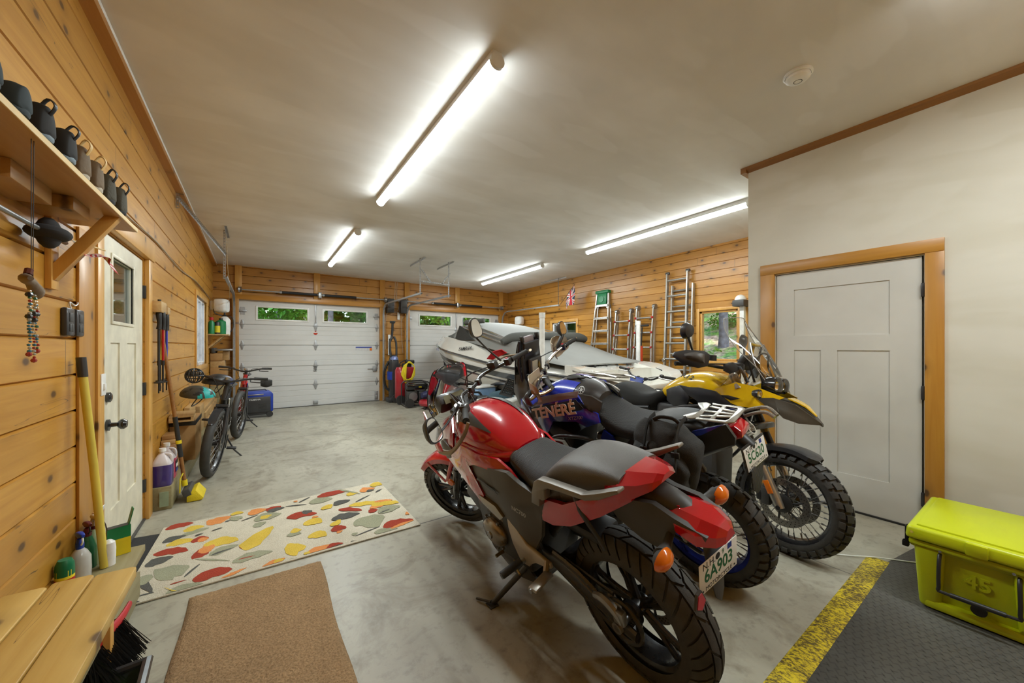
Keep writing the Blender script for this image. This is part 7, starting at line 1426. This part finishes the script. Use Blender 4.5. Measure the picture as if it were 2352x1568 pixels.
labs = ['grey board end standing against the wall behind the cardboard box', 'pale board leaning on the beam behind the bicycle helmet', 'long pale board lying along the wall under the window', 'second long board lying along the wall under the window', 'thick post end lying on the beam beyond the bicycles', 'rough plank on top of the boards under the window']
for i, (a, b_) in enumerate([((XL + .005, 5.9, .192), (XL + .06, 6.4, .62)), ((XL + .01, 6.45, .192), (XL + .10, 6.9, .56)), ((XL + .005, 6.95, .192), (XL + .14, 8.86, .30)), ((XL + .005, 6.95, .302), (XL + .12, 8.8, .40)), ((XL + .14, 7.6, .192), (XL + .26, 8.9, .31)), ((XL + .005, 6.95, .402), (XL + .10, 8.6, .46))]):
    tag(MB(M_lumber).bb(a, b_, bev=.004).build('lumber_board'), labs[i], 'board', 'lumber along the left wall')
# corner stack by the back wall
for i, (a, b_, m_) in enumerate([((XL + .01, 8.9, .62), (-.50, 9.4, .80), 0), ((XL + .01, 8.88, .80), (-.47, 9.42, .96), 1), ((XL + .01, 8.9, .96), (-.50, 9.35, 1.10), 0), ((XL + .01, 8.88, 1.10), (-.53, 9.3, 1.24), 1), ((-.53, 8.95, 1.10), (-.44, 9.3, 1.28), 0)]):
    tag(MB((M_lumber, M_card)[m_]).bb(a, b_, bev=.006).build('wooden_block'), 'squared wood block in the corner pile below the sprayer shelf, %s of the pile' % ('bottom', 'second', 'third', 'top left', 'top right')[i], 'wood block', 'corner wood pile')
tag(MB(M_pt).bb((XL + .01, 8.9, .192), (-.50, 9.4, .40), bev=.006).bb((XL + .01, 8.9, .40), (-.52, 9.4, .62), bev=.006).build('base_block'), 'large timber block carrying the corner wood pile', 'wood block')
tag(MB(M_steel).bb((-.66, 8.85, 1.282), (-.38, 9.35, 1.32), bev=.006).bb((-.70, 8.85, 1.24), (-.63, 9.3, 1.34), M_grey, bev=.02).build('metal_tray'), 'dark metal tray lying on the corner wood pile', 'tray')
t = thing('corner_shelf', (0, 0, 0), 'small bracket shelf with garden bottles beyond the left window', 'shelf'); MB(M_lumber).bb((XL, 8.45, 1.565), (-.42, 9.0, 1.59), bev=.003).build('shelf_board', t)
for y in (8.5, 8.88): MB(M_lumber).tube([(XL + .01, y, 1.34), (-.49, y, 1.565)], .016, n=4).build('brace', t)
zs = 1.591
bottle('spray_can', (-.665, 8.50, zs), [(0, 0), (.045, 0), (.045, .20), (.02, .25), (0, .25)], M_green, 'green and white garden bottle with red cap on the corner shelf', 'bottle', cap=[(.022, .24), (.03, .25), (.03, .30), (0, .30)], capm=M_red)
o = bottle('insecticide_bottle', (-.59, 8.56, zs), [(0, 0), (.045, 0), (.045, .20), (.035, .22), (0, .22)], M_black, 'black garden bottle with yellow label on the corner shelf', 'bottle'); MB(M_yel).lathe([(.0455, .03), (.0455, .15)], None, None, 20).build('label_band', o)
bottle('weedkiller_bottle', (-.545, 8.72, zs), [(0, 0), (.075, 0), (.08, .12), (.075, .24), (.03, .27), (0, .27)], M_green, 'large green garden spray bottle on the corner shelf', 'bottle', cap=[(.03, .26), (.03, .30), (0, .30)], capm=M_black)
o = bottle('pump_sprayer', (-.50, 8.90, zs), [(0, 0), (.085, 0), (.09, .1), (.09, .28), (.06, .33), (.03, .35)], M_whitep, 'white pump sprayer with black hose on the corner shelf', 'sprayer', cap=[(.035, .34), (.04, .36), (.015, .38), (.012, .44)], capm=M_black); MB(M_black).tube([(-.05, 0, .45), (.06, 0, .45)], .012, n=8).tube([(.04, 0, .36), (.12, -.02, .32), (.13, -.02, .15), (.09, -.02, .05)], .007, n=6, k=4).tube([(-.04, 0, .36), (-.14, -.05, .40), (-.16, -.05, .48)], .009, n=6, k=3).build('hose', o)
# pole rack and trekking poles
t = thing('pole_rack', (XL, 4.30, 1.70), 'pine block rack on the left wall holding trekking poles', 'rack'); MB(M_lumber).bb((0, -.18, -.055), (.085, .03, .035), bev=.004).build('wood_block', t); MB(M_lumber).bb((0, .08, -.055), (.085, .20, .01), bev=.004).build('wood_block', t); MB(M_black).cyl((.05, -.04, .035), (.05, -.04, .06), .012).build('peg', t)
def trek(x, y, c, lab, z=1.655):
    t = thing('trekking_pole', (x, y, z), lab, 'trekking pole', 'trekking poles'); MB(M_black).tube([(0, 0, 0), (0, 0, -.03), (.004, 0, -.10), (0, 0, -.15)], [.014, .019, .015, .018], n=10, k=3).build('grip', t)
    MB(c).cyl((0, 0, -.14), (0, 0, -.42), .009, n=10).build('shaft', t); MB(M_black).cyl((0, 0, -.40), (0, 0, -.60), .007, n=8).cyl((0, 0, -.41), (0, 0, -.45), .011, n=8).build('lower_shaft', t); MB(M_black).lathe([(.007, -.60), (.03, -.595), (.03, -.588), (.007, -.58)], None, None, 14).cyl((0, 0, -.6), (0, 0, -.68), .005).build('basket', t); return t
trek(-.665, 4.17, M_black, 'black trekking pole, first from the door casing'); trek(-.65, 4.24, M_redp, 'red and black trekking pole under the rack block'); trek(-.655, 4.42, M_bluep, 'blue trekking pole with black grip, farthest from the door'); trek(-.69, 4.38, M_yel, 'yellow trekking pole partly behind the blue one')
t = thing('push_broom', (0, 0, 0), 'broom with wooden handle and yellow head standing beside the jugs', 'broom'); m = MB(wood('varnished handle', H('8A5A26'), H('A9743A'), 'Z', 0, knot=0, L=0)); m.tube([(-.525, 4.37, .12), (-.60, 4.37, .80), (-.695, 4.37, 1.62)], .0145, n=12); m.build('handle', t)
MB(M_black).cyl((-.553, 4.37, .38), (-.593, 4.37, .74), .0175).build('black_tape', t); MB(M_yel).cyl((-.567, 4.37, .50), (-.570, 4.37, .53), .021).build('yellow_ring', t)
m = MB(M_grey); m.box((-.50, 4.36, .085), (.055, .25, .06), r=(0, R(-20), 0), bev=.008); m.build('brush_block', t); m = MB(mat('yellow bristle', H('D8BE12'), .6, bump=.9, bsc=150)); m.prism([(-.50, .07), (-.44, .10), (-.385, .02), (-.40, .004), (-.50, .004)], 4.24, 4.48, bev=.006); m.build('bristle_head', t); MB(M_yel).tube([(-.535, 4.34, .24), (-.55, 4.31, .2), (-.55, 4.29, .08)], .005, n=6).cyl((-.527, 4.37, .12), (-.532, 4.37, .17), .022).build('yellow_brace', t)

# ================================================================ bicycles, helmets
def bicycle(x, y, hd, lean, st, lab, c1, c2, barw=.36):
    t = place(x, y, hd, lean, 'bicycle', lab); t['category'] = 'bicycle'; S = steer((-.15, 0, .85), st, 22); Rw = .35
    for nm, T, disc in (('front_wheel', S @ TR((0, 0, Rw)), .09), ('rear_wheel', TR((-1.15, 0, Rw)), .09)):
        wo_ = wheel(t, T, Rw, .082, 'bike', 'wire', .29, nm, M_satin, disc=(disc, 1))
    m = MB(M_satin)
    for s_ in (1, -1): m.tube([(0, .055 * s_, Rw), (-.03, .058 * s_, Rw + .12), (-.09, .05 * s_, Rw + .36)], .02, n=10, T=S)
    m.tube([(-.09, -.055, Rw + .37), (-.09, .055, Rw + .37)], .024, n=10, T=S); m.build('fork', t); k = MB(mat('stanchion', H('B06A48'), .2, .9))
    for s_ in (1, -1): k.tube([(-.045, .055 * s_, Rw + .20), (-.085, .052 * s_, Rw + .35)], .015, n=10, T=S)
    k.build('stanchion', t)
    m = MB(c1); m.tube([(-.14, 0, .82), (-.35, 0, .62), (-.62, 0, .32)], [.042, .05, .06], n=12, k=2).tube([(-.15, 0, .90), (-.6, 0, .76)], .022, n=10).tube([(-.62, 0, .32), (-.70, 0, .85)], .022, n=10)
    for s_ in (1, -1): m.tube([(-.62, .04 * s_, .32), (-1.15, .06 * s_, Rw)], .013, n=8).tube([(-.67, .03 * s_, .75), (-1.15, .06 * s_, Rw)], .011, n=8)
    m.cyl((-.13, 0, .78), (-.165, 0, .93), .028); m.build('frame', t); MB(c2).tube([(-.13, .045, .80), (-.35, .05, .58), (-.55, .06, .38)], .008, n=6).build('frame_decal', t)
    MB(M_satin).cyl((-.70, 0, .82), (-.715, 0, .88), .015).sloft([(-.92, 0, .90, .055, .02, .02, 2.5), (-.85, 0, .90, .06, .02, .025, 2.5), (-.70, 0, .89, .03, .018, .02, 2.5), (-.62, 0, .885, .018, .012, .012, 2)], n=16).build('saddle', t)
    m = MB(M_satin); m.cyl((-.62, -.07, .32), (-.62, .07, .32), .02); m.box((-.60, .085, .24), (.02, .012, .16), bev=.004).box((-.64, -.085, .40), (.02, .012, .16), bev=.004); m.ring((-.62, .055, .32), (0, 1, 0), .08, .005, n=24, k=5); m.build('crankset', t)
    for s_, z in ((1, .165), (-1, .475)): MB(M_black).box((-.62 + .03 * s_, .145 * s_, z), (.085, .095, .018), bev=.004).build('pedal', t)
    m = MB(M_satin); m.cyl((-.165, 0, .93), (-.175, 0, 1.0), .02).box((-.14, 0, .99), (.10, .035, .035), bev=.006); m.T = S; m.tube([(-.16, -barw, 1.04), (-.13, -.2, 1.03), (-.10, -.05, .99), (-.10, .05, .99), (-.13, .2, 1.03), (-.16, barw, 1.04)], .012, n=8, k=4); m.build('handlebar', t)
    for s_ in (1, -1):
        MB(M_rub, S).cyl((-.16, barw * s_, 1.04), (-.145, (barw - .13) * s_, 1.035), .0165, n=10).build('grip', t)
        MB(M_black, S).tube([(-.14, (barw - .15) * s_, 1.03), (-.09, (barw - .15) * s_, 1.0), (-.08, (barw - .03) * s_, 1.0)], .006, n=6, k=2).tube([(-.13, (barw - .16) * s_, 1.03), (-.02, .1 * s_, 1.02), (-.08, .02 * s_, .8)], .0035, n=6, k=4).build('brake_lever', t)
    MB(M_alu, S).lathe([(0, 0), (.024, 0), (.024, .03), (0, .034)], None, axm((-.14, 0, 1.0), (0, 0, 1)), 16).build('headset_cap', t)
    MB(M_satin).tube([(-.66, .06, .30), (-.70, .17, .12), (-.72, .245 + .02, .035)], .009, n=8).build('kickstand', t)
    return t, S
b1, S1 = bicycle(-.43, 4.98, -91, 10, -8, 'black mountain bicycle with thick tyres parked nearest along the left wall', M_satin, M_whitep, .37)
for s_ in (1,): fender(.36, .075, 40, 130, M_satin, S1 @ TR((0, 0, .35)), 'front_mudguard', b1, drop=.01)
b2, S2 = bicycle(-.27, 6.86, -91, 8, -10, 'red and blue bicycle parked behind the black one', M_redp, M_bluep, .34)
t = thing('bike_bag', (.10, 5.45, .93), 'small black bag hanging from the bicycle grip', 'bag'); MB(M_fab).sloft([(-.06, 0, 0, .03, .02, .05, 2.5), (0, 0, 0, .045, .03, .07, 2.5), (.06, 0, 0, .03, .02, .05, 2.5)], n=16).build('bag_body', t)
def helmet(loc, rot, m, m2, lab, s_=1.):
    t = thing('bicycle_helmet', loc, lab, 'helmet', None, rot); mb = MB(m); n = 48; V = []; F = []; rows = 20
    for i in range(rows + 1):
        a = R(90 - 88 * i / rows)
        for j in range(n): b_ = 2 * PI * j / n; V.append((.145 * s_ * math.cos(a) * math.cos(b_) * (1 + .12 * math.cos(b_)), .10 * s_ * math.cos(a) * math.sin(b_), .10 * s_ * math.sin(a)))
    vent = lambda i, j: (5 <= i <= 9 and j % 8 in (1, 2) and abs(i - 7) < 3 - (j % 2)) or (11 <= i <= 15 and (j + i // 2) % 8 in (4, 5, 6))
    for i in range(rows):
        for j in range(n):
            a, b_, c_, d = i * n + j, i * n + (j + 1) % n, (i + 1) * n + (j + 1) % n, (i + 1) * n + j
            mm = m2 if (j < 9 or j > n - 10) and i > 3 + min(j, n - j) * .9 and j % 6 != 5 else m
            mb.add([V[a], V[b_], V[c_], V[d]], [(0, 1, 2, 3)], M_black if vent(i, j) else mm)
    q = bmesh.new(); me = mb; mb.build('shell', t, ang=60); MB(M_black).ell((0, 0, -.002), (.135 * s_, .096 * s_, .10 * s_), z0=0.01, n=20).build('liner', t); MB(M_black).tube([(.05, .09, 0), (.0, .07, -.09), (.0, -.07, -.09), (.05, -.09, 0)], .005, n=6, k=4).build('chin_strap', t); return t
helmet((-.50, 4.86, .87), (R(12), R(8), R(-20)), mat('dark olive helmet', H('3F3E38'), .45), mat('turquoise helmet', H('1FA8A6'), .4), 'grey and turquoise bicycle helmet hanging from the black bicycle handlebar')
helmet((-.36, 5.22, .96), (R(10), R(5), R(10)), M_satin, mat('helmet navy', H('222B55'), .4), 'black and navy bicycle helmet hanging behind the turquoise one')
t = thing('cage_helmet', (-.53, 5.02, 1.06), 'round black wire cage muzzle hung on the left handlebar grip', 'cage'); m = MB(M_black)
for i in range(6): a = PI * i / 6; m.ring((0, 0, 0), (math.cos(a), math.sin(a) , 0), .075, .005, n=24, k=5)
m.ring((0, 0, 0), (0, 0, 1), .075, .005, n=24, k=5); m.ring((0, 0, .04), (0, 0, 1), .063, .005, n=24, k=5); m.build('cage_wires', t); t['label'] = 'round black wire coil hung on the left grip of the black bicycle'; t.name = 'cable_lock'; t['category'] = 'bike lock'

# ================================================================ generators, vacuum, compressor at the back
t = thing('generator', (-.02, 8.72, 0), 'blue and black portable inverter generator in front of the left garage door', 'generator', rot=(0, 0, R(4)))
m = MB(M_blue); m.prism([(-.28, .10), (-.28, .44), (-.24, .50), (.22, .50), (.28, .45), (.28, .10)], -.18, .18, pl='xz', bev=.025); m.build('blue_case', t)
m = MB(M_satin); m.bb((-.265, -.195, .10), (.235, -.17, .40), bev=.02); m.bb((-.25, -.17, .05), (.25, .17, .12), bev=.02); 
for i in range(6): m.bb((.04, -.205, .16 + .022 * i), (.17, -.194, .17 + .022 * i), M_grey)
m.build('control_panel', t); MB(M_plate).text('YAMAHA', .034, M_plate, TR((-.02, -.197, .35), (PI / 2, 0, 0)), .001, True, 1.3).build('lettering', t)
MB(M_satin).tube([(-.2, -.05, .50), (-.18, -.05, .525), (.16, -.05, .525), (.18, -.05, .50)], .012, n=8).build('carry_handle', t); MB(M_silv).bb((-.16, -.19, .435), (.12, -.178, .452), bev=.003).build('chrome_strip', t)
for x in (-.22, .22): MB(M_rub).cyl((x, -.19, .055), (x, -.11, .055), .055, n=20).build('wheel', t)
t = thing('vacuum_cleaner', (2.80, 9.18, 0), 'blue and black upright vacuum cleaner standing against the post between the doors', 'vacuum cleaner'); MB(M_satin).bb((-.17, -.2, .0), (.17, .15, .12), bev=.03).build('floor_head', t)
MB(M_satin).sloft([(.10, 0, 0, .12, .11, .11, 3), (.55, 0, .0, .13, .12, .12, 3), (.95, 0, 0, .13, .12, .12, 3), (1.10, 0, 0, .10, .09, .09, 2.5), (1.16, 0, .0, .05, .05, .05, 2.2)], n=20, ax='z').build('body', t); MB(M_blue).sloft([(.55, -.0, -.04, .12, .11, .11, 3), (.75, 0, -.04, .125, .11, .11, 3)], n=20, ax='z').lathe([(.06, 1.02), (.10, 1.04), (.09, 1.10), (.05, 1.13)], mat('silver blue', H('8A97C8'), .2, .5), TR((0, -.05, 0)), 20).build('blue_panel', t, split=True)
MB(M_black).tube([(-.07, 0, 1.1), (-.08, .05, 1.45), (-.02, .08, 1.62), (0, .08, 1.95)], [.03, .028, .03, .03], n=10, k=4).tube([(.07, 0, 1.1), (.08, .05, 1.45), (.03, .08, 1.62)], .026, n=10, k=3).box((0, .09, 1.98), (.13, .04, .06), bev=.01).build('handle', t); MB(M_black).tube([(-.12, 0, 1.0), (-.22, .02, .75), (-.2, .02, .4), (-.1, 0, .28)], .028, n=10, k=4).build('hose', t)
t = thing('pressure_tank', (2.83, 8.72, 0), 'tall red steel cylinder tank with yellow hose and wheels', 'compressor'); MB(mat('compressor red', H('A8242E'), .35, 0, .4)).lathe([(0, .08), (.10, .10), (.135, .16), (.135, .80), (.10, .87), (0, .88)], None, None, 28).bb((.0, -.12, .6), (.30, .12, .88), bev=.04).build('tank', t)
MB(M_black).tube([(-.02, .06, .86), (.0, .04, .98), (.16, .0, 1.05)], .015, n=8, k=2).box((.20, -.05, 1.0), (.20, .14, .09), bev=.02).bb((.05, -.08, .86), (.24, .08, .96), bev=.015).build('pump_head', t)
m = MB(M_yel)
for i in range(6): m.tube([(.02 + .012 * i, -.17, .92), (-.04 + .02 * i, -.19, .70 - .02 * i), (.10, -.20, .50 - .03 * i if i % 2 else .58), (.26 - .01 * i, -.19, .66), (.27, -.17, .88), (.15, -.17, .98 + .006 * i)], .011, n=8, k=5, closed=True)
m.build('coiled_hose', t)
for s_ in (-1, 1): MB(M_rub).cyl((-.05, .16 * s_ - .02, .11), (-.05, .16 * s_ + .03, .11), .11, n=22).build('wheel', t)
t = thing('portable_generator', (3.02, 8.22, 0), 'black portable generator in a tubular frame beside the red tank', 'generator', rot=(0, 0, R(-6))); m = MB(M_satin)
for y in (-.21, .21): m.tube([(-.28, y, .04), (-.28, y, .50), (-.22, y, .56), (.22, y, .56), (.28, y, .50), (.28, y, .04)], .017, n=8, k=1, closed=True)
for x, z in ((-.28, .05), (.28, .05), (-.2, .56), (.2, .56)): m.cyl((x, -.21, z), (x, .21, z), .015, n=8)
m.build('tubular_frame', t); MB(M_gloss).bb((-.24, -.17, .38), (.24, .17, .53), bev=.03).build('fuel_tank', t); m = MB(M_grey); m.bb((-.22, -.17, .10), (.0, .14, .36), bev=.03).bb((.02, -.19, .10), (.24, .15, .35), M_satin, bev=.02).lathe([(0, -.02), (.09, -.01), (.10, .02), (0, .02)], M_steel, axm((-.11, -.18, .24), (0, -1, 0)), 20); m.build('engine', t); MB(M_yel).bb((.02, -.20, .44), (.08, -.17, .46)).build('yellow_label', t)
for x in (-.2,): MB(M_rub).cyl((x, -.27, .10), (x, -.22, .10), .10, n=22).build('wheel', t)
t = thing('air_compressor', (3.12, 7.69, 0), 'small red pancake air compressor with dark blue top', 'compressor'); MB(mat('compressor red', H('A8242E'), .35)).lathe([(0, .05), (.12, .05), (.20, .08), (.225, .13), (.20, .19), (.12, .22), (0, .22)], None, None, 36).build('pancake_tank', t)
MB(mat('navy cover', H('20264E'), .4)).sloft([(-.16, 0, .30, .08, .05, .06, 3), (-.05, 0, .32, .11, .07, .08, 3), (.10, 0, .32, .11, .07, .08, 3), (.18, 0, .30, .08, .05, .06, 3)], n=20).build('motor_cover', t); MB(M_black).bb((-.02, -.13, .23), (.10, -.09, .30), bev=.01).cyl((.12, -.12, .26), (.12, -.14, .26), .02, M_steel).bb((-.1, -.08, .20), (.12, .08, .26)).build('gauge_panel', t)
for x, y in ((-.13, -.1), (.13, -.1), (0, .15)): MB(M_rub).cyl((x, y, 0), (x, y, .07), .02, n=10).build('rubber_foot', t)
MB(M_plate).text('PORTER CABLE', .03, M_plate, TR((.02, -.224, .135), (PI / 2, 0, 0)), .001, True, 1.1).build('lettering', t)
tag(MB(M_black).tube([(3.25, 8.2, .48), (3.42, 8.0, .30), (3.52, 7.9, .012), (3.8, 7.8, .008), (4.1, 7.9, .008)], .009, n=6, k=5).build('air_hose'), 'black hose drooping from the portable generator to the floor', 'hose')
# blanket: dark shape and white cap on a tall thing at the small window
tag(MB(M_grey).bb((6.20, 2.62, 2.0), (6.48, 2.79, 2.10), bev=.01).bb((6.3, 2.66, .0), (6.36, 2.72, 2.0), M_whitep).build('stand_post'), 'grey topped white post standing at the small right window', 'post')
o = MB(M_whitep).ell((6.33, 2.72, 2.101), (.10, .08, .09), z0=0.01).build('hard_hat'); tag(o, 'white rounded cap lying on the grey topped post', 'hat')
